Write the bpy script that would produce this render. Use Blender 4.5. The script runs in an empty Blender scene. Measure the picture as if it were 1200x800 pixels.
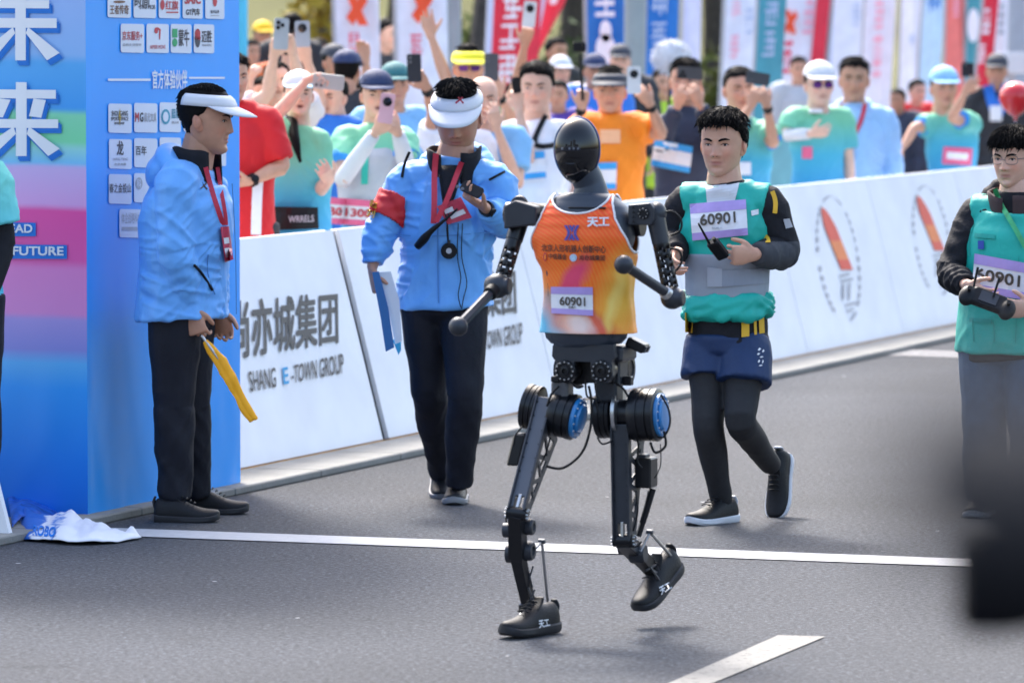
import bpy, bmesh, math, random
import numpy as np
from mathutils import Vector, Matrix
from mathutils.bvhtree import BVHTree

scene = bpy.context.scene
# ------------------------------------------------------------------ camera, sky, sun, exposure
FPX, CAMH, HOR = 6200.0, 2.0, 35.0          # focal length in photo pixels, eye height, horizon row
PITCH = math.atan((400 - HOR) / FPX)
cd = bpy.data.cameras.new('camera'); cam = bpy.data.objects.new('camera', cd)
scene.collection.objects.link(cam); scene.camera = cam
cd.sensor_width = 36; cd.lens = 36 * FPX / 1200; cd.clip_start = 0.2; cd.clip_end = 800
cam.location = (0, 0, CAMH); cam.rotation_euler = (math.pi / 2 - PITCH, 0, 0)
cd.dof.use_dof = True; cd.dof.focus_distance = 19.8; cd.dof.aperture_fstop = 4.6
SUN_DIR = Vector((0.24, -0.80, -1.0)).normalized()      # the way the light travels
w = bpy.data.worlds.new('World'); scene.world = w; w.use_nodes = True
nt = w.node_tree; nt.nodes.clear()
sk = nt.nodes.new('ShaderNodeTexSky'); sk.sky_type = 'NISHITA'; sk.sun_disc = False
sk.sun_elevation = math.asin(-SUN_DIR.z); sk.sun_rotation = math.atan2(-SUN_DIR.x, -SUN_DIR.y)
sk.air_density = 1.2; sk.dust_density = 4.5; sk.ozone_density = 0.8
bg = nt.nodes.new('ShaderNodeBackground'); bg.inputs[1].default_value = 0.15
ow = nt.nodes.new('ShaderNodeOutputWorld')
nt.links.new(sk.outputs[0], bg.inputs[0]); nt.links.new(bg.outputs[0], ow.inputs[0])
sl = bpy.data.lights.new('sun', 'SUN'); sl.energy = 1.5; sl.angle = math.radians(9.0); sl.color = (1, 0.975, 0.94)
so = bpy.data.objects.new('sun', sl); scene.collection.objects.link(so)
so.rotation_euler = SUN_DIR.to_track_quat('-Z', 'Y').to_euler(); so.location = (-4, 30, 14)
scene.view_settings.view_transform = 'Standard'; scene.view_settings.look = 'None'
scene.view_settings.exposure = 1.8; scene.view_settings.gamma = 1
scene.view_settings.use_curve_mapping = False

# ------------------------------------------------------------------ pixels of the photograph to points of the place
FWD = Vector((0, math.cos(PITCH), -math.sin(PITCH))); UPV = Vector((0, math.sin(PITCH), math.cos(PITCH)))
CAM = Vector((0, 0, CAMH)); Z = Vector((0, 0, 1)); X = Vector((1, 0, 0)); YV = Vector((0, 1, 0))
def ray(x, y): return FWD + X * ((x - 600) / FPX) + UPV * ((400 - y) / FPX)
def P(x, y, d):
    r = ray(x, y); return CAM + r * (d / r.y)
def G(x, y, z=0.0):
    r = ray(x, y); return CAM + r * ((z - CAMH) / r.z)
def onplane(x, y, p, n):
    r = ray(x, y); return CAM + r * ((p - CAM).dot(n) / r.dot(n))
def pix(v):
    d = Vector(v) - CAM; k = d.dot(FWD); return 600 + FPX * d.x / k, 400 - FPX * d.dot(UPV) / k
V = Vector
BD = Vector((4.07, 11.4, 0)).normalized()        # the way the road and the boards run
BN = Vector((BD.y, -BD.x, 0))                    # from the boards towards the road

# ------------------------------------------------------------------ objects
PENDING = []
def link_all():
    for o in PENDING: scene.collection.objects.link(o)
    PENDING.clear()
def tag(o, label, cat=None, group=None, kind=None):
    if label: o['label'] = label
    if cat: o['category'] = cat
    if group: o['group'] = group
    if kind: o['kind'] = kind
    return o
def new(name, data, parent=None, loc=None):
    o = bpy.data.objects.new(name, data); PENDING.append(o)
    if loc is not None: o.location = loc
    if parent is not None: o.parent = parent
    return o
def thing(name, label, cat, loc, group=None):
    o = new(name, None, None, loc); o.empty_display_size = 0.2
    return tag(o, label, cat, group)
def origin(o):
    v = Vector((0, 0, 0))
    while o is not None: v += o.location; o = o.parent
    return v

# ------------------------------------------------------------------ materials
MATS = {}
def mat(name, col=(.5, .5, .5), rough=.6, metal=0., var=.12, vs=6., bump=0., bs=40., coat=0., sheen=0., spec=.5, trans=0., attr=None, sss=0., emit=0):
    if name in MATS: return MATS[name]
    m = bpy.data.materials.new(name); m.use_nodes = True; MATS[name] = m
    n = m.node_tree.nodes; l = m.node_tree.links; b = n['Principled BSDF']
    b.inputs['Roughness'].default_value = rough; b.inputs['Metallic'].default_value = metal
    b.inputs['Coat Weight'].default_value = coat; b.inputs['Sheen Weight'].default_value = sheen
    b.inputs['Specular IOR Level'].default_value = spec; b.inputs['Transmission Weight'].default_value = trans
    if sss:
        b.inputs['Subsurface Weight'].default_value = sss; b.inputs['Subsurface Radius'].default_value = (.012, .005, .003)
        b.inputs['Subsurface Scale'].default_value = 1.0
    tc = n.new('ShaderNodeTexCoord')
    if attr:
        src = n.new('ShaderNodeAttribute'); src.attribute_name = attr; csock = src.outputs['Color']
    else:
        src = n.new('ShaderNodeRGB'); src.outputs[0].default_value = (*col, 1); csock = src.outputs[0]
    if var > 0:
        nz = n.new('ShaderNodeTexNoise'); nz.inputs['Scale'].default_value = vs; nz.inputs['Detail'].default_value = 4
        l.new(tc.outputs['Object'], nz.inputs['Vector'])
        mr = n.new('ShaderNodeMapRange'); mr.inputs[1].default_value = .25; mr.inputs[2].default_value = .75
        mr.inputs[3].default_value = 1 - var; mr.inputs[4].default_value = 1 + var
        l.new(nz.outputs[0], mr.inputs[0])
        mx = n.new('ShaderNodeVectorMath'); mx.operation = 'SCALE'
        l.new(csock, mx.inputs[0]); l.new(mr.outputs[0], mx.inputs['Scale']); csock = mx.outputs[0]
    l.new(csock, b.inputs['Base Color'])
    if bump > 0:
        nb = n.new('ShaderNodeTexNoise'); nb.inputs['Scale'].default_value = bs; nb.inputs['Detail'].default_value = 3
        l.new(tc.outputs['Object'], nb.inputs['Vector'])
        bp = n.new('ShaderNodeBump'); bp.inputs['Strength'].default_value = bump; bp.inputs['Distance'].default_value = .01
        l.new(nb.outputs[0], bp.inputs['Height']); l.new(bp.outputs[0], b.inputs['Normal'])
    return m
def ramp_mat(name, stops, axis=2, lo=0., hi=1., rough=.6, wob=.0, ws=1.5, interp='LINEAR', bump=0., bs=8., coat=0, tilt=0.):
    """a printed colour run along one object axis"""
    if name in MATS: return MATS[name]
    m = mat(name, (1, 1, 1), rough, var=0, bump=bump, bs=bs, coat=coat)
    n = m.node_tree.nodes; l = m.node_tree.links; b = n['Principled BSDF']
    tc = n.new('ShaderNodeTexCoord'); sp = n.new('ShaderNodeSeparateXYZ'); l.new(tc.outputs['Object'], sp.inputs[0])
    nz = n.new('ShaderNodeTexNoise'); nz.inputs['Scale'].default_value = ws; l.new(tc.outputs['Object'], nz.inputs['Vector'])
    ma = n.new('ShaderNodeMath'); ma.operation = 'MULTIPLY_ADD'; ma.inputs[1].default_value = wob
    l.new(nz.outputs[0], ma.inputs[0]); l.new(sp.outputs[axis], ma.inputs[2])
    mb2 = n.new('ShaderNodeMath'); mb2.operation = 'MULTIPLY_ADD'; mb2.inputs[1].default_value = tilt
    l.new(sp.outputs[0 if axis == 2 else 2], mb2.inputs[0]); l.new(ma.outputs[0], mb2.inputs[2])
    mr = n.new('ShaderNodeMapRange'); mr.inputs[1].default_value = lo + wob * .5; mr.inputs[2].default_value = hi + wob * .5
    l.new(mb2.outputs[0], mr.inputs[0])
    cr = n.new('ShaderNodeValToRGB'); cr.color_ramp.interpolation = interp
    e = cr.color_ramp.elements
    while len(e) < len(stops): e.new(.5)
    for i, (p, c) in enumerate(stops): e[i].position = p; e[i].color = (*c, 1)
    l.new(mr.outputs[0], cr.inputs[0]); l.new(cr.outputs[0], b.inputs['Base Color'])
    return m
def srgb(h):
    h = h.lstrip('#'); c = [int(h[i:i + 2], 16) / 255 for i in (0, 2, 4)]
    return tuple(x / 12.92 if x <= .04045 else ((x + .055) / 1.055) ** 2.4 for x in c)

# ------------------------------------------------------------------ numpy noise
def _hash(i):
    i = (i ^ 61) ^ (i >> 16); i = (i * 9) & 0xffffffff; i = i ^ (i >> 4); i = (i * 0x27d4eb2d) & 0xffffffff
    return ((i ^ (i >> 15)) & 0xffff) / 65535.0
def vnoise(p):
    p = np.asarray(p, float); f = np.floor(p); t = p - f; f = f.astype(np.int64); t = t * t * (3 - 2 * t); r = 0
    for a in (0, 1):
        for b in (0, 1):
            for c in (0, 1):
                h = _hash(((f[:, 0] + a) * 73856093 ^ (f[:, 1] + b) * 19349663 ^ (f[:, 2] + c) * 83492791) & 0xffffffff)
                wgt = (t[:, 0] if a else 1 - t[:, 0]) * (t[:, 1] if b else 1 - t[:, 1]) * (t[:, 2] if c else 1 - t[:, 2])
                r = r + h * wgt
    return r * 2 - 1

# ------------------------------------------------------------------ mesh builder (world coordinates)
def perp(a, ref):
    s = ref - a * ref.dot(a)
    if s.length < 1e-5: s = a.orthogonal()
    return s.normalized()
def spline(pts, vals=None, k=4):
    """Catmull-Rom through the points; vals are carried along linearly smooth"""
    n = len(pts); out = []; vo = []
    for i in range(n - 1):
        p0 = pts[max(i - 1, 0)]; p1 = pts[i]; p2 = pts[i + 1]; p3 = pts[min(i + 2, n - 1)]
        for j in range(k):
            t = j / k
            out.append(.5 * ((2 * p1) + (p2 - p0) * t + (2 * p0 - 5 * p1 + 4 * p2 - p3) * t * t + (3 * p1 - p0 - 3 * p2 + p3) * t ** 3))
            if vals is not None:
                s = t * t * (3 - 2 * t); a, b = vals[i], vals[i + 1]
                vo.append(tuple(x + (y - x) * s for x, y in zip(a, b)))
    out.append(pts[-1])
    if vals is not None: vo.append(vals[-1]); return out, vo
    return out
class MB:
    def __init__(s): s.v = []; s.f = []
    def add(s, vs, fs):
        o = len(s.v); s.v.extend(Vector(v) for v in vs); s.f.extend([tuple(i + o for i in f) for f in fs]); return s
    def box(s, c, sx, sy, sz, ax=X, ay=YV, az=Z, ch=0.):
        """box with chamfered edges across its ax/ay section"""
        c = Vector(c); hx, hy, hz = sx / 2, sy / 2, sz / 2
        if ch <= 0:
            pr = [(-hx, -hy), (hx, -hy), (hx, hy), (-hx, hy)]
        else:
            pr = [(-hx + ch, -hy), (hx - ch, -hy), (hx, -hy + ch), (hx, hy - ch), (hx - ch, hy), (-hx + ch, hy), (-hx, hy - ch), (-hx, -hy + ch)]
        rings = [(-hz, 1), (hz, 1)] if ch <= 0 else [(-hz, 0), (-hz + ch, 1), (hz - ch, 1), (hz, 0)]
        vs = []; n = len(pr)
        for z, full in rings:
            for a, b in pr:
                if not full: a -= math.copysign(ch * .8, a); b -= math.copysign(ch * .8, b)
                vs.append(c + ax * a + ay * b + az * z)
        fs = []
        for r in range(len(rings) - 1):
            for i in range(n): j = (i + 1) % n; fs.append((r * n + i, r * n + j, r * n + n + j, r * n + n + i))
        fs.append(tuple(range(n - 1, -1, -1))); fs.append(tuple((len(rings) - 1) * n + i for i in range(n)))
        return s.add(vs, fs)
    def loft(s, pts, rad, ref=None, n=12, sup=2., k=0, ends=True):
        """tube with elliptic sections; rad: (along ref, across); ref may be a list"""
        pts = [Vector(p) for p in pts]; rad = [r if isinstance(r, (tuple, list)) else (r, r) for r in rad]
        refs = ref if isinstance(ref, list) else [ref if ref is not None else Vector((.31, .2, .93))] * len(pts)
        if k:
            m = len(pts); vals = [tuple(rad[i]) + tuple(refs[i]) for i in range(m)]
            pts, vals = spline(pts, vals, k); rad = [v[:2] for v in vals]; refs = [Vector(v[2:5]) for v in vals]
        vs = []; m = len(pts)
        for i, p in enumerate(pts):
            t = (pts[min(i + 1, m - 1)] - pts[max(i - 1, 0)])
            t = t.normalized() if t.length > 1e-9 else Vector((0, 0, 1))
            a = perp(t, refs[i]); b = t.cross(a)
            for j in range(n):
                th = 2 * math.pi * j / n; c_, s_ = math.cos(th), math.sin(th)
                if sup != 2.:
                    q = (abs(c_) ** sup + abs(s_) ** sup) ** (-1 / sup); c_ *= q; s_ *= q
                vs.append(p + a * (c_ * rad[i][0]) + b * (s_ * rad[i][1]))
        fs = []
        for i in range(m - 1):
            for j in range(n): j2 = (j + 1) % n; fs.append((i * n + j, i * n + j2, (i + 1) * n + j2, (i + 1) * n + j))
        if ends: fs.append(tuple(range(n - 1, -1, -1))); fs.append(tuple((m - 1) * n + j for j in range(n)))
        return s.add(vs, fs)
    def cyl(s, a, b, r, r2=None, n=20, ch=0.):
        a = Vector(a); b = Vector(b); r2 = r if r2 is None else r2; t = (b - a).normalized(); L = (b - a).length
        if ch > 0: return s.loft([a, a + t * ch * .01, a + t * ch, b - t * ch, b - t * ch * .01, b], [r - ch, r - ch, r, r2, r2 - ch, r2 - ch], n=n)
        return s.loft([a, b], [r, r2], n=n)
    def lathe(s, o, axis, prof, n=24, ref=None):
        """prof: (distance along axis, radius)"""
        axis = axis.normalized(); a = perp(axis, ref if ref is not None else Vector((.3, .2, .9))); b = axis.cross(a); vs = []; fs = []
        for h, r in prof:
            for j in range(n):
                th = 2 * math.pi * j / n; vs.append(o + axis * h + a * (math.cos(th) * r) + b * (math.sin(th) * r))
        for i in range(len(prof) - 1):
            for j in range(n): j2 = (j + 1) % n; fs.append((i * n + j, i * n + j2, (i + 1) * n + j2, (i + 1) * n + j))
        fs.append(tuple(range(n - 1, -1, -1))); fs.append(tuple((len(prof) - 1) * n + j for j in range(n)))
        return s.add(vs, fs)
    def ell(s, c, rx, ry, rz, ax=X, ay=YV, az=Z, n=16, m=10):
        c = Vector(c); vs = [c - az * rz]; fs = []
        for i in range(1, m):
            ph = -math.pi / 2 + math.pi * i / m
            for j in range(n):
                th = 2 * math.pi * j / n
                vs.append(c + ax * (rx * math.cos(ph) * math.cos(th)) + ay * (ry * math.cos(ph) * math.sin(th)) + az * (rz * math.sin(ph)))
        vs.append(c + az * rz); t = len(vs) - 1
        for j in range(n):
            j2 = (j + 1) % n; fs.append((0, 1 + j2, 1 + j)); fs.append((t, t - n + j, t - n + j2))
            for i in range(m - 2): fs.append((1 + i * n + j, 1 + i * n + j2, 1 + (i + 1) * n + j2, 1 + (i + 1) * n + j))
        return s.add(vs, fs)
    def tube(s, pts, r, n=8, k=4): return s.loft(pts, [r] * len(pts), n=n, k=k)
    def prism(s, poly, o, ax, ay, az, th):
        """2-D outline (list of (a,b)) as a plate of thickness th along az"""
        n = len(poly); o = Vector(o)
        vs = [o + ax * a + ay * b for a, b in poly] + [o + ax * a + ay * b + az * th for a, b in poly]
        fs = [tuple(range(n - 1, -1, -1)), tuple(range(n, 2 * n))] + [(i, (i + 1) % n, n + (i + 1) % n, n + i) for i in range(n)]
        return s.add(vs, fs)
    def strip(s, pts, wv, nrm, th=.002):
        """ribbon along pts, half-width vectors wv[i], thickness along nrm[i]"""
        vs = []; m = len(pts)
        for p, wd, nn in zip(pts, wv, nrm): vs += [p - wd, p + wd, p + wd + nn * th, p - wd + nn * th]
        fs = [(0, 1, 2, 3), (4 * m - 1, 4 * m - 2, 4 * m - 3, 4 * m - 4)]
        for i in range(m - 1):
            for j in range(4): j2 = (j + 1) % 4; fs.append((4 * i + j2, 4 * i + j, 4 * i + 4 + j, 4 * i + 4 + j2))
        return s.add(vs, fs)
    def mesh(s, off=None, name='m'):
        me = bpy.data.meshes.new(name); o = off if off is not None else Vector((0, 0, 0))
        me.from_pydata([tuple(v - o) for v in s.v], [], s.f); me.update(); return me
    def build(s, name, m, parent=None, smooth=35, loc=None, bevel=0.):
        base = origin(parent) + (loc if loc is not None else Vector((0, 0, 0)))
        me = s.mesh(base, name); return finish(me, name, m, parent, smooth, loc, bevel)
def finish(me, name, m, parent=None, smooth=35, loc=None, bevel=0.):
    bm = bmesh.new(); bm.from_mesh(me); bmesh.ops.recalc_face_normals(bm, faces=bm.faces); 
    if smooth:
        for f in bm.faces: f.smooth = True
        if smooth < 180:
            lim = math.radians(smooth)
            for e in bm.edges:
                if len(e.link_faces) == 2 and e.calc_face_angle(0) > lim: e.smooth = False
    bm.to_mesh(me); bm.free()
    for q in (m if isinstance(m, (list, tuple)) else [m]): me.materials.append(q)
    o = new(name, me, parent, loc)
    if bevel:
        bv = o.modifiers.new('bevel', 'BEVEL'); bv.width = bevel; bv.segments = 2; bv.limit_method = 'ANGLE'
    return o
def evaluate(ob):
    scene.collection.objects.link(ob); dg = bpy.context.evaluated_depsgraph_get()
    me = bpy.data.meshes.new_from_object(ob.evaluated_get(dg)); scene.collection.objects.unlink(ob)
    d = ob.data; bpy.data.objects.remove(ob)
    if isinstance(d, bpy.types.Mesh): bpy.data.meshes.remove(d)
    else: bpy.data.curves.remove(d)
    return me
def fuse(mb, vox=.008, it=4, fac=.5):
    """one continuous surface out of overlapping shapes (world coordinates)"""
    bm = bmesh.new(); me = mb.mesh(); bm.from_mesh(me); bmesh.ops.recalc_face_normals(bm, faces=bm.faces); bm.to_mesh(me); bm.free()
    o = bpy.data.objects.new('t', me); r = o.modifiers.new('r', 'REMESH'); r.mode = 'VOXEL'; r.voxel_size = vox
    if it: q = o.modifiers.new('s', 'SMOOTH'); q.iterations = it; q.factor = fac
    return evaluate(o)
def coords(me):
    a = np.empty(len(me.vertices) * 3); me.vertices.foreach_get('co', a); return a.reshape(-1, 3)
def setco(me, a): me.vertices.foreach_set('co', np.ascontiguousarray(a).ravel()); me.update()
def normals(me):
    a = np.empty(len(me.vertices) * 3); me.vertex_normals.foreach_get('vector', a); return a.reshape(-1, 3)
def shift(me, off): setco(me, coords(me) - np.array(off))
def bvh(*meshes):
    vs = []; fs = []
    for me in meshes:
        o = len(vs); vs += [v.co.copy() for v in me.vertices]; fs += [tuple(i + o for i in p.vertices) for p in me.polygons]
    return BVHTree.FromPolygons(vs, fs)
def cast(tree, x, y, off=.004, dflt=None):
    r = ray(x, y).normalized(); h = tree.ray_cast(CAM, r)
    if h[0] is None:
        return (P(x, y, dflt) if dflt else None), -r
    n = h[1]; n = -n if n.dot(r) > 0 else n
    return h[0] + n * off, n

# ------------------------------------------------------------------ writing
def text_mesh(body, bold=0., spacing=1., shear=0.):
    """flat lettering; bold strikes the same glyphs several times, each a hair in front of the last"""
    c = bpy.data.curves.new('t', 'FONT'); c.body = body; c.size = 1; c.space_character = spacing; c.shear = shear
    c.align_x = 'CENTER'; c.resolution_u = 3; c.fill_mode = 'FRONT'
    me = evaluate(bpy.data.objects.new('t', c))
    if bold:
        mb = MB(); fs = [tuple(p.vertices) for p in me.polygons]; vs = [v.co.copy() for v in me.vertices]
        for i, (dx, dy) in enumerate(((-1, -1), (1, 1), (-1, 1), (1, -1), (0, 0))): mb.add([v + V((dx * bold, dy * bold, i)) for v in vs], fs)
        me = mb.mesh()
    return me
def bary(a, lo, hi): return (a - lo) / max(hi - lo, 1e-9)
def print_quad(me, quad, hit, name, m, parent, cut=0, label=None):
    """lay a flat print into a photo-pixel quad (TL,TR,BR,BL) on the surface that hit(x,y) returns"""
    a = coords(me); lo = a.min(0); hi = a.max(0)
    if cut:
        bm = bmesh.new(); bm.from_mesh(me); bmesh.ops.triangulate(bm, faces=bm.faces)
        bmesh.ops.subdivide_edges(bm, edges=[e for e in bm.edges if e.calc_length() > (hi - lo).max() / cut], cuts=1)
        bm.to_mesh(me); bm.free(); a = coords(me)
    TL, TR, BR, BL = [np.array(q, float) for q in quad]; out = []
    base = origin(parent)
    for p in a:
        u = bary(p[0], lo[0], hi[0]); v = bary(p[1], lo[1], hi[1])
        q = (TL * (1 - u) + TR * u) * v + (BL * (1 - u) + BR * u) * (1 - v)
        out.append(hit(q[0], q[1]) - base - ray(q[0], q[1]) * (.0003 * p[2]))
    setco(me, np.array(out)); me.materials.clear(); me.materials.append(m)
    o = new(name, me, parent)
    if label: o['label'] = label
    return o
def rect_mesh(nx=1, ny=1, rnd=0.):
    mb = MB()
    if rnd:
        pts = []
        for cx, cy, a0 in ((1 - rnd, 1 - rnd, 0), (rnd, 1 - rnd, 90), (rnd, rnd, 180), (1 - rnd, rnd, 270)):
            for i in range(5): t = math.radians(a0 + 22.5 * i); pts.append((cx + rnd * math.cos(t), cy + rnd * math.sin(t), 0))
        return MB().add(pts, [tuple(range(len(pts)))]).mesh()
    mb.add([(i / nx, j / ny, 0) for j in range(ny + 1) for i in range(nx + 1)],
           [(j * (nx + 1) + i, j * (nx + 1) + i + 1, (j + 1) * (nx + 1) + i + 1, (j + 1) * (nx + 1) + i) for j in range(ny) for i in range(nx)])
    return mb.mesh()
def poly_mesh(polys):
    mb = MB()
    for p in polys: mb.add([(a, b, 0) for a, b in p], [tuple(range(len(p)))])
    return mb.mesh()
def box_quad(x0, y0, x1, y1): return ((x0, y0), (x1, y0), (x1, y1), (x0, y1))
# ================================================================== ground
def asphalt():
    m = mat('asphalt', (.075, .076, .082), .85, var=0); n = m.node_tree.nodes; l = m.node_tree.links; b = n['Principled BSDF']
    tc = n.new('ShaderNodeTexCoord')
    def noise(s, d=3, r=.6):
        q = n.new('ShaderNodeTexNoise'); q.inputs['Scale'].default_value = s; q.inputs['Detail'].default_value = d
        q.inputs['Roughness'].default_value = r; l.new(tc.outputs['Object'], q.inputs['Vector']); return q.outputs[0]
    def ramp(s, *st):
        r = n.new('ShaderNodeValToRGB'); e = r.color_ramp.elements
        while len(e) < len(st): e.new(.5)
        for i, (p, c) in enumerate(st): e[i].position = p; e[i].color = (c, c, c, 1)
        l.new(s, r.inputs[0]); return r.outputs[0]
    def mul(a, b_):
        q = n.new('ShaderNodeMix'); q.data_type = 'RGBA'; q.blend_type = 'MULTIPLY'; q.inputs[0].default_value = 1
        l.new(a, q.inputs[6]); l.new(b_, q.inputs[7]); return q.outputs[2]
    base = n.new('ShaderNodeRGB'); base.outputs[0].default_value = (.052, .057, .071, 1)
    patch = ramp(noise(.55, 4), (.25, .72), (.5, .95), (.75, 1.18))
    grit = ramp(noise(48, 8, .9), (.38, .12), (.47, .6), (.54, 1.4), (.64, 3.4))
    vo = n.new('ShaderNodeTexVoronoi'); vo.inputs['Scale'].default_value = 38; l.new(tc.outputs['Object'], vo.inputs['Vector'])
    stone = ramp(vo.outputs['Distance'], (0, 2.3), (.1, 1.25), (.2, 1.0), (1, .86))
    # base colour is darker in a strip across the road behind the finish line
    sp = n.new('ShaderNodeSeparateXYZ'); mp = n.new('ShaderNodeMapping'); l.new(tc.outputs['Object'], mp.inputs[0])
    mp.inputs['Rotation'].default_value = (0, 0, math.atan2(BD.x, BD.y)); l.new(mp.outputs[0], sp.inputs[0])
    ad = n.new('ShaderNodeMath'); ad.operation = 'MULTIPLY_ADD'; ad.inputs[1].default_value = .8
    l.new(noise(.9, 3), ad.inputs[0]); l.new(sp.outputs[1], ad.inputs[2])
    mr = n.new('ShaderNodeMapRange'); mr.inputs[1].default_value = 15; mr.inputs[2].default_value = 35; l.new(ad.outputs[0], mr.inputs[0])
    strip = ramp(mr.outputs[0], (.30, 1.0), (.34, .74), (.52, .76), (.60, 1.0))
    v2 = n.new('ShaderNodeTexVoronoi'); v2.inputs['Scale'].default_value = 2.4; l.new(tc.outputs['Object'], v2.inputs['Vector']); chip = ramp(v2.outputs['Distance'], (0, 1.), (.026, 1.), (.032, .125))
    wet = ramp(noise(1.7, 6, .7), (.30, .62), (.36, 1.0))
    mx2 = n.new('ShaderNodeMix'); mx2.data_type = 'RGBA'; mx2.inputs[7].default_value = (.45, .45, .47, 1); sub = n.new('ShaderNodeMapRange'); sub.inputs[1].default_value = .2; sub.inputs[2].default_value = .9; l.new(chip, sub.inputs[0]); l.new(sub.outputs[0], mx2.inputs[0])
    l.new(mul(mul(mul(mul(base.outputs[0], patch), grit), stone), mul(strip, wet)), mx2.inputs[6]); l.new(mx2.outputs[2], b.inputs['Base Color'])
    bp = n.new('ShaderNodeBump'); bp.inputs['Strength'].default_value = 1.; bp.inputs['Distance'].default_value = .012
    l.new(noise(70, 5, .8), bp.inputs['Height']); l.new(bp.outputs[0], b.inputs['Normal'])
    return m
def sheet(name, pts, z, m):
    return finish(MB().add([V((p.x, p.y, z)) for p in pts], [tuple(range(len(pts)))]).mesh(), name, m, None, 0)
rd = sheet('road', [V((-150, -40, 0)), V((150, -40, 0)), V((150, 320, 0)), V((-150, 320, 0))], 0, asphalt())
tag(rd, None, kind='structure')
def worn(name, col, thr=.36):
    m = mat(name, col, .75, var=.1, vs=30, bump=.3, bs=120); n = m.node_tree.nodes; l = m.node_tree.links; b = n['Principled BSDF']
    tc = n.new('ShaderNodeTexCoord'); q = n.new('ShaderNodeTexNoise'); q.inputs['Scale'].default_value = 26; q.inputs['Detail'].default_value = 6
    q.inputs['Roughness'].default_value = .75
    l.new(tc.outputs['Object'], q.inputs['Vector']); r = n.new('ShaderNodeValToRGB'); e = r.color_ramp.elements
    e[0].position = thr - .05; e[0].color = (.35, .35, .35, 1); e[1].position = thr + .02; e[1].color = (1, 1, 1, 1); l.new(q.outputs[0], r.inputs[0])
    s = b.inputs['Base Color'].links[0].from_socket; mx = n.new('ShaderNodeMix'); mx.data_type = 'RGBA'; mx.blend_type = 'MULTIPLY'; mx.inputs[0].default_value = 1
    l.new(s, mx.inputs[6]); l.new(r.outputs[0], mx.inputs[7]); l.new(mx.outputs[2], b.inputs['Base Color']); return m
fl = sheet('finish_line', [G(128, 619), G(1260, 660), G(1260, 669), G(128, 628)], .004, worn('line_paint', (.40, .40, .415), .34))
tag(fl, None, kind='structure')
LM = worn('lane_paint', (.19, .185, .17), .43)
ln = sheet('lane_marking', [G(912, 745), G(967, 746.5), G(838, 800) + (G(838, 800) - G(967, 746.5)), G(786, 800) + (G(786, 800) - G(912, 745))], .004, LM); tag(ln, None, kind='structure')
fd = sheet('faded_crossing_line', [G(985, 407), G(1290, 419), G(1290, 428), G(975, 414)], .004, worn('faded_paint', (.2, .2, .21), .48)); tag(fd, None, kind='structure')

B0 = G(280, 556)                                    # foot line of the boards
KM = mat('kerb_concrete', (.22, .215, .20), .85, var=.16, vs=5, bump=.4, bs=60)
kerb = new('kerb', None, None, B0); tag(kerb, None, kind='structure')
kst = MB().box(V((.5, -.17, .017)), .994, .34, .034, ch=.006).mesh(name='kerb_stone'); kst.materials.append(KM)
for i in range(44):
    o = new('kerb_stone', kst, kerb, BD * (i * 1.0 - 12) + BN * .06); o.rotation_euler.z = math.atan2(BD.y, BD.x)
pvm = mat('pavement_tiles', (.3, .29, .28), .85, var=.1, vs=3, bump=.3, bs=25)
mb = MB()
a = B0 - BD * 14 - BN * .42; b = B0 + BD * 60 - BN * .42
mb.add([a, b, b - BN * 7.5, a - BN * 7.5, a + Z * .11, b + Z * .11, b - BN * 7.5 + Z * .11, a - BN * 7.5 + Z * .11],
       [(0, 1, 5, 4), (1, 2, 6, 5), (2, 3, 7, 6), (3, 0, 4, 7), (4, 5, 6, 7)])
tag(mb.build('pavement', pvm, None, 0), None, kind='structure')

# grass bank behind the flags
GM = mat('bank_grass', (.10, .10, .025), .95, var=.45, vs=.5, bump=.6, bs=6)
nx, ny = 60, 26; vs = []; fs = []
pts = np.array([[-70 + 140 * i / nx, 62 + 58 * j / ny, 0] for j in range(ny + 1) for i in range(nx + 1)])
hh = vnoise(pts * .08) * 1.2 + vnoise(pts * .4) * .3
for p, h in zip(pts, hh):
    t = min(max((p[1] - 62) / 40, 0), 1); vs.append(V((p[0], p[1], -.1 + (t * t * (3 - 2 * t)) * (7 + h * 2.2))))
for j in range(ny):
    for i in range(nx): fs.append((j * (nx + 1) + i, j * (nx + 1) + i + 1, (j + 1) * (nx + 1) + i + 1, (j + 1) * (nx + 1) + i))
tag(MB().add(vs, fs).build('grass_bank', GM, None, 180), None, kind='structure')
def bank_z(x, y):
    t = min(max((y - 62) / 40, 0), 1); return -.1 + t * t * (3 - 2 * t) * 7

# trees and shrubs of the bank
LEAF = [mat('leaf_spring', (.14, .16, .03), .8, var=.35, vs=2), mat('leaf_yellow', (.42, .30, .03), .8, var=.3, vs=2), mat('leaf_dark', (.05, .08, .02), .8, var=.35, vs=2)]
BARK = mat('bark', (.06, .05, .045), .95, var=.3, vs=9, bump=.8, bs=18)
def foliage(c, rx, ry, rz, n, size, rng):
    mb = MB(); cl = [(V((rng.gauss(0, .5) * rx, rng.gauss(0, .5) * ry, rng.uniform(-.75, .85) * rz))) for _ in range(max(6, n // 55))]
    for i in range(n):
        k = rng.choice(cl); p = c + k + V((rng.gauss(0, .2) * rx, rng.gauss(0, .2) * ry, rng.gauss(0, .18) * rz))
        a = V((rng.gauss(0, 1), rng.gauss(0, 1), rng.gauss(0, .7))).normalized(); b = perp(a, V((rng.gauss(0, 1), rng.gauss(0, 1), rng.gauss(0, 1)))); s = size * rng.uniform(.6, 1.4)
        mb.add([p - a * s, p + b * s * .5, p + a * s, p - b * s * .5], [(0, 1, 2, 3)])
    return mb
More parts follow.
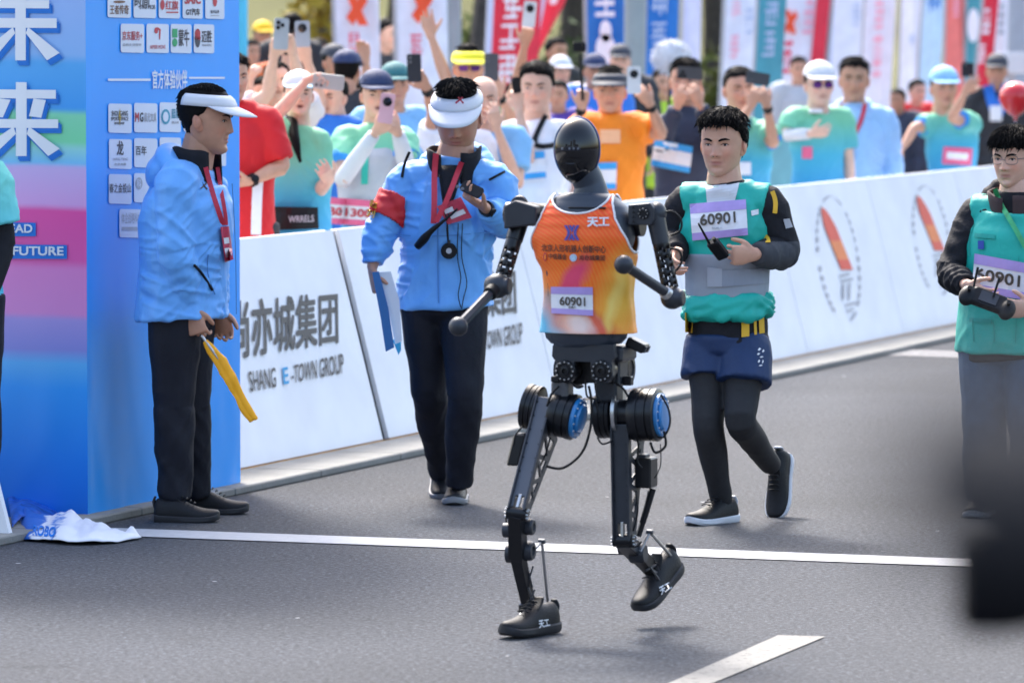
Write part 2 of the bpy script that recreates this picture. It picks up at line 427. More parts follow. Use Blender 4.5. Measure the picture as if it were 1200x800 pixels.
def tree(base, h, r, lm, label, rng, tr=.13):
    t = thing('tree', label, 'tree', base, 'trees on the grass bank')
    mb = MB(); top = base + V((rng.uniform(-.4, .4), rng.uniform(-.4, .4), h * .75))
    mb.loft([base - Z * .3, base + V((.03, 0, h * .2)), base.lerp(top, .55) + V((rng.uniform(-.15, .15), 0, 0)), top], [tr * 1.3, tr, tr * .75, tr * .3], n=10, k=3)
    for i in range(7):
        s = base.lerp(top, rng.uniform(.4, .9)); an = rng.uniform(0, 6.28); e = s + V((math.cos(an), math.sin(an), rng.uniform(.4, 1))) * r * .6
        mb.loft([s, s.lerp(e, .5) + Z * .1, e], [tr * .4, tr * .28, tr * .1], n=6, k=2)
    mb.build('trunk', BARK, t); foliage(base + Z * h * .78, r, r, h * .3, 2600, .12, rng).build('crown', lm, t, 0)
rng = random.Random(5)
for i, (x, d, h, r, q, lab) in enumerate((
        (367, 64, 7.5, 2.2, 0, 'slim bare trunked tree on the bank behind the raised phones'),
        (461, 66, 7.0, 2.0, 0, 'slim tree on the bank between the two white flags'),
        (570, 57, 8.0, 2.4, 2, 'thick dark trunked tree beside the red flag'),
        (836, 70, 7.0, 2.2, 2, 'leafy tree on the bank between pale flags'),
        (670, 74, 8.0, 2.6, 0, 'spring green tree behind the red and blue flags'))):
    p = P(x, 100, d); p.z = bank_z(p.x, p.y); tree(p, h, r, LEAF[q], lab, rng, .16 if i != 2 else .24)
for i, (x, d, rx, rz, q, lab) in enumerate((
        (305, 63, 1.2, .9, 0, 'pale green shrub on the bank beside the blue pillar'),
        (382, 60, .45, 1.5, 1, 'yellow flowering shrub next to the white flag'),
        (452, 64, .9, 1.0, 0, 'yellow green shrub between the two white flags'),
        (545, 62, 1.0, 1.2, 0, 'spring green shrub beside the dark tree trunk'),
        (672, 60, .9, 1.1, 2, 'dark green shrub between red and blue flags'),
        (648, 66, 1.2, 1.0, 2, 'low shrub behind the tapering red flag tip'),
        (832, 66, .8, .9, 0, 'small shrub behind the white railing'))):
    p = P(x, 60, d); p.z = bank_z(p.x, p.y)
    t = thing('shrub', lab, 'shrub', p, 'shrubs on the grass bank')
    foliage(p + Z * rz * .9, rx, rx * .8, rz, 900, .09, rng).build('foliage', LEAF[q], t, 0)
    mb = MB()
    for k in range(6): mb.loft([p - Z * .1, p + V((rng.uniform(-.5, .5) * rx, rng.uniform(-.3, .3) * rx, rz * rng.uniform(.8, 1.4)))], [.03, .01], n=5)
    mb.build('stems', BARK, t)

# ================================================================== advertising boards
BW = mat('board_white', (.80, .81, .85), .55, var=.06, vs=3.5, bump=.15, bs=5)
BTX = mat('board_charcoal', (.075, .07, .07), .6, var=.05)
CYAN = mat('board_cyan', (.02, .32, .62), .6, var=.05); ORED = mat('capsule_red', (.72, .07, .04), .55); OYEL = mat('capsule_orange', (.80, .20, .05), .55); GREYP = mat('print_grey', (.42, .42, .45), .6)
WOOD = mat('batten_wood', (.50, .25, .07), .7, var=.2, vs=9)
DARK = mat('dark_gap', (.03, .03, .035), .8)
LEAN, BH = .26, 1.005
BU = (Z * BH - BN * LEAN).normalized(); BF = BD.cross(BU).normalized() ; BF = BF if BF.dot(BN) > 0 else -BF
def board(t0, t1, label, seed):
    p = B0 + BD * t0; b = thing('advertising_board', label, 'advertising board', p, 'advertising boards along the kerb')
    L = t1 - t0; H = math.hypot(BH, LEAN); nx, ny = 30, 12; vs = []; fs = []
    g = np.array([[i / nx * L, j / ny * H, 0] for j in range(ny + 1) for i in range(nx + 1)])
    dz = vnoise(g * (1.6, 1.6, 1) + seed * 7.3) * .004 + vnoise(g * (6, 3, 1) + seed) * .0012
    for q, d in zip(g, dz):
        e = min(q[0], L - q[0], q[1], H - q[1]); vs.append(p + BD * q[0] + BU * q[1] + BF * (d * min(1, e / .15) + .011) + Z * .028)
    for q in g: vs.append(p + BD * q[0] + BU * q[1] - BF * .011 + Z * .028)
    N = len(g)
    for j in range(ny):
        for i in range(nx):
            a = j * (nx + 1) + i; fs.append((a, a + 1, a + nx + 2, a + nx + 1)); fs.append((N + a, N + a + nx + 1, N + a + nx + 2, N + a + 1))
    rim = [i for i in range(nx + 1)] + [(j + 1) * (nx + 1) + nx for j in range(ny)] + [ny * (nx + 1) + nx - 1 - i for i in range(nx)] + [(ny - 1 - j) * (nx + 1) for j in range(ny - 1)]
    for i in range(len(rim)): a, c = rim[i], rim[(i + 1) % len(rim)]; fs.append((a, N + a, N + c, c))
    MB().add(vs, fs).build('front_panel', BW, b, 60)
    bk = p - BN * (2 * LEAN + .02); BU2 = (Z * BH + BN * LEAN).normalized()
    MB().box(bk + BD * L / 2 + BU2 * H / 2 + Z * .028 - BN * .005, L, .018, H, BD, BU2.cross(BD), BU2).build('rear_panel', BW, b, 0)
    MB().box(p + BD * L / 2 - BN * .0 + Z * .013, L, .04, .026, BD, BN, Z).build('base_batten', WOOD, b, 0)
    MB().box(p + BD * L / 2 - BN * (2 * LEAN + .02) + Z * .013, L, .04, .026, BD, BN, Z).build('base_batten', WOOD, b, 0)
    return b
def bhit(x, y): return onplane(x, y, B0 + Z * .028 + BF * .0170, BF)
blab = ['white leaning board with charcoal company lettering, right beside the blue pillar', 'white leaning board with company lettering behind the official in white visor',
        'plain white leaning board behind the orange shirted robot', 'white leaning board behind the runner in the teal vest',
        'white leaning board with an oval orange capsule emblem', 'white leaning board with a capsule emblem beside the remote pilot', 'white leaning board beyond the remote pilot']
tt = [(-.72, 1.78), (1.86, 4.36), (4.37, 6.87), (6.88, 9.0), (9.01, 11.2), (11.21, 13.4), (13.41, 15.9)]
boards = [board(a, b, l, i) for i, ((a, b), l) in enumerate(zip(tt, blab))]
def grp(bd, quad, body, m, name='lettering', bold=.0, sp=1.): return print_quad(text_mesh(body, bold, sp), quad, bhit, name, m, bd)
grp(boards[0], ((271, 352.5), (396, 341), (397, 402), (272, 422)), '尚亦城集团', BTX, bold=.016)
grp(boards[0], ((291, 435), (323, 430), (324, 453.5), (294, 459)), 'SHANG', BTX, bold=.010)
grp(boards[0], ((331, 430.5), (337.5, 429.5), (339, 449), (332.5, 450.5)), 'E', CYAN, bold=.02)
grp(boards[0], ((342.5, 428), (402, 413.5), (404, 437), (342, 449)), '-TOWN GROUP', BTX, bold=.010)
grp(boards[1], ((511, 322), (604, 314.5), (606, 367), (513, 381)), '尚亦城集团', BTX, bold=.016)
grp(boards[1], ((521, 397), (549, 392), (550, 413), (523, 418)), 'SHANG', BTX, bold=.010)
grp(boards[1], ((556, 391), (563, 390), (564, 411), (557, 412)), 'E', CYAN, bold=.02)
grp(boards[1], ((565, 389.5), (612, 377), (613, 402), (566, 410)), '-TOWN GROUP', BTX, bold=.010)
def emblem(bd, ox, oy, k):
    f = lambda x, y: (ox + (x - 955) * k, oy + (y - 228) * k)
    n = 40; ring = []
    for i in range(n):    # dotted oval made of small strokes, as the garbled ring of lettering
        t = 2 * math.pi * i / n; 
        if 1.3 < t < 1.9 or i % 7 == 6: continue
        c = V((983 + 27 * math.cos(t) * .85 + 12 * math.sin(t) * .8, 303 + 73 * math.sin(t))); tg = V((-27 * math.sin(t) * .85 + 12 * math.cos(t) * .8, 73 * math.cos(t))).normalized()
        w_ = 1.5 if t < 3.6 else 1.0
        q = [c - tg * 3 - V((w_, .4)), c + tg * 3 - V((w_, .4)), c + tg * 3 + V((w_, .4)), c - tg * 3 + V((w_, .4))]
        ring.append([(a.x, -a.y) for a in q])
    me = poly_mesh(ring); a = coords(me); lo, hi = a.min(0), a.max(0)
    qd = lambda x0, y0, x1, y1: (f(x0, y0), f(x1, y0 - 3), f(x1, y1 - 3), f(x0, y1))
    print_quad(me, (f(lo[0], -hi[1]), f(hi[0], -hi[1]), f(hi[0], -lo[1]), f(lo[0], -lo[1])), bhit, 'emblem_ring', GREYP, bd)['kind'] = 'stuff'
    def capsule(yt, yb, m, nm):
        pl = []
        for i in range(13):
            s = i / 12; y = yt + (yb - yt) * s; z = (y - 243) / 73
            hw = 6.5 * math.sqrt(max(0, min(1, z * 3.2))) + .3; pl.append((964 + 27 * z - hw + .5 * 4 * z, -y)); 
        rt = [(px + 2 * (6.5 * math.sqrt(max(0, min(1, ((-py) - 243) / 73 * 3.2))) + .3), py) for px, py in pl]
        me = poly_mesh([pl + rt[::-1]]); a = coords(me); lo, hi = a.min(0), a.max(0)
        print_quad(me, (f(lo[0], -hi[1]), f(hi[0], -hi[1]), f(hi[0], -lo[1]), f(lo[0], -lo[1])), bhit, nm, m, bd)
    capsule(243, 282, ORED, 'emblem_capsule_top'); capsule(282, 304, OYEL, 'emblem_capsule_band'); capsule(304, 316, ORED, 'emblem_capsule_foot')
    for j, (x0, y0, x1, y1) in enumerate(((984, 322, 996, 325), (986, 328, 1000, 331), (987, 334, 990, 352), (994, 333, 997, 352), (991, 356, 1003, 359), (993, 363, 1001, 366))):
        print_quad(rect_mesh(), qd(x0, y0, x1, y1), bhit, 'emblem_stroke', GREYP, bd)
emblem(boards[4], 955, 228, 1.0); emblem(boards[5], 1068, 216, .88)
# second row: a teal board and a pink fence piece behind the crowd
def backboard(x0, x1, ytop, d, m, name, label, cat):
    a = P(x0, ytop, d); b = P(x1, ytop, d + .6); c = (a + b) / 2; ax = (b - a); ax.z = 0; L = ax.length; ax.normalize(); h = a.z
    t = thing(name, label, cat, V((c.x, c.y, .1)))
    MB().box(V((c.x, c.y, (h + .16) / 2)), L, .03, h - .16, ax, Z.cross(ax), Z, ch=.006).build('panel', m, t, 0)
    for s in (-1, 1): MB().box(V((c.x, c.y, .12)) + ax * s * L * .4, .05, .4, .04, ax, Z.cross(ax), Z, ch=.006).build('foot', DARK, t, 0)
backboard(845, 945, 160, 37.5, mat('teal_panel', (.12, .33, .38), .5), 'teal_board', 'teal board standing behind the man in the green shirt', 'board')
backboard(1130, 1215, 132, 47, mat('pink_panel', (.55, .14, .20), .6), 'pink_board', 'dull pink board in front of the man with blue lanyard', 'board')

# office towers down the road behind the photographer; the robot's visor mirrors them
TWM = mat('tower_facade', (.12, .13, .15), .5, var=.1, vs=.3); TWG = mat('tower_glass', (.02, .025, .035), .15, var=.1, vs=.2)
for i, (x, y, w_, d_, h, lab) in enumerate(((-16, -62, 13, 12, 34, 'slim dark office tower behind the photographer'), (2, -70, 9, 10, 46, 'tallest office tower behind the photographer'), (14, -66, 10, 12, 40, 'office tower with broad front behind the photographer'), (34, -72, 26, 12, 20, 'low wide office block behind the photographer'), (-44, -74, 30, 12, 18, 'long low office block behind the photographer'), (-74, -60, 20, 14, 24, 'corner office block behind the photographer'))):
    t = thing('office_building', lab, 'building', V((x, y, 0)), 'office buildings behind the photographer')
    MB().box(V((x, y, h / 2)), w_, d_, h).build('wall', TWM, t, 0); MB().box(V((x, y, h + .4)), w_ + .6, d_ + .6, .8, ch=.1).build('roof', TWM, t, 0)
    for k in range(int(h // 3.6)): MB().box(V((x, y + d_ / 2 + .03, 2.4 + k * 3.6)), w_ - 1.2, .1, 1.9).build('window_band', TWG, t, 0)
# ================================================================== finish gate pillar
C0 = G(103, 612); PT = 4.6; PL = 1.615; PW = 2.6
pil = thing('finish_gate_pillar', 'tall blue fabric finish gate pillar with sponsor logos and big white characters', 'pillar', C0)
MB().box(C0 + BD * PL / 2 - BN * PW / 2 + Z * PT / 2, PL - .06, PW - .06, PT - .02, BD, BN, Z).build('pillar_core', mat('core_grey', (.3, .32, .35), .8), pil, 0)
bands = [(0, srgb('#0a6ad6')), (.09, srgb('#1680e6')), (.22, srgb('#2b9df6')), (.262, srgb('#5cb6f4')), (.285, srgb('#8a90dc')), (.335, srgb('#a99ade')), (.345, srgb('#dc8fd0')), (.42, srgb('#e287c8')), (.432, srgb('#e65cab')), (.512, srgb('#ea4fa2')),
         (.522, srgb('#dca4dc')), (.585, srgb('#cfb4e6')), (.592, srgb('#7cc6f2')), (.618, srgb('#9adcd8')), (.63, srgb('#7fdca6')), (.675, srgb('#86dab0')), (.685, srgb('#3f9eea')), (.76, srgb('#57aeee')), (.775, srgb('#8fbcf0')), (1, srgb('#a3b6ee'))]
FM = ramp_mat('pillar_print', [b for i, b in enumerate(bands)], 2, 0, 2.45, rough=.42, wob=.05, ws=1.1, bump=.12, bs=4, tilt=.02)
SM = mat('pillar_blue', srgb('#1aa0fc'), .36, var=.07, vs=1.2, bump=.08, bs=260)
def fabric_face(o, ax, nrm, L, H, seed, name, m, amp):
    nx, nz = 70, 110; g = np.array([[i / nx * L, j / nz * H, 0] for j in range(nz + 1) for i in range(nx + 1)])
    low = np.clip(1.0 - g[:, 1] / 1.12, 0.06, 1)
    d = vnoise(g * (9, 1.6, 1) + seed) * .5 + np.abs(vnoise(np.c_[g[:, 0] * 7 + g[:, 1] * 2.2, g[:, 1] * 1.1, g[:, 0] * 0] + seed * 3)) ** 2 * 1.3 + vnoise(np.c_[g[:, 0] * 11 - g[:, 1] * 6, g[:, 1] * 2, g[:, 0] * 0] + seed * 5) * .35
    e = np.minimum(1, np.minimum(g[:, 0], L - g[:, 0]) / .06)
    d = d * amp * low * e
    vs = [o + ax * q[0] + Z * (q[1] + .012) + nrm * dd for q, dd in zip(g, d)]
    fs = [(j * (nx + 1) + i, j * (nx + 1) + i + 1, (j + 1) * (nx + 1) + i + 1, (j + 1) * (nx + 1) + i) for j in range(nz) for i in range(nx)]
    return MB().add(vs, fs).build(name, m, pil, 180)
fabric_face(C0 - BN * PW, BN, -BD, PW, PT, 3.1, 'front_fabric', FM, .008)
fabric_face(C0, BD, BN, PL, PT, 8.2, 'side_fabric', SM, .012)
fhit = lambda x, y: onplane(x, y, C0 - BD * .0085, -BD)
fhit0 = lambda x, y: onplane(x, y, C0 - BD * .0050, -BD)
shit = lambda x, y: onplane(x, y, C0 + BN * .0045, BN)
shit2 = lambda x, y: onplane(x, y, C0 + BN * .0062, BN)
WP = mat('print_white', (.80, .82, .86), .5, var=.03); PB = mat('print_blue', srgb('#1177d4'), .5, var=.04)
WEI = [[(.12, .80), (.88, .80), (.88, .69), (.12, .69)], [(.02, .56), (.98, .56), (.98, .43), (.02, .43)], [(.43, 1), (.57, 1), (.57, 0), (.43, 0)], [(.40, .44), (.43, .36), (.13, 0), (-.02, .1)], [(.60, .44), (.57, .36), (.85, 0), (1.02, .1)]]
LAI = [[(.08, .90), (.95, .90), (.95, .78), (.08, .78)], [(.0, .50), (.98, .50), (.98, .38), (.0, .38)], [(.43, 1), (.57, 1), (.57, 0), (.43, 0)], [(.36, .76), (.26, .52), (.12, .54), (.20, .78)], [(.66, .78), (.82, .76), (.76, .52), (.60, .54)], [(.40, .40), (.43, .30), (.13, 0), (-.02, .1)], [(.60, .40), (.57, .30), (.85, 0), (1.0, .1)]]
def heavy(strokes):
    mb = MB()
    for i, q in enumerate(strokes): mb.add([(a, b, i * 2) for a, b in q], [tuple(range(len(q)))])
    return mb.mesh()
for body, y0, y1 in ((WEI, -18, 71), (LAI, 96, 183)):
    for dx, dy, m, h, nm in ((4, 6, PB, fhit0, 'character_shadow'), (2.5, 4, PB, lambda x, y: onplane(x, y, C0 - BD * .0065, -BD), 'character_shadow'), (0, 0, WP, fhit, 'character')):
        print_quad(heavy(body), ((-22 + dx, y0 + dy), (70 + dx, y0 + 1 + dy), (70 + dx, y1 + dy), (-22 + dx, y1 + dy)), h, nm, m, pil)
for body, x0, x1, y0, y1, bx in (('MOVE AHEAD', -52, 38, 262, 273, 42), ('TOWARDS THE FUTURE', -110, 74.5, 288, 299.5, 78.5)):
    print_quad(rect_mesh(rnd=.03), ((-120, y0 - 2.5), (bx, y0 - 1), (bx, y1 + 4), (-120, y1 + 3)), fhit0, 'slogan_strip', PB, pil)
    print_quad(text_mesh(body, .025), ((x0, y0), (x1, y0 + .8), (x1, y1), (x0, y1 - .8)), fhit, 'slogan', WP, pil)
# logo cards on the side face (pixel rows follow the receding face)
CARD = mat('card_white', (.70, .74, .83), .5, var=.03); INK = mat('ink_dark', (.06, .06, .08), .6); RINK = mat('ink_red', (.55, .05, .07), .6); GINK = mat('ink_green', (.03, .36, .14), .6); TINK = mat('ink_teal', (.05, .3, .42), .6); BINK = mat('ink_brown', (.2, .09, .05), .6)
def card(x0, y0, x1, y1):
    print_quad(rect_mesh(rnd=.08), ((x0, y0), (x1, y0 + .6), (x1, y1 + .8), (x0, y1)), shit, 'logo_card', CARD, pil)
def ctext(body, x0, y0, x1, y1, m, bold=.015): print_quad(text_mesh(body, bold), ((x0, y0), (x1, y0), (x1, y1), (x0, y1)), shit2, 'logo_text', m, pil)
def cpoly(polys, x0, y0, x1, y1, m): print_quad(poly_mesh(polys), box_quad(x0, y0, x1, y1), shit2, 'logo_mark', m, pil)
def disc(cx=.5, cy=.5, rx=.5, ry=.5, n=20): return [(cx + rx * math.cos(6.2832 * i / n), cy + ry * math.sin(6.2832 * i / n)) for i in range(n)]
for c in ((126, -14, 153.5, 20.5), (156.5, -14, 183, 21), (186, -14, 211, 21.3), (214, -14, 237.5, 21.6), (240.5, -14, 263, 22),
          (141.5, 28, 169, 61.5), (171.7, 28, 198, 61.8), (200, 28.3, 224.5, 62), (227, 28.5, 251, 62),
          (127, 121.5, 154.5, 155.5), (157.2, 120.8, 184.5, 155), (187, 120, 212, 154.5), (215, 120, 239, 154), (242, 120, 265, 154),
          (127.7, 163, 154.5, 197.5), (157.2, 162, 184.5, 196), (187, 161, 212, 195), (215, 161, 239, 194), (242, 160, 265, 194),
          (127.5, 204, 154.3, 238.5), (157, 203, 184, 237), (187, 202, 212, 236), (140, 245, 168, 278), (170, 244, 197, 277)): card(*c)
ctext('王者传奇', 129, 6, 151, 17, BINK); cpoly([disc(.5, .3, .5, .25)], 133, 1, 147, 4, BINK)
ctext('时间', 158, -4, 175, 9, INK); ctext('STAR MOB', 164, 6, 182, 11, INK, .01)
ctext('红旗', 194, 1, 209, 12, RINK); cpoly([disc()], 188, 0, 193, 12, RINK); cpoly([[(0, 0), (1, 0), (1, 1), (0, 1)]], 195, 14, 209, 15.5, RINK)
ctext('SAIC', 216.5, -6, 235.5, 5, RINK, .03); ctext('GT汽车', 218, 10, 234.5, 18.5, INK, .03)
cpoly([disc()], 249.5, -5, 254.5, 8, RINK); ctext('银河证券', 247, 12, 257, 16, INK); cpoly([[(0, 0), (1, 0), (1, 1), (0, 1)]], 247, 18, 257, 19, GREYP)
ctext('京东服务+', 143.5, 36.5, 167, 47.5, RINK, .012); ctext('品质生活服务', 144, 51, 166, 54, GREYP)
cpoly([disc(.25, .72, .3, .25), [(.45, 1), (1, .82), (.9, 0), (.75, 0), (.72, .72), (.35, .85)]], 181, 32, 188.5, 46.5, RINK); ctext('AIMER MOVE', 176, 53, 194, 57.5, RINK, .004)
cpoly([[(0, .5), (1, .5), (1, 1), (0, 1)], disc(.5, .22, .5, .24)], 202, 34, 208, 55, GINK); ctext('蒙牛', 209.5, 34.5, 222, 54.5, INK)
cpoly([disc()], 228.5, 34, 235, 56, INK); cpoly([disc(.5, .7, .5, .34)], 228.5, 34, 235, 46.5, RINK); cpoly([[(0, 0), (1, 0), (1, 1), (0, 1)]], 228.3, 43, 235.2, 47, RINK); ctext('迈胜', 236.5, 36, 248.5, 50, INK); ctext('MAISHENG', 237, 52, 248, 54.5, INK, 0)
ctext('官方体验伙伴', 178.5, 82, 219.5, 104.5, WP, .02)
cpoly([[(0, 0), (1, 0), (1, 1), (0, 1)]], 126.5, 92.3, 176.5, 95, WP); cpoly([[(0, 0), (1, 0), (1, 1), (0, 1)]], 221.5, 90.3, 263.5, 92.6, WP)
ctext('SHOU GANG', 131, 130, 150, 136, INK); ctext('SPORTS SPACE', 130.5, 137, 150.5, 141.5, INK); ctext('首钢体育', 134, 143, 146, 146, INK); cpoly([[(.5, 0), (1, .5), (.5, 1), (0, .5)]], 139, 127, 142, 148, mat('ink_gold', (.5, .34, .05), .6))
ctext('M', 158.5, 132, 163, 143, RINK, .03); ctext('G', 164, 132, 168, 143, INK, .03); ctext('晨光文具', 169, 132, 183.5, 143, GREYP)
cpoly([disc()], 189, 128, 199.5, 146, TINK); print_quad(poly_mesh([disc()]), box_quad(191, 131, 197.5, 143), lambda x, y: onplane(x, y, C0 + BN * .0075, BN), 'logo_mark', CARD, pil); ctext('蓝标', 201, 127.5, 211, 139, TINK); ctext('BLUE', 201.5, 142, 210, 145, GREYP)
ctext('龙', 137, 165, 145, 182, INK, .02); ctext('LONG TENG', 132.5, 185, 150, 188, GREYP); ctext('北京龙腾', 134, 191, 148, 194, GREYP); ctext('百年', 159, 171, 172, 182, INK)
ctext('春之金投山', 128.5, 215, 153.5, 226, INK, .005); cpoly([disc()], 159, 208, 167, 222, GREYP); ctext('科', 160.5, 210, 165.5, 220, CARD)
ctext('体企战略科技', 142.5, 249, 165, 262, GREYP, 0); cpoly([[(0, 0), (1, 0), (1, 1), (0, 1)]], 143, 266, 165, 270, GREYP)

# crumpled finish banner on the ground and the end of a white board beside it
ctop = G(92, 634)
cb = thing('fallen_finish_banner', 'crumpled white and blue finish banner lying at the foot of the pillar', 'banner', ctop)
def crumple(ctrl, n, name, m, seed, amp):
    """ctrl: rows of (near pixel, far pixel, height near, height far)"""
    rows = []
    for i in range(len(ctrl) - 1):
        for k in range(10):
            t = k / 10; a, b = ctrl[i], ctrl[i + 1]; rows.append([(1 - t) * np.array(a[j], float) + t * np.array(b[j], float) for j in range(4)])
    rows.append([np.array(q, float) for q in ctrl[-1]]); vs = []; fs = []
    for r in rows:
        for j in range(n + 1):
            s = j / n; q = r[0] * (1 - s) + r[1] * s; h = r[2] * (1 - s) + r[3] * s; vs.append(G(q[0], q[1]) + Z * (float(h)))
    a = np.array([tuple(v) for v in vs]); dd = np.abs(vnoise(np.c_[a[:, 0] * 7 + seed, a[:, 1] * 2.5, a[:, 2] * 0])) + .6 * np.abs(vnoise(np.c_[a[:, 0] * 15 + seed, a[:, 1] * 6, a[:, 2] * 0]))
    m_ = len(rows)
    for i in range(m_):
        for j in range(n + 1): e = min(1, min(i, m_ - 1 - i) / 3 + .15, min(j, n - j) / 3 + .15); vs[i * (n + 1) + j] += Z * float(dd[i * (n + 1) + j] * amp * e + .004)
    for i in range(m_ - 1):
        for j in range(n): a0 = i * (n + 1) + j; fs.append((a0, a0 + 1, a0 + n + 2, a0 + n + 1))
    o = MB().add(vs, fs).build(name, m, cb, 180); sd = o.modifiers.new('t', 'SOLIDIFY'); sd.thickness = .003; return o
CLW = mat('banner_white', (.74, .75, .80), .5, var=.06, vs=8, bump=.2, bs=30); CLB = mat('banner_blue', srgb('#1b56b0'), .5, var=.5, vs=22)
crumple([((28, 634), (22, 616), .0, .04), ((50, 636), (46, 614), .01, .03), ((80, 639), (84, 617), .01, .05), ((105, 639), (108, 623), .01, .02), ((136, 637), (130, 625), .004, .006), ((166, 632), (162, 629), .002, .002)], 16, 'white_cloth', ramp_mat('banner_print', [(0, srgb('#1f5cb8')), (.16, srgb('#2a68c0')), (.2, (.74, .75, .80)), (.27, (.70, .72, .80)), (.3, srgb('#3f7ac8')), (.34, (.74, .75, .80)), (1, (.74, .75, .80))], 0, -.26, .26, rough=.5, wob=.16, ws=14), 4.4, .046)
crumple([((14, 628), (8, 604), .03, .10), ((26, 622), (26, 603), .05, .09), ((42, 620), (44, 604), .05, .07), ((60, 618), (60, 604), .03, .05), ((70, 616), (66, 606), .01, .02)], 14, 'blue_cloth', CLB, 9.7, .03)
mb_ = text_mesh('ROBO', .03, shear=.15)
cbt = bvh(*[o.data for o in PENDING[-2:]])
def chit(x, y):
    r = ray(x, y).normalized(); h = cbt.ray_cast(CAM - ctop, r); p = h[0] + ctop if h[0] is not None else P(x, y, 21.2); return p - r * .012
print_quad(mb_, ((38, 614), (66, 617), (64, 629), (38, 627)), chit, 'lettering', PB, cb)
e0 = G(17, 634)
wb = thing('white_board_end', 'white leaning board end cut off by the fallen banner', 'board', e0, None)
MB().prism([(0, 0), (-.9, 0), (-.9, .24), (-.065, .24)], e0, BN, Z, -BD, .03).build('panel', BW, wb, 0)
MB().box(e0 - BN * .45 + Z * .012 + BD * .02, .9, .1, .024, BN, BD, Z).build('foot', DARK, wb, 0)
# ================================================================== the robot
RY = 17.5; RK = RY / FPX
def R(x, y, dy=0.): return P(x, y, RY + dy)
RF = V((-.336, -.942, 0)).normalized(); RL = V((.942, -.336, 0)).normalized()
rbase = V((R(690, 700).x, RY, 0))
rob = thing('humanoid_robot', 'black humanoid robot running in an orange numbered singlet and black trainers', 'robot', rbase)
BLK = mat('robot_black', (.007, .008, .011), .3, var=.15, vs=20, spec=.4); GUN = mat('robot_gunmetal', (.032, .036, .046), .42, metal=.2, var=.12, vs=14, bump=.05, bs=90)
LNK = mat('robot_link_grey', (.105, .11, .125), .38, metal=.5, var=.08, vs=14); SLT = mat('robot_slate', (.034, .044, .064), .42, var=.08)
SIL = mat('robot_silver', (.55, .55, .55), .3, metal=.9, var=.08); CAPB = mat('robot_blue_cap', srgb('#2a7fc0'), .3, var=.1, coat=.3); GLO = mat('robot_visor_black', (.006, .006, .008), .02, var=0)
RUB = mat('rubber_black', (.008, .008, .009), .6, var=.1, spec=.3)
def lathe(o, ax, prof, name, m, par=None, n=28, smooth=35): return MB().lathe(o, ax, prof, n).build(name, m, par or rob, smooth)
def bolts(c, ax, r, n, br, par, m=SIL):
    a = perp(ax, Z); b = ax.cross(a); mb = MB()
    for i in range(n):
        t = 6.2832 * i / n; q = c + a * (r * math.cos(t)) + b * (r * math.sin(t)); mb.lathe(q, ax, [(-.002, br), (.003, br), (.004, br * .6)], 6)
    o = mb.build('bolt_ring', m, par, 30); o['kind'] = 'stuff'
# ---- head
hc = R(676.5, 176.5, -.01); hf = V((-.40, -.905, .0)).normalized(); hl = V((.905, -.40, 0)).normalized()
prof = [(137, 0.5), (138.5, 7), (141, 12.5), (146, 18), (153, 22.6), (162, 25.8), (172, 27), (182, 26.6), (190, 24.8), (198, 21.6), (205, 17.4), (210.5, 12.4), (214, 7.5), (215.5, .5)]
def egg(sc, fmin, fmax, name, m, grow=0., dshift=0.):
    vs = []; fs = []; n = 64
    for y, hw in prof:
        c = R(676.5, y, -.01) + hf * dshift + Z * 0; a = hw * RK * sc + grow; d = a * 1.28
        for j in range(n):
            t = 6.2832 * j / n; cs, sn = math.cos(t), math.sin(t); vs.append(c + hl * (a * sn) + hf * (d * cs))
    for i in range(len(prof) - 1):
        for j in range(n):
            t = 6.2832 * (j + .5) / n; cs = math.cos(t)
            if fmin <= cs <= fmax: j2 = (j + 1) % n; fs.append((i * n + j, i * n + j2, (i + 1) * n + j2, (i + 1) * n + j))
    o = MB().add(vs, fs).build(name, m, rob, 180); sd = o.modifiers.new('t', 'SOLIDIFY'); sd.thickness = .004; sd.offset = -1
    ss = o.modifiers.new('s', 'SUBSURF'); ss.levels = ss.render_levels = 2; return o
egg(1., -.12, 1.1, 'visor', GLO)
shell = egg(.985, -1.1, -.08, 'head_shell', mat('robot_head_shell', (.24, .28, .36), .25, metal=.4, var=.05, coat=.4))
vt = bvh(PENDING[-2].data)
for sg_ in (-1, 1): MB().tube([R(676.5, y, -.01) + hl * (sg_ * hw * RK * 1.004 * math.sin(1.69)) + hf * (hw * RK * 1.28 * math.cos(1.69)) for y, hw in prof], .0026, 8, 3).build('visor_rim', mat('visor_rim_blue', (.10, .16, .34), .2, metal=.6, var=0), rob, 180)

def vhit(off):
    def f(x, y):
        r = ray(x, y).normalized(); h = vt.ray_cast(CAM - rbase, r); p = h[0] + rbase if h[0] is not None else R(x, y, -.09); return p - r * off
    return f
print_quad(rect_mesh(10, 3), ((653, 171.5), (681, 171.5), (680, 177), (653.5, 177)), vhit(.0022), 'sensor_window', mat('sensor_window', (.01, .012, .02), .12, var=0), rob)
for x in (657.5, 666, 671, 676): print_quad(poly_mesh([disc()]), box_quad(x, 172.6, x + 2.6, 175.6), vhit(.0035), 'sensor_lens', mat('lens_grey', (.16, .17, .2), .15, var=0), rob)
cres = [(i / 12, .5 + .5 * math.sin(math.pi * i / 12)) for i in range(13)] + [(1 - i / 12, .5 - .45 * math.sin(math.pi * i / 12)) for i in range(1, 12)]
print_quad(poly_mesh([cres]), ((656, 185.5), (683, 184.5), (682, 192), (657, 193)), vhit(.003), 'mouth_slot', mat('slot_black', (.01, .01, .012), .25, var=0), rob)
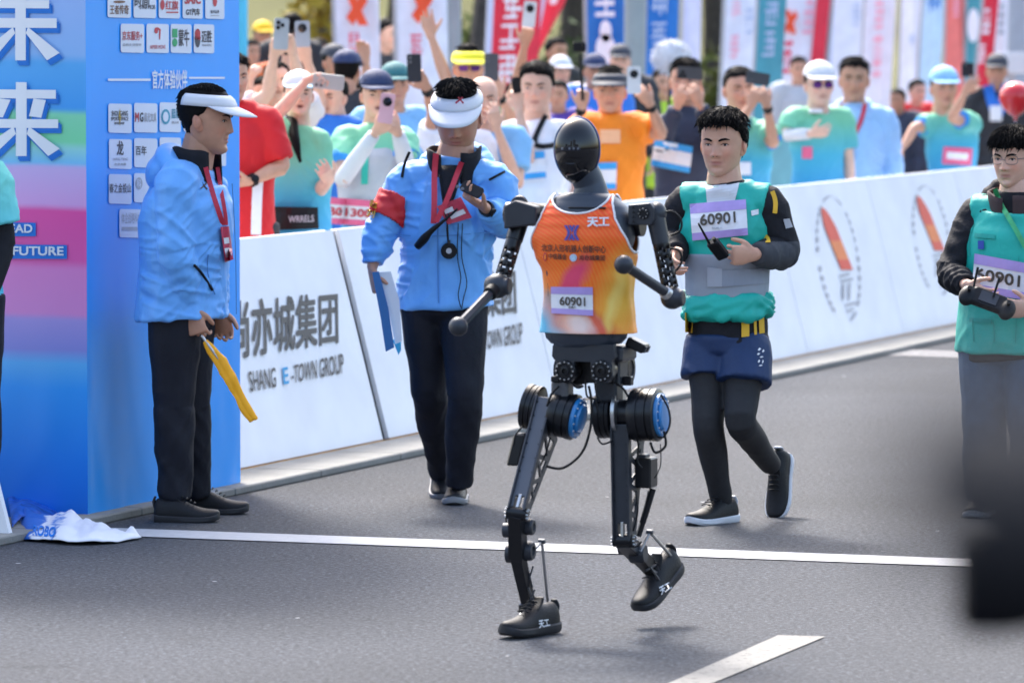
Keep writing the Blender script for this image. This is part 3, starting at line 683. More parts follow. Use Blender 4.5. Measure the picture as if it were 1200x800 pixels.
# ---- neck and torso
tc = lambda y: R(687, y, .0)
MB().loft([R(684, 200, .0), R(690, 214, .01), R(692, 224, .01), R(692, 233, .008), R(690, 241, .004), R(688, 250, 0), R(687, 262, 0)],
          [(.05, .055), (.052, .052), (.058, .054), (.072, .06), (.10, .07), (.14, .085), (.158, .095)], RL, n=40, k=4).build('neck', SLT, rob, 60)
MB().box(R(688, 243.5, -.088), .13, .012, .006, RL, RF, Z, ch=.002).build('collar_slot', BLK, rob, 0)
lathe(R(687, 236, -.062), RF, [(0, .007), (.004, .007), (.005, .003)], 'collar_button', BLK, n=12)
TS = [(402, .118, .085), (388, .14, .098), (340, .142, .1), (300, .152, .105), (272, .166, .106), (254, .160, .096), (243, .14, .084), (233, .11, .07), (226, .07, .06)]
MB().loft([tc(y) for y, a, b in TS], [(a, b) for y, a, b in TS], RL, n=40, sup=2.5, k=3).build('torso', SLT, rob, 50)
# singlet: a thin shell with real neck and arm openings
SS = [(389, .163, .118), (372, .157, .115), (345, .150, .111), (320, .154, .114), (298, .172, .118), (278, .190, .118), (264, .183, .111), (252, .166, .102), (243, .149, .092), (236, .130, .082), (230, .112, .073), (225, .08, .062)]
pts = [R(686 + (4.5 if y > 315 else 1.5 if y > 297 else 0), y) for y, a, b in SS]
pp, vv = spline(pts, [(a, b) for y, a, b in SS], 8)
n = 120; vs = []; loc = []
for i, (p, (a, b)) in enumerate(zip(pp, vv)):
    for j in range(n):
        t = 6.2832 * j / n; c_, s_ = math.cos(t), math.sin(t); q = (abs(c_) ** 2.4 + abs(s_) ** 2.4) ** (-1 / 2.4); c_ *= q; s_ *= q
        low = max(0, 1 - i / 44)
        rip = 1 + .022 * low * math.sin(5 * t + 1.3) + .012 * low * math.sin(11 * t + i * .06) + .006 * math.sin(9 * t + i * .17)
        vs.append(p + RL * (a * s_ * rip) + RF * (b * c_ * rip)); loc.append((a * s_, b * c_))
za = tc(262).z; zn = tc(229).z; fs = []
for i in range(len(pp) - 1):
    for j in range(n):
        j2 = (j + 1) % n; ids = (i * n + j, i * n + j2, (i + 1) * n + j2, (i + 1) * n + j)
        la = sum(loc[k][0] for k in ids) / 4; f = sum(loc[k][1] for k in ids) / 4; z = sum(vs[k].z for k in ids) / 4
        if abs(la) > .085 and ((f + .004) / .082) ** 2 + ((z - za) / .098) ** 2 < 1: continue
        if (la / .098) ** 2 + ((z - zn) / (.058 if f > 0 else .03)) ** 2 < 1 and z > zn - .06: continue
        if i > len(pp) - 5: continue
        fs.append(ids)
me = MB().add(vs, fs).mesh(rbase); bm = bmesh.new(); bm.from_mesh(me)
bmesh.ops.delete(bm, geom=[v for v in bm.verts if not v.link_faces], context='VERTS')
for _ in range(14):
    mv = {}
    for v in bm.verts:
        be = [e for e in v.link_edges if e.is_boundary]
        if len(be) == 2 and v.co.z > tc(384).z: mv[v] = v.co * .4 + (be[0].other_vert(v).co + be[1].other_vert(v).co) * .3
    for v, c in mv.items(): v.co = c
loops = []; seen = set()
for e in bm.edges:
    if e.is_boundary and e not in seen:
        lp = [e.verts[0], e.verts[1]]; seen.add(e)
        while True:
            nx_ = [q for q in lp[-1].link_edges if q.is_boundary and q not in seen]
            if not nx_: break
            seen.add(nx_[0]); lp.append(nx_[0].other_vert(lp[-1]))
        if len(lp) > 20: loops.append([v.co + rbase for v in lp])
bm.to_mesh(me); bm.free()
def singlet_mat():
    m = mat('singlet_print', (1, 1, 1), .55, var=0, bump=.12, bs=160); nn = m.node_tree.nodes; l = m.node_tree.links; b = nn['Principled BSDF']
    tcn = nn.new('ShaderNodeTexCoord'); mp = nn.new('ShaderNodeMapping'); mp.inputs['Rotation'].default_value = (0, 0, .343); l.new(tcn.outputs['Object'], mp.inputs[0])
    sp = nn.new('ShaderNodeSeparateXYZ'); l.new(mp.outputs[0], sp.inputs[0])
    def blob(cx, cz, rx, rz, rot=0., soft=1.0):
        q = nn.new('ShaderNodeMapping'); q.vector_type = 'TEXTURE'; q.inputs['Location'].default_value = (cx, 0, cz); q.inputs['Rotation'].default_value = (0, rot, 0); q.inputs['Scale'].default_value = (rx, 1e3, rz); l.new(nz_v, q.inputs[0])
        g = nn.new('ShaderNodeVectorMath'); g.operation = 'LENGTH'; l.new(q.outputs[0], g.inputs[0])
        r = nn.new('ShaderNodeMapRange'); r.inputs[1].default_value = 1; r.inputs[2].default_value = 1 - soft; l.new(g.outputs['Value'], r.inputs[0]); return r.outputs[0]
    nz = nn.new('ShaderNodeTexNoise'); nz.inputs['Scale'].default_value = 9; l.new(mp.outputs[0], nz.inputs['Vector'])
    vm = nn.new('ShaderNodeVectorMath'); vm.operation = 'MULTIPLY_ADD'; vm.inputs[1].default_value = (.05, 0, .05); l.new(nz.outputs['Color'], vm.inputs[0]); l.new(mp.outputs[0], vm.inputs[2]); nz_v = vm.outputs[0]
    def mix(a, col, fac):
        q = nn.new('ShaderNodeMix'); q.data_type = 'RGBA'; l.new(fac, q.inputs[0]); l.new(a, q.inputs[6]); q.inputs[7].default_value = (*srgb(col), 1); return q.outputs[2]
    cr = nn.new('ShaderNodeValToRGB'); mr = nn.new('ShaderNodeMapRange'); mr.inputs[1].default_value = .99; mr.inputs[2].default_value = 1.46; l.new(sp.outputs[2], mr.inputs[0]); l.new(mr.outputs[0], cr.inputs[0])
    e = cr.color_ramp.elements; e[0].color = (*srgb('#ff8a24'), 1); e[1].color = (*srgb('#ff4a08'), 1); e[1].position = .95; k = e.new(.45); k.color = (*srgb('#ff7010'), 1)
    c = cr.outputs[0]
    wv_ = nn.new('ShaderNodeTexWave'); wv_.wave_type = 'RINGS'; wv_.rings_direction = 'Y'; wv_.inputs['Scale'].default_value = 26; wv_.inputs['Distortion'].default_value = 1.2
    q = nn.new('ShaderNodeMapping'); q.inputs['Location'].default_value = (.22, 0, -1.1); l.new(mp.outputs[0], q.inputs[0]); l.new(q.outputs[0], wv_.inputs['Vector'])
    wr = nn.new('ShaderNodeMapRange'); wr.inputs[1].default_value = .55; wr.inputs[2].default_value = .9; wr.inputs[4].default_value = .22; l.new(wv_.outputs[0], wr.inputs[0]); c = mix(c, '#f7b04a', wr.outputs[0])
    for a in ((.16, 1.02, .10, .22, .3, '#f3b63a', .8), (.0, 1.06, .05, .13, .5, '#e8436a', .5), (.11, .88, .06, .12, -.5, '#d8452c', .7), (.13, .98, .025, .2, .25, '#f9d26a', .9), (.03, .93, .07, .10, -.7, '#f6d9cf', .75), (.09, .93, .018, .16, -.5, '#e9684a', .7), (-.14, 1.05, .05, .10, 0, '#f6a040', .9), (-.06, 1.02, .07, .04, 0, '#8f8f7a', .9), (-.16, .90, .15, .17, -.3, '#4fb4dc', .6), (-.05, .865, .09, .06, 0, '#7fc3dd', .8), (-.16, .94, .05, .1, 0, '#5fb9d5', .9)):
        c = mix(c, a[5], blob(a[0], a[1] + .125, a[2], a[3], a[4], a[6]))
    l.new(c, b.inputs['Base Color']); b.inputs['Sheen Weight'].default_value = .1
    return m
sg = finish(me, 'singlet', singlet_mat(), rob, 180); sd = sg.modifiers.new('t', 'SOLIDIFY'); sd.thickness = .0025
PIP = mat('piping_white', (.82, .82, .84), .6, var=.03)
for lp in loops:
    if sum(v.z for v in lp) / len(lp) < tc(370).z: continue
    closed = (lp[0] - lp[-1]).length < .02
    MB().loft(lp[::2] + ([lp[0]] if closed else []), [(.0052, .0036)] * (len(lp[::2]) + (1 if closed else 0)), RF, n=8).build('piping', PIP, sg, 180)
stree = BVHTree.FromPolygons([v.co + rbase for v in me.vertices], [tuple(p.vertices) for p in me.polygons])
def sghit(off):
    def f(x, y):
        r = ray(x, y).normalized(); h = stree.ray_cast(CAM, r); p = h[0] if h[0] is not None else R(x, y, -.11); return p - r * off
    return f
IND = mat('logo_indigo', (.08, .07, .33), .6, var=.03)
print_quad(text_mesh('天工', .035), ((688, 254.5), (714, 254), (714, 265.5), (688, 266)), sghit(.005), 'lettering', PIP, sg)
xl = [[(0, 1), (.2, 1), (.38, .62), (.38, .38), (.2, 0), (0, 0), (.2, .38), (.2, .62)], [(1, 1), (.8, 1), (.62, .62), (.62, .38), (.8, 0), (1, 0), (.8, .38), (.8, .62)], [(.28, 1), (.45, 1), (.6, .68), (.5, .5)], [(.72, 0), (.55, 0), (.4, .32), (.5, .5)], [(.72, 1), (.58, 1), (.5, .82), (.58, .66)], [(.28, 0), (.42, 0), (.5, .18), (.42, .34)]]
for pl in xl:
    x0 = min(p[0] for p in pl); x1 = max(p[0] for p in pl); y0 = min(p[1] for p in pl); y1 = max(p[1] for p in pl)
    print_quad(poly_mesh([pl]), box_quad(661 + 18 * x0, 281.5 - 17.5 * y1, 661 + 18 * x1, 281.5 - 17.5 * y0), sghit(.005), 'emblem_stroke', IND, sg)
DK = mat('print_dark', (.06, .035, .03), .6)
print_quad(text_mesh('北京人形机器人创新中心', .012), ((634, 286), (710, 288), (710, 297), (635, 294.5)), sghit(.005), 'lettering', DK, sg)
print_quad(text_mesh('中信基金', .012), ((642.5, 296.5), (664, 297.5), (664, 304.5), (643, 303.5)), sghit(.005), 'lettering', DK, sg)
print_quad(text_mesh('尚亦城集团', .012), ((679, 298.5), (709, 299), (709, 305.5), (679, 305)), sghit(.005), 'lettering', DK, sg)
print_quad(poly_mesh([disc()]), box_quad(636.5, 296, 641, 306), sghit(.004), 'round_mark', RINK, sg); print_quad(poly_mesh([disc()]), box_quad(637.5, 297.5, 640, 304.5), sghit(.0055), 'round_mark', mat('singlet_orange', srgb('#f08030'), .6), sg)
print_quad(poly_mesh([disc()]), box_quad(667.5, 297.5, 676, 306.5), sghit(.0045), 'round_mark', mat('ball_blue', (.45, .6, .75), .5, var=.3, vs=120), sg)
BIBW = mat('bib_white', (.80, .79, .82), .6, var=.03, vs=12); BIBL = mat('bib_lilac', srgb('#b49bd8'), .6, var=.08, vs=20); NUM = mat('bib_number', (.07, .055, .04), .6)
def bib(hit, quad, parent, number, num_m=NUM, band=BIBL, white=BIBW, off=(.006, .0075, .009), nums=(.12, .74, .30, .66)):
    TL, TR, BR, BL = [np.array(q, float) for q in quad]
    def sub(u0, v0, u1, v1):
        f = lambda u, v: tuple((TL * (1 - u) + TR * u) * (1 - v) + (BL * (1 - u) + BR * u) * v)
        return (f(u0, v0), f(u1, v0), f(u1, v1), f(u0, v1))
    b = print_quad(rect_mesh(8, 5), quad, hit(off[0]), 'race_bib', white, parent)
    print_quad(rect_mesh(8, 2), sub(0, 0, 1, .27), hit(off[1]), 'bib_band', band, b); print_quad(rect_mesh(8, 2), sub(0, .80, 1, 1), hit(off[1]), 'bib_band', band, b)
    print_quad(text_mesh(number, .02), sub(nums[0], nums[2], nums[1] + nums[0] * 0, nums[3]), hit(off[2]), 'bib_number', num_m, b)
    return b
bb = bib(sghit, ((645.5, 336), (694.5, 336.5), (695, 370), (646, 367)), rob, '60901', nums=(.20, .82, .36, .68))
print_quad(text_mesh('机器人', .01), box_quad(666, 358.5, 675, 361), sghit(.009), 'bib_caption', NUM, bb)
# ---- waist and pelvis
MB().loft([R(690, 384), R(690, 392), R(691, 399), R(692, 403)], [(.128, .10), (.13, .10), (.118, .092), (.10, .08)], RL, n=8, sup=3.5).build('waist_plate', SLT, rob, 20)
pc = R(697, 413, .03); MB().box(pc, .245, .16, .05, RL, RF, Z, ch=.008).build('pelvis_body', GUN, rob, 0, bevel=.002)
pf = R(684, 0, -.075); pf.z = R(684, 414, -.075).z
def pp2(x, y): return ((x - 684) * RK / .942, -(y - 414) * RK)
MB().prism([pp2(*q) for q in ((648, 405), (719, 403), (721, 418), (717, 422), (718, 440), (712, 448), (699, 448), (693, 442), (692, 424), (673, 424), (674, 441), (669, 448), (657, 448), (651, 441), (652, 424), (647, 418))], pf, RL, Z, -RF, .03).build('pelvis_bracket', GUN, rob, 0, bevel=.002)
for x in (662.5, 705):
    c = onplane(x, 434.5, pf, RF)
    h = lathe(c, RF, [(-.06, .036), (.004, .036), (.008, .033), (.009, .026), (.006, .024), (.006, .017), (.011, .016), (.012, .009), (.002, .008), (.002, .0)], 'hip_yaw_bearing', BLK)
    bolts(c + RF * .0085, RF, .0295, 12, .003, h)
lathe(R(734, 432, .09), RL, [(-.03, .045), (-.026, .056), (.012, .056), (.016, .05), (.018, .03), (.014, .028), (.014, 0)], 'waist_motor', BLK)
lathe(R(670, 434, .11), RL, [(-.05, .045), (-.046, .054), (.03, .054), (.034, .048)], 'waist_motor', BLK)
MB().box(R(722, 436, .02), .055, .09, .085, RL, RF, Z, ch=.006).build('pelvis_side_block', GUN, rob, 0); MB().box(R(684, 432, .03), .10, .06, .09, RL, RF, Z, ch=.006).build('pelvis_spine', BLK, rob, 0)
cv = (RL - Z * .45).normalized(); co = MB(); co.box(R(747, 404, -.01), .065, .06, .032, cv, RF, RF.cross(cv), ch=.004); o = co.build('connector_box', BLK, rob, 0)
for s in (-.018, .012): MB().box(R(747, 404, -.01) + cv * .034 + RF * s, .006, .018, .022, cv, RF, RF.cross(cv)).build('socket', GUN, o, 0)
# ---- legs
def drum(c, ax, L, r, name, m, ridges=True):
    pr = [(-L / 2, r * .80), (-L / 2 + .004, r * .96), (-L * .38, r)]
    if ridges: pr += [(-L * .12, r), (-L * .11, r * .95), (-L * .04, r * .95), (-L * .03, r * .985), (L * .2, r * .985), (L * .21, r * .93), (L * .27, r * .93), (L * .28, r)]
    pr += [(L / 2 - .004, r), (L / 2, r * .92)]
    return lathe(c, ax, pr, name, m, n=40)
def hip(cx1, cx2, capx, cy1, cy2, capy, capr, dys, tag_):
    d1 = R(*cx1); d2 = R(*cx2); ax = (d2 - d1).normalized()
    return d1, d2, ax
# right leg (under the viewer-left hip)
axr = (RL - Z * .20).normalized(); 
dA = R(624, 477, .06); dB = R(661, 486, .0)
drum(dA, axr, .055, .076, 'hip_motor', BLK); o = drum(dB, axr, .085, .077, 'hip_motor', BLK)
lathe(dB + axr * .043, axr, [(-.002, .068), (.012, .068), (.014, .060), (.008, .056)], 'motor_rim', CAPB, o, 40)
cp = lathe(dB + axr * .048, axr, [(0, .050), (.012, .05), (.018, .045), (.02, .02), (.02, 0)], 'motor_cap', CAPB, o, 40); bolts(dB + axr * .0565, axr, .061, 14, .003, o)
MB().box(R(659, 457, .0), .06, .07, .07, RL, RF, Z, ch=.008).build('hip_link', LNK, rob, 0, bevel=.002)
# left leg (viewer right)
axl = (RL + Z * .03).normalized(); eA = R(711, 486, .05); eB = R(757, 486, -.02)
drum(eA, axl, .062, .078, 'hip_motor', BLK); o = drum(eB, axl, .095, .088, 'hip_motor', BLK)
lathe(R(728, 484, .02), axl, [(-.012, .075), (-.012, .08), (.0, .08), (.0, .075)], 'motor_ring', SIL, rob, 40)
lathe(R(735, 485, .01), axl, [(-.03, .05), (.04, .05)], 'hip_axle', BLK, rob)
lathe(eB + axl * .048, axl, [(-.002, .072), (.010, .072), (.012, .064), (.006, .06)], 'motor_rim', CAPB, o, 40)
lathe(eB + axl * .052, axl, [(0, .052), (.010, .052), (.016, .047), (.018, .02), (.018, 0)], 'motor_cap', CAPB, o, 40); bolts(eB + axl * .0595, axl, .064, 14, .003, o)
MB().box(R(714, 458, .02), .075, .08, .07, RL, RF, Z, ch=.008).build('hip_link', GUN, rob, 0, bevel=.002)
def bar(a, b, w1, t1, w2, t2, side, name, m, par=None, bev=.0015):
    t = (b - a).normalized(); s = perp(t, side); q = t.cross(s)
    vs = [p + s * (w_ / 2 * i) + q * (t_ / 2 * j) for p, w_, t_ in ((a, w1, t1), (b, w2, t2)) for i, j in ((-1, -1), (1, -1), (1, 1), (-1, 1))]
    return MB().add(vs, [(3, 2, 1, 0), (4, 5, 6, 7), (0, 1, 5, 4), (1, 2, 6, 5), (2, 3, 7, 6), (3, 0, 4, 7)]).build(name, m, par or rob, 0, bevel=bev)
def barm(mb, a, b, w, t, side): mb.loft([a, b], [(w * .707, t * .707)] * 2, [side] * 2, n=4)
def plate(a, b, wa, wb, th, side, name, m, par=None, bev=.003):
    """flat link from a to b, width along side"""
    t = (b - a).normalized(); s = perp(t, side); nn_ = t.cross(s)
    vs = [a - s * wa / 2, a + s * wa / 2, b + s * wb / 2, b - s * wb / 2]; vs = [v + nn_ * th / 2 for v in vs] + [v - nn_ * th / 2 for v in vs]
    return MB().add(vs, [(0, 1, 2, 3), (7, 6, 5, 4), (0, 4, 5, 1), (1, 5, 6, 2), (2, 6, 7, 3), (3, 7, 4, 0)]).build(name, m, par or rob, 0, bevel=bev)
def thigh(top, knee, wa, wb, m, side, tdepth, sign):
    t = (knee - top).normalized(); s = perp(t, side); f = t.cross(s); f = f if f.dot(RF) > 0 else -f
    fr = f * .035
    th_ = plate(top + fr, knee + fr * .4 - t * .055, wa, wb, .012, s, 'thigh_front_plate', m)
    for sg_ in (-1, 1):        # fork cheeks around the knee slot
        plate(knee + fr * .4 - t * .06 + s * sg_ * wb * .38, knee + fr * .25 + s * sg_ * wb * .38, wb * .24, wb * .24, .014, s, 'knee_fork', m, th_)
    for sg_ in (-1, 1):
        o_ = s * sg_ * wa * .46; o2 = s * sg_ * wb * .46; bk = -f * tdepth; fr2 = f * .034
        A = top + o_ + fr2; B = knee + o2 + fr2 * .4; C = top + o_ + bk + t * .05; D = knee + o2 - f * .02 - t * .0
        def cheek(p, q, w): plate(p, q, w, w, .006, f, 'side_rail', GUN, th_, .001)
        cheek(A, B, .034); cheek(C, D, .028)
        for u in (.05, .28, .52, .76):
            p, q = A.lerp(B, u), C.lerp(D, u); cheek(p, q, .017); cheek(q, A.lerp(B, min(1, u + .23)), .016)
    bl_m = MB()
    for u in (.06, .2, .34, .48, .62, .76):
        for sg_ in (-1, 1): bl_m.lathe((top + fr).lerp(knee + fr * .4 - t * .055, u) + s * sg_ * (wa + (wb - wa) * u) * .36 + f * .005, f, [(0, .0035), (.003, .0035), (.0035, .002)], 6)
    bl_m.build('plate_screws', BLK, th_, 30)['kind'] = 'stuff'
    MB().lathe(knee - s * wb * .62, s, [(0, .012), (.003, .022), (wb * 1.24 - .003, .022), (wb * 1.24, .012)], 24).build('knee_pivot', BLK, rob)
    bolts(knee + s * (wb * .63), s, .016, 8, .0025, th_); bolts(knee - s * (wb * .63), -s, .016, 8, .0025, th_)
    bar(knee - t * .062 + f * .012, knee - t * .012 + f * .012, .010, .018, .010, .018, s, 'knee_rod', SIL)
    return s, f, t
kR = R(606, 601, -.2); kL = R(731, 633, -.03)
thigh(R(640.5, 472, .03), kR, .054, .058, LNK, axr, .13, 1)
thigh(R(731, 497, .0), kL, .062, .060, GUN, axl, .11, 1)
def crank(p0, p1, p2, side):
    c = bar(p0, p1, .012, .008, .009, .007, side, 'crank_lever', SIL)
    MB().cyl(p1, p2, .0052, n=12).build('push_rod', SIL, rob)
    for q in (p1, p2): MB().lathe(q - side * .012, side, [(0, .005), (.002, .0085), (.022, .0085), (.024, .005)], 16).build('rod_end', LNK, rob)
# right shank
s1 = R(607, 652, -.1); s2 = R(621, 714, -.0)
bar(kR, s1, .046, .05, .05, .05, axr, 'shank_upper', BLK); bar(s1, s2, .040, .042, .034, .04, axr, 'shank_lower', BLK)
for (x, y, dy, r, L) in ((621, 617, -.15, .027, .014), (597.5, 621, -.15, .024, .02), (618.5, 645, -.1, .033, .02), (601.5, 648, -.08, .032, .02)):
    o = lathe(R(x, y, dy), RL, [(-L, r), (L * .6, r), (L, r * .85), (L, r * .5), (L * .7, r * .45), (L * .7, 0)], 'shank_motor', GUN, n=28)
for a, b in (((617, 660), (624, 688)), ((625, 662), (617, 688)), ((619, 688), (627, 708)), ((627, 690), (619, 708))):
    bar(R(*a, -.07), R(*b, -.05), .005, .005, .005, .005, RL, 'truss_bar', LNK, bev=0)
crank(R(621, 648, -.09), R(635, 634, -.06), R(643, 717, .06), RL)
MB().box(R(621, 712, -.005), .06, .07, .035, RL, RF, Z, ch=.006).build('ankle_bracket', BLK, rob, 0); MB().box(R(637, 716, .05), .045, .03, .03, RL, RF, Z, ch=.005).build('ankle_arm', GUN, rob, 0)
MB().lathe(R(613, 722, -.06), RL, [(-.01, .012), (.012, .012), (.014, .008)], 16).build('ankle_joint', SIL, rob)
# left shank: folded back
l1 = R(750, 652, .12); l2 = R(776, 680, .30)
bar(kL, l1, .05, .05, .05, .05, axl, 'shank_upper', BLK); bar(l1, l2, .042, .045, .036, .04, axl, 'shank_lower', BLK)
lathe(R(750, 648, .06), RL, [(-.03, .033), (.012, .033), (.02, .028), (.02, .012)], 'shank_motor', GUN); lathe(R(733, 640, .05), RL, [(-.02, .028), (.02, .028)], 'shank_motor', GUN)
for a, b in (((752, 660), (772, 672)), ((757, 668), (770, 660)), ((762, 664), (776, 684))): bar(R(*a, .12), R(*b, .2), .006, .005, .006, .005, RL, 'truss_bar', LNK, bev=0)
crank(R(750, 646, .03), R(761.5, 623, .06), R(795, 661, .33), RL)
MB().box(R(776, 676, .27), .06, .06, .05, RL, RF, Z, ch=.006).build('ankle_bracket', BLK, rob, 0); MB().box(R(788, 662, .32), .045, .05, .05, RL, RF, Z, ch=.006).build('ankle_arm', BLK, rob, 0)
# motor boxes and cables
MB().box(R(757, 553, .03), .058, .08, .10, RL, RF, Z, ch=.005).build('thigh_motor_box', BLK, rob, 0); MB().box(R(754, 535, .03), .03, .05, .02, RL, RF, Z, ch=.003).build('thigh_motor_lid', GUN, rob, 0)
MB().box(R(608, 526, .02), .045, .06, .11, RL, RF, (Z + V((.25, 0, 0))).normalized(), ch=.006).build('thigh_motor_box', BLK, rob, 0)
MB().loft([R(765, 572, .05), R(757, 600, .05), R(748, 628, .05)], [.012, .011, .010], n=10, k=3).build('knee_actuator', BLK, rob)
for path, r in ((((690, 452), (693, 470), (692, 500), (682, 530), (660, 548), (640, 546)), .0045), (((686, 446), (688, 464), (697, 468), (700, 478), (703, 490)), .0035), (((697, 448), (699, 462), (704, 470)), .003),
                (((774, 462), (783, 478), (785, 497), (777, 512), (766, 510)), .0035), (((778, 505), (780, 522), (768, 530), (762, 518)), .0045), (((774, 520), (774, 545), (767, 560)), .002), (((612, 500), (604, 510), (602, 522)), .003), (((600, 590), (593, 605), (596, 625)), .003)):
    MB().tube([R(x, y, -.06) for x, y in path], r, 8, 5).build('cable', RUB, rob, 180)
for path, r in ((((655, 452), (646, 462), (641, 476)), .004), (((668, 446), (676, 454), (684, 452)), .0035), (((722, 448), (731, 456), (738, 468)), .004), (((742, 505), (748, 520), (747, 540), (752, 548)), .0035), (((745, 575), (747, 600), (742, 622)), .0035), (((760, 575), (756, 592), (750, 612)), .0025),
                (((645, 512), (640, 530), (632, 548)), .003), (((612, 606), (618, 612), (612, 634)), .003), (((737, 640), (746, 640), (752, 634)), .003), (((700, 512), (706, 520), (718, 516)), .003)):
    MB().tube([R(x, y, -.05) for x, y in path], r, 8, 5).build('cable', RUB, rob, 180)
for x, y, dy, w_, h_ in ((652, 444, -.03, .03, .02), (716, 444, -.03, .034, .022), (736, 446, .0, .03, .03), (680, 446, .02, .05, .02)): MB().box(R(x, y, dy), w_, .03, h_, RL, RF, Z, ch=.003).build('joint_block', BLK, rob, 0)
# ---- arms
def lattice(a, b, r, rows, n, holes, name, m):
    t = (b - a).normalized(); u = perp(t, RL); v = t.cross(u); vs = []; fs = []; L = (b - a).length
    for i in range(rows + 1):
        for j in range(n): th = 6.2832 * (j + .5) / n; vs.append(a + t * (L * i / rows) + u * (r * math.cos(th)) + v * (r * math.sin(th)))
    for i in range(rows):
        for j in range(n):
            if holes(i, j): continue
            j2 = (j + 1) % n; fs.append((i * n + j, i * n + j2, (i + 1) * n + j2, (i + 1) * n + j))
    o = MB().add(vs, fs).build(name, m, rob, 30); sd = o.modifiers.new('t', 'SOLIDIFY'); sd.thickness = .004; return o
HL = lambda lo, hi: (lambda i, j: lo <= i < hi and (i - lo) % 3 != 2 and (j + 2 * ((i // 3) % 2)) % 4 in (0, 1))
# right arm
A0 = R(612, 250, .075); A1 = R(606.5, 268, .05); A2 = R(589, 325, .0)
lathe(R(626, 251, .07), RL, [(-.10, .034), (-.094, .04), (.0, .04), (.006, .036), (.06, .036)], 'shoulder_motor', BLK)
MB().prism([(-.06, -.045), (.052, -.03), (.055, .03), (-.02, .05), (-.06, .03)], R(616, 252, .03), RL, Z, RF, .05).build('shoulder_bracket', GUN, rob, 0, bevel=.006)
u_ = (A2 - A1).normalized(); lathe(R(611, 243, .06), (RF + Z * .5).normalized(), [(-.03, .03), (.03, .03), (.036, .024), (.036, 0)], 'shoulder_cap', BLK)
MB().cyl(A1 - u_ * .05, A1 + u_ * .045, .031, .029, 24, ch=.004).build('upper_arm_collar', BLK, rob)
lattice(A1 + u_ * .03, A2, .027, 16, 24, HL(5, 16), 'upper_arm', BLK)
E = R(583, 335, -.02); f0 = R(573, 346, -.07); f1 = R(537, 382.5, -.24); fd = (f1 - f0).normalized()
eb = MB(); eb.ell(E, .045, .04, .042, n=20, m=12); eb.cyl(E - RL * .04, E + RL * .045, .030, n=24, ch=.004); fuse_e = fuse(eb, .004, 3); shift(fuse_e, rbase); finish(fuse_e, 'elbow_joint', GUN, rob, 180)
MB().cyl(E + fd * .02, E + fd * .06, .027, .024, 24, ch=.003).build('elbow_collar', RUB, rob)
MB().loft([E + fd * .03, f1], [.018, .017], n=6).build('forearm_rod', GUN, rob, 20, bevel=.002); MB().ell(f1, .0315, .0315, .0315, n=28, m=18).build('forearm_ball', GUN, rob, 180)
# left arm
MB().prism([(-.045, -.036), (.035, -.036), (.045, -.02), (.045, .02), (.03, .038), (-.045, .03)], R(751, 251, -.12), RL, Z, -RF, .06).build('shoulder_bracket', GUN, rob, 0, bevel=.004)
for i, y in enumerate((243, 248.5, 254, 259.5)):
    c = R(742.5, y, -.123); MB().prism([(-.006, -.005), (.006, -.005), (0, .006)], c, RL, Z, RF, .002).build('bracket_slot', RUB, rob, 0)
h_ = lathe(R(754, 250, -.125), RF, [(-.01, .02), (.003, .02), (.004, .010), (.001, .009), (.001, 0)], 'shoulder_hub', BLK); bolts(R(754, 250, -.125) + RF * .003, RF, .015, 8, .002, h_)
lathe(R(730, 262, .0), RL, [(-.04, .05), (.02, .05), (.03, .042), (.07, .042)], 'shoulder_motor', BLK)
C1 = R(769, 258, -.09); C2 = R(785.5, 338, -.1); u_ = (C2 - C1).normalized()
MB().ell(R(770, 250, -.085), .032, .036, .038).build('shoulder_cap', GUN, rob, 180)
MB().cyl(C1 - u_ * .03, C1 + u_ * .08, .032, .029, 24, ch=.004).build('upper_arm_collar', GUN, rob)
lattice(C1 + u_ * .07, C2, .028, 16, 24, HL(2, 16), 'upper_arm', BLK)
E2 = R(788, 349, -.1); g0 = R(781, 350, -.13); g1 = R(731, 310, -.30); gd = (g1 - g0).normalized()
eb = MB(); eb.ell(E2, .04, .04, .038, n=20, m=12); eb.cyl(E2 - RL * .03, E2 + RL * .04, .028, n=24, ch=.004); fe = fuse(eb, .004, 3); shift(fe, rbase); finish(fe, 'elbow_joint', GUN, rob, 180)
MB().cyl(E2 + gd * .015, E2 + gd * .05, .024, .021, 24, ch=.003).build('elbow_collar', SIL, rob)
MB().cyl(E2 + gd * .04, g1, .0165, n=20).build('forearm_rod', GUN, rob); MB().ell(g1, .0315, .0315, .0315, n=28, m=18).build('forearm_ball', GUN, rob, 180)
for path in (((776, 250), (788, 248), (798, 258), (797, 270), (786, 276)), ((786, 291), (796, 294), (799, 306), (793, 316), (789, 316))):
    MB().tube([R(x, y, -.09) for x, y in path], .004, 8, 5).build('cable', RUB, rob, 180)
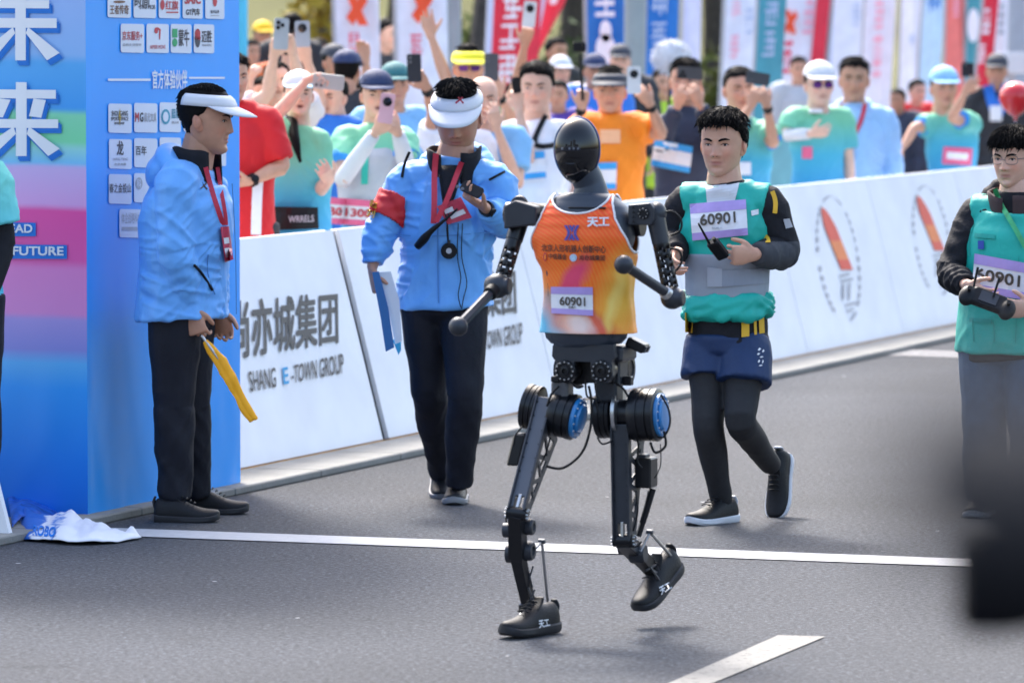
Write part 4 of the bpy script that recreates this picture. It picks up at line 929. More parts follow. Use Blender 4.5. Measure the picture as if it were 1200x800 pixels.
# ---- trainers
def shoe(parent, heel, d, up, L, Wd, upper, sole, ankle=.10, stripe=None, name='shoe', sole_h=.026):
    """heel: rear bottom point, d: toe direction, up: sole normal"""
    d = d.normalized(); up = perp(d, up); sd_ = d.cross(up)
    st = [(0, .22, .55, .05), (.02, .34, .82, .02), (.08, .41, .92, 0), (.18, .43, .84, 0), (.3, .42, .90, .0), (.40, .43, .88, .0), (.50, .45, .74, 0), (.62, .48, .60, 0), (.74, .49, .50, .01), (.85, .45, .44, .03), (.92, .38, .39, .06), (.965, .29, .33, .09), (.99, .18, .26, .11), (1.0, .07, .18, .13)]
    mu = MB(); ms = MB(); n = 16
    ru = []; rs = []
    for u, w_, h, lift in st:
        c = heel + d * (u * L); hw = w_ * Wd; z0 = lift * .09 * 1.6; ring = []
        for j in range(n):
            t = math.pi * j / (n - 1); ring.append(c + sd_ * (hw * .96 * math.cos(t)) + up * (z0 + sole_h * .7 + (h * ankle - sole_h * .4) * math.sin(t) ** .75))
        ring += [c + sd_ * (-hw * .6) + up * (z0 + sole_h * .4), c + sd_ * (hw * .6) + up * (z0 + sole_h * .4)]; ru.append(ring)
        rs.append([c + sd_ * (hw * 1.04 * a) + up * (z0 + b * sole_h * (1.25 - .35 * u)) for a, b in ((-.9, 0), (-1.05, .35), (-1.02, .9), (-.9, 1.05), (.9, 1.05), (1.02, .9), (1.05, .35), (.9, 0))])
    for mb, rr in ((mu, ru), (ms, rs)):
        k = len(rr[0]); mb.add([v for r_ in rr for v in r_], [(i * k + j, i * k + (j + 1) % k, (i + 1) * k + (j + 1) % k, (i + 1) * k + j) for i in range(len(rr) - 1) for j in range(k)] + [tuple(range(k)), tuple((len(rr) - 1) * k + j for j in range(k))])
    s_ = mu.build(name, upper, parent, 180); ss = s_.modifiers.new('s', 'SUBSURF'); ss.levels = ss.render_levels = 1
    ms.build('sole', sole, s_, 40)
    tg = heel + d * (.34 * L) + up * (ankle * .86); MB().loft([tg + d * .03 - up * .012, tg + up * .012, tg - d * .012 + up * .03], [(.026, .006), (.024, .007), (.020, .005)], sd_, n=12, k=3).build('tongue', upper, s_, 180)
    MB().loft([heel + d * (.02 * L) + up * ankle * .5, heel - d * .002 + up * ankle * .82, heel + d * (.015 * L) + up * ankle * 1.02], [(.018, .005), (.020, .006), (.013, .004)], sd_, n=12, k=3).build('heel_tab', sole, s_, 180)
    lc = MB()
    for u in (.44, .50, .56, .62): 
        c = heel + d * (u * L) + up * (ankle * (.98 - (u - .40) * 1.45) + .010); lc.loft([c - sd_ * .022, c + up * .006, c + sd_ * .022], [.0028] * 3, n=6, k=2)
    l_ = lc.build('laces', upper, s_, 180); l_['kind'] = 'stuff'
    return s_
SHB = mat('shoe_black', (.008, .008, .010), .5, var=.2, vs=60, bump=.25, bs=300, spec=.3); SOB = mat('sole_black', (.030, .030, .034), .55, spec=.3)
d = V((-.62, -.78, 0)).normalized(); hl_ = R(650, 742, .02); hl_.z = .004
r1 = shoe(rob, hl_, d, Z, .275, .095, SHB, SOB, .105, name='trainer')
d2_ = V((-.135, -.20, -.135)).normalized()
r2 = shoe(rob, R(794, 667, .33) , d2_, Z, .275, .098, SHB, SOB, .105, name='trainer')
for s_, qd in ((r1, ((631, 726.5), (643, 724.5), (645, 733), (632, 736))), (r2, ((772, 688), (784, 681), (788, 689), (775, 697)))):
    tr = BVHTree.FromPolygons([v.co + rbase for v in s_.data.vertices], [tuple(p.vertices) for p in s_.data.polygons])
    def th(x, y, tr=tr):
        r = ray(x, y).normalized(); h = tr.ray_cast(CAM, r); p = h[0] if h[0] is not None else R(x, y, 0.); return p - r * .006
    print_quad(text_mesh('天工', .03), qd, th, 'lettering', PIP, s_)
# ================================================================== people: builders
HAIR = mat('hair_black', (.007, .006, .006), .62, var=.4, vs=90, spec=.08); HAIRG = mat('hair_dark_brown', (.022, .015, .011), .45, var=.3, vs=60, spec=.3)
EYEW = mat('eye_white', (.6, .57, .55), .25, var=0); IRIS = mat('eye_dark', (.012, .008, .006), .15, var=0)
SKINM = mat('skin', attr='col', rough=.5, var=.07, vs=30, bump=.06, bs=220, sss=.12)
TONES = [(.62, .335, .225), (.54, .275, .175), (.70, .41, .295), (.47, .235, .15), (.74, .47, .36)]
HH = .235
UT = [0, .008, .02, .035, .055, .08, .105, .12, .14, .165, .19, .21, .225, .232, .235]
WT = [.020, .037, .0485, .0575, .0642, .070, .074, .075, .075, .074, .0685, .057, .038, .021, .001]
FT = [.064, .076, .081, .081, .0815, .084, .0855, .0865, .0895, .088, .078, .060, .038, .020, .001]
KT = [-.02, -.005, .01, .025, .044, .063, .08, .087, .094, .098, .094, .080, .052, .026, .001]
def head_xyz(u, ph):
    w_ = np.interp(u, UT, WT); f = np.interp(u, UT, FT); k = np.interp(u, UT, KT)
    c, s = np.cos(ph), np.sin(ph); q = (np.abs(c) ** 2.3 + np.abs(s) ** 2.3) ** (-1 / 2.3)
    return w_ * s * q, np.where(c > 0, f, k) * c * q
def head_mesh(nu, nv, tone, seed, mouth=0., smile=0., jaw=1.):
    t = np.linspace(0, 1, nv); u = (t + .06 * np.sin(2 * np.pi * t) * -1) * HH; u[0] = 0; u[-1] = HH
    ph = np.linspace(-np.pi, np.pi, nu, endpoint=False); ph = ph - .45 * np.sin(ph) * (1 - .0)      # denser in front
    U, PH = np.meshgrid(u, ph, indexing='ij'); L, F = head_xyz(U.ravel(), PH.ravel()); U = U.ravel(); L = L * np.interp(U, [0, .06, .1], [jaw, jaw, 1])
    g = lambda l0, su, u0, sl, a: a * np.exp(-((np.abs(L) - l0) / sl) ** 2 - ((U - u0) / su) ** 2)
    fr = np.clip(F / .05, 0, 1)
    nose = np.where(U > .081, np.interp(U, [.081, .095, .12, .135], [.021, .016, .006, .0]), .021 * np.exp(-((U - .081) / .0065) ** 2)) * np.exp(-(L / np.interp(U, [.08, .12], [.0125, .0075])) ** 2)
    d = nose + g(.0145, .006, .0795, .006, .0095) - g(.031, .0105, .1185, .015, .0075) + g(.026, .006, .137, .02, .004) + g(.045, .02, .088, .017, .004)
    d += g(0, .0042, .0575, .016, .0045) + g(0, .0045, .0455, .014, .0055) - g(0, .0022, .0512, .021, .0035) + g(0, .012, .014, .016, .006) - g(0, .006, .034, .02, .004) - g(.027, .01, .058, .006, .0025)
    if mouth: d -= g(0, .006 + .004 * mouth, .049, .013, .02 * mouth)
    rnd = np.random.RandomState(seed); F = F + d * fr * rnd.uniform(.9, 1.1)
    col = np.tile(np.array(tone), (len(U), 1)); P3 = np.c_[L, F, U]
    lip = np.exp(-((L / .023) ** 4) - ((U - .0515) / .0085) ** 4) * fr; col = col * (1 - lip[:, None] * .75) + np.array([.40, .12, .10]) * lip[:, None] * .75
    if mouth: mm = np.exp(-((L / .014) ** 4) - ((U - .049) / (.005 + .003 * mouth)) ** 4) * fr; col = col * (1 - mm[:, None] * .9) + np.array([.10, .02, .02]) * mm[:, None] * .9
    ch = (np.exp(-((np.abs(L) - .04) / .018) ** 2 - ((U - .085) / .02) ** 2) + np.exp(-(L / .013) ** 2 - ((U - .083) / .012) ** 2)) * fr; col = col * (1 + ch[:, None] * np.array([.10, -.10, -.12]))
    col = col * (1 + .06 * vnoise(P3 * 45 + seed)[:, None])
    fs = [(i * nu + j, i * nu + (j + 1) % nu, (i + 1) * nu + (j + 1) % nu, (i + 1) * nu + j) for i in range(nv - 1) for j in range(nu)] + [tuple(range(nu - 1, -1, -1)), tuple((nv - 1) * nu + j for j in range(nu))]
    return P3, fs, col
def hairline(ph, style):
    a = np.abs((ph + np.pi) % (2 * np.pi) - np.pi) * 57.3
    fr = {'short': .188, 'quiff': .185, 'fringe': .165, 'receding': .205}.get(style, .186)
    return np.interp(a, [0, 30, 55, 75, 90, 112, 135, 180], [fr, fr, fr - .010, .158, .130, .095, .055, .045])
def hair_mesh(hx, seed, style, thick, n, band=False):
    """hx(l, f, u) maps head coordinates to the world"""
    rng = np.random.RandomState(seed); mb = MB(); nu, nr = 48, 14; ph = np.linspace(-np.pi, np.pi, nu, endpoint=False); ln = hairline(ph, style) + rng.uniform(-.006, .006, nu)
    vs = []; 
    def at(p, u, t):
        l, f = head_xyz(np.array([u]), np.array([p])); q = np.array([l[0], f[0], u]); dr = q - np.array([0, 0, .11]); dr /= np.linalg.norm(dr); return q + dr * t, dr
    for i in range(nr + 1):
        s = i / nr
        for j in range(nu):
            u = ln[j] + (HH - .0005 - ln[j]) * s; a = abs(ph[j]); front = max(0, math.cos(ph[j]))
            tk = thick * min(1, .25 + s * 3.2) * (1 if style != 'quiff' else 1 + .5 * front) * (.45 + .55 * min(1, max(0, (u - .07) / .10)))
            tk = min(tk, .008) if band and a < 2.3 and u < .216 else tk
            q, dr = at(ph[j], u, tk - (.006 if i == 0 else 0)); q += dr * rng.uniform(-1, 1) * thick * .12; vs.append(hx(*q))
    fs = [(i * nu + j, i * nu + (j + 1) % nu, (i + 1) * nu + (j + 1) % nu, (i + 1) * nu + j) for i in range(nr) for j in range(nu)] + [tuple(nr * nu + j for j in range(nu))]
    mb.add(vs, fs)
    for _ in range(n):
        p = rng.uniform(-np.pi, np.pi); l0 = float(np.interp(p, np.r_[ph, np.pi], np.r_[ln, ln[0]])); u = l0 + (HH - .004 - l0) * rng.uniform(0.02, 1) ** .8 if rng.rand() < .5 else max(l0, HH - .001 - .035 * rng.rand() ** 2); tk = thick * min(1, .3 + (u - l0) / .03)
        if band and abs(p) < 2.5 and u < .217: continue
        q, dr = at(p, u, tk * .75 * (.45 + .55 * min(1, max(0, (u - .07) / .10)))); dn = np.array([-dr[0] * dr[2], -dr[1] * dr[2], 0]) * -1
        fl = np.array([dr[0] * .8, dr[1] * .8 + (.5 if style in ('quiff', 'fringe') and q[1] > .0 else 0), -.8 + (.9 if style == 'quiff' and q[1] > 0 else 0)]) + rng.normal(0, .45, 3)
        fl -= dr * fl.dot(dr); fl /= np.linalg.norm(fl) + 1e-6; ll = rng.uniform(.02, .042) * (1 if thick > .01 else .5) * (1 if u > .185 or style == 'fringe' else .45); sd = np.cross(dr, fl) * rng.uniform(.0018, .0036)
        lift = rng.uniform(.15, .5) if style == 'quiff' else rng.uniform(.0, .3)
        pts = [q, q + fl * ll * .5 + dr * (lift * ll * .5 + .001), q + fl * ll + dr * lift * ll * .35]
        vv = []
        for k, (pt, w_) in enumerate(zip(pts, (1, .8, .08))): vv += [hx(*(pt - sd * w_)), hx(*(pt + sd * w_)), hx(*(pt + dr * .003 * w_))]
        mb.add(vv, [(0, 1, 4, 3), (1, 2, 5, 4), (2, 0, 3, 5), (3, 4, 7, 6), (4, 5, 8, 7), (5, 3, 6, 8)])
    return mb
def hand(mb, wr, d, n, thumb, curl=(.5, .5, .5, .55), th=.5, S=1., spread=.05, point=None):
    """five separate fingers; n = palm normal, thumb = +1/-1 side"""
    d = d.normalized(); n = perp(d, n); a = d.cross(n) * thumb
    pl = .092 * S; c0 = wr - d * .015
    mb.loft([c0, wr + d * .02 * S, wr + d * pl * .55, wr + d * pl, wr + d * (pl + .008 * S)], [(.026 * S, .019 * S), (.032 * S, .018 * S), (.041 * S, .0165 * S), (.041 * S, .013 * S), (.03 * S, .008 * S)], a, n=14, k=2)
    for i, (off, L, r) in enumerate(((.0335, .070, .0077), (.0112, .079, .0081), (-.0112, .073, .0077), (-.0325, .057, .0068))):
        base = wr + d * (pl * (.95 - .05 * abs(i - 1))) + a * (off * S); dr = (d + a * (off * spread * 40 * .5)).normalized(); cu = curl[i]; pts = [base - dr * .012 * S, base]; ang = 0; p = base
        for seg, k in ((.44, .9), (.32, 1.1), (.24, .8)):
            ang += cu * k; v = dr * math.cos(ang) + n * math.sin(ang); p = p + v * (L * seg * S); pts.append(p)
        mb.loft(pts, [r * S, r * S, r * .96 * S, r * .88 * S, r * .62 * S], a, n=10, k=3)
    b = wr + d * (pl * .22) + a * (.026 * S); v0 = (a * .75 + d * .75 + n * .25).normalized(); v1 = (v0 * math.cos(th) + (n * .75 + d * .5 - a * .2).normalized() * math.sin(th)).normalized(); v2 = (v1 * .9 + n * .3 * th + d * .25).normalized()
    mb.loft([b - v0 * .02 * S, b + v0 * .012 * S, b + v0 * .034 * S, b + v0 * .034 * S + v1 * .03 * S, b + v0 * .034 * S + v1 * .03 * S + v2 * .024 * S], [.013 * S, .0125 * S, .0105 * S, .0098 * S, .0062 * S], n, n=10, k=3)
def wrinkle(me, segs, seed, amp):
    """cloth folds: ridges running around each limb, denser at joints; segs: (p0, p1, weight at p0, weight at p1, folds per metre, smooth part)"""
    a = coords(me); nrm = normals(me); best = np.full(len(a), 1e9); disp = np.zeros(len(a))
    for k, (p0, p1, w0, w1, fq) in enumerate(segs):
        p0 = np.array(p0); p1 = np.array(p1); ax = p1 - p0; L = np.linalg.norm(ax); ax = ax / L; rel = a - p0; t = np.clip(rel @ ax, 0, L); q = rel - t[:, None] * ax; dist = np.linalg.norm(q, axis=1)
        s1 = np.array(Vector(ax).orthogonal()); s2 = np.cross(ax, s1); x, y = rel @ s1, rel @ s2
        base = np.c_[(rel @ ax) * fq * 1.15 + x * 9 + y * 5, x * 4.5, y * 4.5] + seed * 3.1 + k * 17
        r1 = 1.15 - 2.2 * np.abs(vnoise(base)); r2 = 1 - 2.2 * np.abs(vnoise(np.c_[(rel @ ax) * fq * 1.6 - x * 14, x * 6, y * 6] + 5 + k)); lo = vnoise(np.c_[(rel @ ax) * 6, x * 5, y * 5] + seed + k)
        dd = (r1 * .55 + r2 * .40 - .25 + lo * .4) * (w0 + (w1 - w0) * t / L)
        sel = dist < best; disp = np.where(sel, dd, disp); best = np.where(sel, dist, best)
    # soften the seams between limbs
    ed = np.empty(len(me.edges) * 2, int); me.edges.foreach_get('vertices', ed); ed = ed.reshape(-1, 2)
    for _ in range(1):
        s = np.zeros(len(a)); c = np.zeros(len(a)); np.add.at(s, ed[:, 0], disp[ed[:, 1]]); np.add.at(s, ed[:, 1], disp[ed[:, 0]]); np.add.at(c, ed[:, 0], 1); np.add.at(c, ed[:, 1], 1)
        disp = disp * .5 + .5 * s / np.maximum(c, 1)
    setco(me, a + nrm * (disp * amp)[:, None])
def paint(me, polys, front=True):
    """polys: list of (pixel polygon, material slot); faces towards the photographer inside the polygon take the slot"""
    for p in me.polygons:
        c = p.center
        if front and p.normal.dot(CAM - c) < 0: continue
        x, y = pix(c)
        for poly, idx in polys:
            ins = False; j = len(poly) - 1
            for i in range(len(poly)):
                (xi, yi), (xj, yj) = poly[i], poly[j]
                if (yi > y) != (yj > y) and x < (xj - xi) * (y - yi) / (yj - yi) + xi: ins = not ins
                j = i
            if ins: p.material_index = idx; break
class Person: pass
def person(label, Y, hd, hh, band=False, yaw=0., pitch=0., roll=0., tone=0, hair='short', hthick=.012, nhair=280, nk=None, sA=None, sB=None, eA=None, eB=None, wA=None, wB=None, dA=None, dB=None, nA=None, nB=None,
           curlA=(.5, .55, .6, .65), curlB=(.5, .55, .6, .65), thA=.5, thB=.5, pA=None, pB=None, kA=None, kB=None, aA=None, aB=None, top='tee', top_m=None, sleeve=.55, grow=.016, hem=.10, legs='pants', leg_m=None, lgrow=.02, shoes=None,
           hero=False, seed=0, byaw=None, mouth=0., smile=0., bs=1., group=None, hairm=None, ground=.11, eyes=True, arms='AB', fat=1., cuff=.9, flip=False, swid=.185, waist=None):
    """pixel joints (x, y, depth offset); A is the side at viewer-left. yaw: 0 faces the photographer, + turns to viewer-right"""
    K = Person(); s = FPX / Y; S = hh / s / HH; K.S = S; K.Y = Y
    J = lambda q: P(q[0], q[1], Y + (q[2] if len(q) > 2 else 0.))
    hc = P(hd[0], hd[1], Y); yw = math.radians(yaw); by = math.radians(yaw if byaw is None else byaw)
    face = V((math.sin(yw), -math.cos(yw), 0)); lat = V((math.cos(yw), math.sin(yw), 0))
    pt = math.radians(pitch); Fv = face * math.cos(pt) - Z * math.sin(pt); Uv = Z * math.cos(pt) + face * math.sin(pt)
    rl = math.radians(roll); Lv = lat * math.cos(rl) + Uv * math.sin(rl); Uv = Fv.cross(Lv) * -1 if Fv.cross(Lv).dot(Uv) < 0 else Fv.cross(Lv)
    hx = lambda l, f, u: hc + Lv * float(l * S) + Fv * float(f * S) + Uv * float((u - .115) * S)
    K.hx = hx; K.F = Fv; K.L = Lv; K.U = Uv; K.hc = hc
    bf = V((math.sin(by), -math.cos(by), 0)); bl = V((math.cos(by), math.sin(by), 0)); m_ = bs
    neck = J(nk) if nk else hc - Z * (.150 * S) - bf * .02 - face * .01
    SA = J(sA) if sA else neck - bl * (swid * m_) - Z * .045; SB = J(sB) if sB else neck + bl * (swid * m_) - Z * .045
    mid = (SA + SB) / 2
    gz = ground
    PA = J(pA) if pA else V((mid.x, mid.y, mid.z - .50 * m_)) - bl * .09 * m_; PB = J(pB) if pB else V((mid.x, mid.y, mid.z - .50 * m_)) + bl * .09 * m_
    pel = (PA + PB) / 2; leg = max(pel.z - gz, .5)
    AA = J(aA) if aA else V((PA.x, PA.y, gz + .08)) - bl * .02; AB = J(aB) if aB else V((PB.x, PB.y, gz + .08)) + bl * .02
    KA = J(kA) if kA else PA.lerp(AA, .5) + bf * .02; KB = J(kB) if kB else PB.lerp(AB, .5) + bf * .02
    EA = J(eA) if eA else SA - Z * .29 * m_ - bl * .05; EB = J(eB) if eB else SB - Z * .29 * m_ + bl * .05
    WA = J(wA) if wA else EA - Z * .24 * m_ + bf * .06; WB = J(wB) if wB else EB - Z * .24 * m_ + bf * .06
    K.SA, K.SB, K.EA, K.EB, K.WA, K.WB, K.PA, K.PB, K.KA, K.KB, K.AA, K.AB, K.neck, K.bf, K.bl = SA, SB, EA, EB, WA, WB, PA, PB, KA, KB, AA, AB, neck, bf, bl
    base = V((pel.x, pel.y, gz if not hero else 0.))
    root = thing('person', label, 'person', base, group); K.root = root; K.base = base
    # ---- body: one surface
    b = MB(); 
    b.loft([mid.lerp(neck, .3) - Z * .03, neck, neck.lerp(hx(0, -.012, .05), .55), hx(0, -.012, .055), hx(0, -.015, .09)], [(.09 * S, .07 * S), (.068 * S, .064 * S), (.061 * S, .06 * S), (.058 * S, .059 * S), (.048 * S, .05 * S)], Lv, n=16, k=2)
    upv = (mid - pel); 
    b.loft([pel - Z * .05, pel + upv * .25, pel + upv * .7, mid - Z * .01, mid + Z * .015], [(.13 * m_, .09 * m_), (.125 * m_, .085 * m_), (.14 * m_, .10 * m_), (.12 * m_, .07 * m_), (.08 * m_, .05 * m_)], bl, n=16, k=2)
    fr = .88 if fat < 1.1 else 1.
    for sd, Sh, E, W, dd, nn, cu, t_ in (('A', SA, EA, WA, dA, nA, curlA, thA), ('B', SB, EB, WB, dB, nB, curlB, thB)):
        if sd not in arms: continue
        b.loft([Sh.lerp(mid, .35), Sh, Sh.lerp(E, .45), E, E.lerp(W, .35), W], [(.045 * m_, .045 * m_), (.05 * m_, .05 * m_), (.045 * m_, .044 * m_), (.038 * m_, .038 * m_), (.039 * m_, .037 * m_), (.027 * m_, .021 * m_)], bf, n=14, k=3)
        d = (J(dd) - W).normalized() if dd else (W - E).normalized()
        nv = nn if nn is not None else perp(d, (mid - W))
        # right hand of the figure: thumb = +(d x n)
        right = sd == 'A'
        if flip: right = not right
        hand(b, W, d, nv, 1 if right else -1, cu, t_, m_ * 1.02)
    if hero or legs in ('shorts', 'tights'):
        for Pp, Kk, Aa in ((PA, KA, AA), (PB, KB, AB)): b.loft([Pp, Pp.lerp(Kk, .5), Kk, Kk.lerp(Aa, .3), Aa], [.075 * m_, .065 * m_, .05 * m_, .05 * m_, .035 * m_], bf, n=14, k=2)
    vox = .0048 if hero else .0070
    me = fuse(b, vox, 2 if hero else 1)
    tn = TONES[tone]; P3, hf_, hcol = head_mesh(72 if hero else 52, 64 if hero else 44, tn, seed, mouth, smile)
    mbb = MB(); mbb.v = [v.co.copy() for v in me.vertices]; mbb.f = [tuple(p.vertices) for p in me.polygons]; nb = len(mbb.v)
    mbb.add([hx(*q) for q in P3], hf_)
    for sg_ in (-1, 1):
        e = MB(); o0 = hx(sg_ * .074, -.006, .104); e.ell(o0, .010 * S, .020 * S, .032 * S, Lv, (Fv * .95 + Lv * -sg_ * .45 + Uv * .0).normalized(), (Uv * .97 - Fv * .22).normalized(), 12, 10); e.ell(hx(sg_ * .082, -.004, .106), .005 * S, .012 * S, .02 * S, Lv, Fv, Uv, 8, 6); mbb.add(e.v, e.f)
    bme = mbb.mesh(base); ca = bme.color_attributes.new('col', 'FLOAT_COLOR', 'POINT'); cols = np.ones((len(mbb.v), 4)); bc = np.array(tn) * .97
    cols[:, :3] = bc; cols[nb:nb + len(P3), :3] = hcol; cols[nb + len(P3):, :3] = np.array(tn) * np.array([1.05, .9, .88]); ca.data.foreach_set('color', cols.astype(np.float32).ravel())
    bpy.data.meshes.remove(me); body = finish(bme, 'body', SKINM, root, 180); K.body = body
    htree = BVHTree.FromPolygons([hx(*q) for q in P3], hf_)
    K.htree = htree
    def face_pt(l, u, off=0.):
        h = htree.ray_cast(hx(l, .3, u), -Fv); p = h[0] if h[0] is not None else hx(l, .08, u); return p + Fv * (off * S)
    K.face_pt = face_pt
    if eyes:
        for sg_ in (-1, 1):
            c = face_pt(sg_ * .031, .1175, -.0035); ed_ = (Fv + Lv * sg_ * .25).normalized(); el = ed_.cross(Uv).normalized()
            e = MB().ell(c, .0125 * S, .0062 * S, (.0034 if not smile else .0026) * S, el, ed_, Uv, 12, 8).build('eye', EYEW, body, 180)
            MB().ell(c + ed_ * .0035 * S, .0055 * S, .0036 * S, .0042 * S, el, ed_, Uv, 10, 8).build('iris', IRIS, body, 180)
            MB().loft([face_pt(sg_ * l, u, .0006) for l, u in ((.0175, .117), (.025, .1215), (.033, .1225), (.041, .1205), (.046, .117))], [.0008 * S, .0014 * S, .0016 * S, .0014 * S, .0008 * S], n=6, k=2).build('eyelid', IRIS, body, 180)
            MB().loft([face_pt(sg_ * l, u, .0004) for l, u in ((.0125, .1325), (.023, .1370), (.037, .1395), (.050, .1365))], [(.0034 * S, .002 * S), (.0044 * S, .0022 * S), (.0040 * S, .002 * S), (.0012 * S, .001 * S)], Uv, n=8, k=3).build('eyebrow', HAIR, body, 180)
        for sg_ in (-1, 1): MB().ell(face_pt(sg_ * .0065, .0765, -.001), .0028 * S, .003 * S, .0016 * S, Lv, Fv, Uv, 8, 6).build('nostril', IRIS, body, 180)
    if hair: hair_mesh(hx, seed + 3, hair, hthick * (1 if hero else .75), nhair if not hero else nhair * 8, band).build('hair', hairm or HAIR, root, 50)
    # ---- top
    gr = grow
    if top:
        c = MB(); up = upv.normalized(); wz = waist or (0, 0, 0, 0)
        TSx = [(-hem, .165, .118, 0), (-hem + .012, .166, .119, 0), (.06, .158, .115, 1), (.32, .148, .110, 1), (.62, .165, .122, 1), (.80, .166, .115, 1), (.93, .145, .092, 1), (1.0, .108, .072, 1)]
        pts = []; rd_ = []
        hl = (PB - PA).normalized(); shl = (SB - SA).normalized(); refs = []
        for t_, a_, d_, sc in TSx:
            p = pel + upv * t_ if t_ > 0 else pel + Z * t_
            pts.append(p); rd_.append((a_ * m_ * fat + gr, d_ * m_ * fat + gr)); refs.append(hl.lerp(shl, max(0, min(1, t_ * 1.3))).normalized())
        hi_ = top != 'tee' or hero; pts += [mid.lerp(neck, .5) + Z * .004, neck + Z * .004 if hi_ else mid.lerp(neck, .62) + Z * .002]; rd_ += [(.098 * m_ + gr * .5, .068 * m_ + gr * .5), (.074 * S, .070 * S) if hi_ else (.062 * S, .055 * S)]; refs += [shl, shl]
        c.loft(pts, rd_, refs, n=28, k=3)
        segs = [(pel - Z * hem, mid, .9, .5, 9)]
        for sd, Sh, E, W in (('A', SA, EA, WA), ('B', SB, EB, WB)):
            if sleeve <= 0: c.loft([mid.lerp(Sh, .3), Sh.lerp(mid, .12) - Z * .005], [(.06, .055), (.05 * m_ + gr, .05 * m_ + gr)], bf, n=16); continue
            if sleeve <= 1:
                En = Sh.lerp(E, sleeve); c.loft([mid.lerp(Sh, .35) + Z * .005, Sh - Z * .005, Sh.lerp(E, sleeve * .5), En], [(.062 * m_ + gr * .6, .055 * m_ + gr * .6), (.062 * m_ + gr, .06 * m_ + gr), (.06 * m_ + gr, .058 * m_ + gr), (.06 * m_ + gr, .056 * m_ + gr)], bf, n=18, k=3); segs.append((Sh, En, .6, .9, 14))
            else:
                En = E.lerp(W, cuff); nb_ = (E - Sh).normalized(); Ea = E - nb_ * .03
                g2_ = gr * .58 if gr > .03 else gr
                c.loft([mid.lerp(Sh, .35) + Z * .005, Sh - Z * .005, Sh.lerp(E, .5), Ea, E.lerp(W, .14), E.lerp(W, .5), En], [(.062 * m_ + gr * .6, .055 * m_ + gr * .6), (.060 * m_ + g2_, .06 * m_ + g2_), (.053 * m_ + g2_, .053 * m_ + g2_), (.047 * m_ + g2_, .047 * m_ + g2_), (.046 * m_ + g2_, .046 * m_ + g2_), (.041 * m_ + g2_, .041 * m_ + g2_), (.029 * m_ + g2_ * .7, .027 * m_ + g2_ * .7)], bf, n=18, k=3)
                segs += [(Sh, E, .7, 1.3, 15), (E, En, 1.3, 1.1, 22)]
        tme = fuse(c, .0055 if hero else .011, 3 if hero else 2); wrinkle(tme, segs, seed, (.0125 if gr > .03 else .008) if hero else (.014 if gr > .025 else .010))
        K.tree = bvh(tme); shift(tme, base); K.top = finish(tme, {'tee': 'shirt', 'jacket': 'jacket', 'vest': 'vest', 'sweater': 'jumper'}[top], top_m, root, 180)
    # ---- legs
    if legs:
        c = MB(); lg = lgrow
        if legs in ('pants', 'shorts', 'tights'):
            c.loft([pel + Z * .07, pel + Z * .02, pel - Z * .06, pel - Z * .10], [(.125 * m_ * fat + lg * .5, .09 * m_ * fat + lg * .5), (.138 * m_ * fat + lg * .6, .10 * m_ * fat + lg * .6), (.145 * m_ + lg * .8, .10 * m_ + lg * .8), (.09, .06)], (PB - PA).normalized(), n=24, k=2)
        segs = []
        for Pp, Kk, Aa in ((PA, KA, AA), (PB, KB, AB)):
            if legs == 'shorts': E2_ = Pp.lerp(Kk, .52); c.loft([Pp + Z * .02, Pp.lerp(Kk, .25), E2_], [(.085 + lg, .085 + lg), (.085 + lg, .085 + lg), (.088 + lg, .088 + lg)], bf, n=18, k=2); segs.append((Pp, E2_, .7, 1., 9))
            else:
                f_ = 1. if legs == 'pants' else .5
                c.loft([Pp + Z * .0, Pp.lerp(Kk, .3), Pp.lerp(Kk, .75), Kk, Kk.lerp(Aa, .3), Kk.lerp(Aa, .75), Aa - (Aa - Kk).normalized() * (.0 if legs == 'pants' else .0)], [(.086 * m_ + lg, .09 * m_ + lg), (.080 * m_ + lg, .083 * m_ + lg), (.062 * m_ + lg, .064 * m_ + lg), (.055 * m_ + lg, .057 * m_ + lg), (.054 * m_ + lg * f_, .057 * m_ + lg * f_), (.043 * m_ + lg * f_, .045 * m_ + lg * f_), (.038 * m_ + lg * f_, .042 * m_ + lg * f_)], bf, n=18, k=3)
                segs += [(Pp, Kk, .5, 1.1, 6), (Kk, Aa, 1.1, 1.8, 8)]
        lme = fuse(c, .008 if hero else .016, 3); wrinkle(lme, segs, seed + 5, (.0065 if legs == 'pants' else .0015 if legs == 'tights' else .006)); K.ltree = bvh(lme); shift(lme, base)
        K.legs = finish(lme, {'pants': 'trousers', 'shorts': 'shorts', 'tights': 'tights'}[legs], leg_m, root, 180)
    if shoes:
        for i, (Aa, q) in enumerate(((AA, shoes[0]), (AB, shoes[1]))):
            hl_ = J(q[0]); d_ = q[1]; shoe(root, hl_, V(d_), V(q[2]) if len(q) > 2 else Z, q[3] if len(q) > 3 else .29, .105, shoes[2], shoes[3], .105)
    elif shoes is None and not hero:
        for Aa in (AA, AB): shoe(root, V((Aa.x, Aa.y, gz)) - bf * .06, bf, Z, .27, .10, SHB, SOB, .10)
    return K
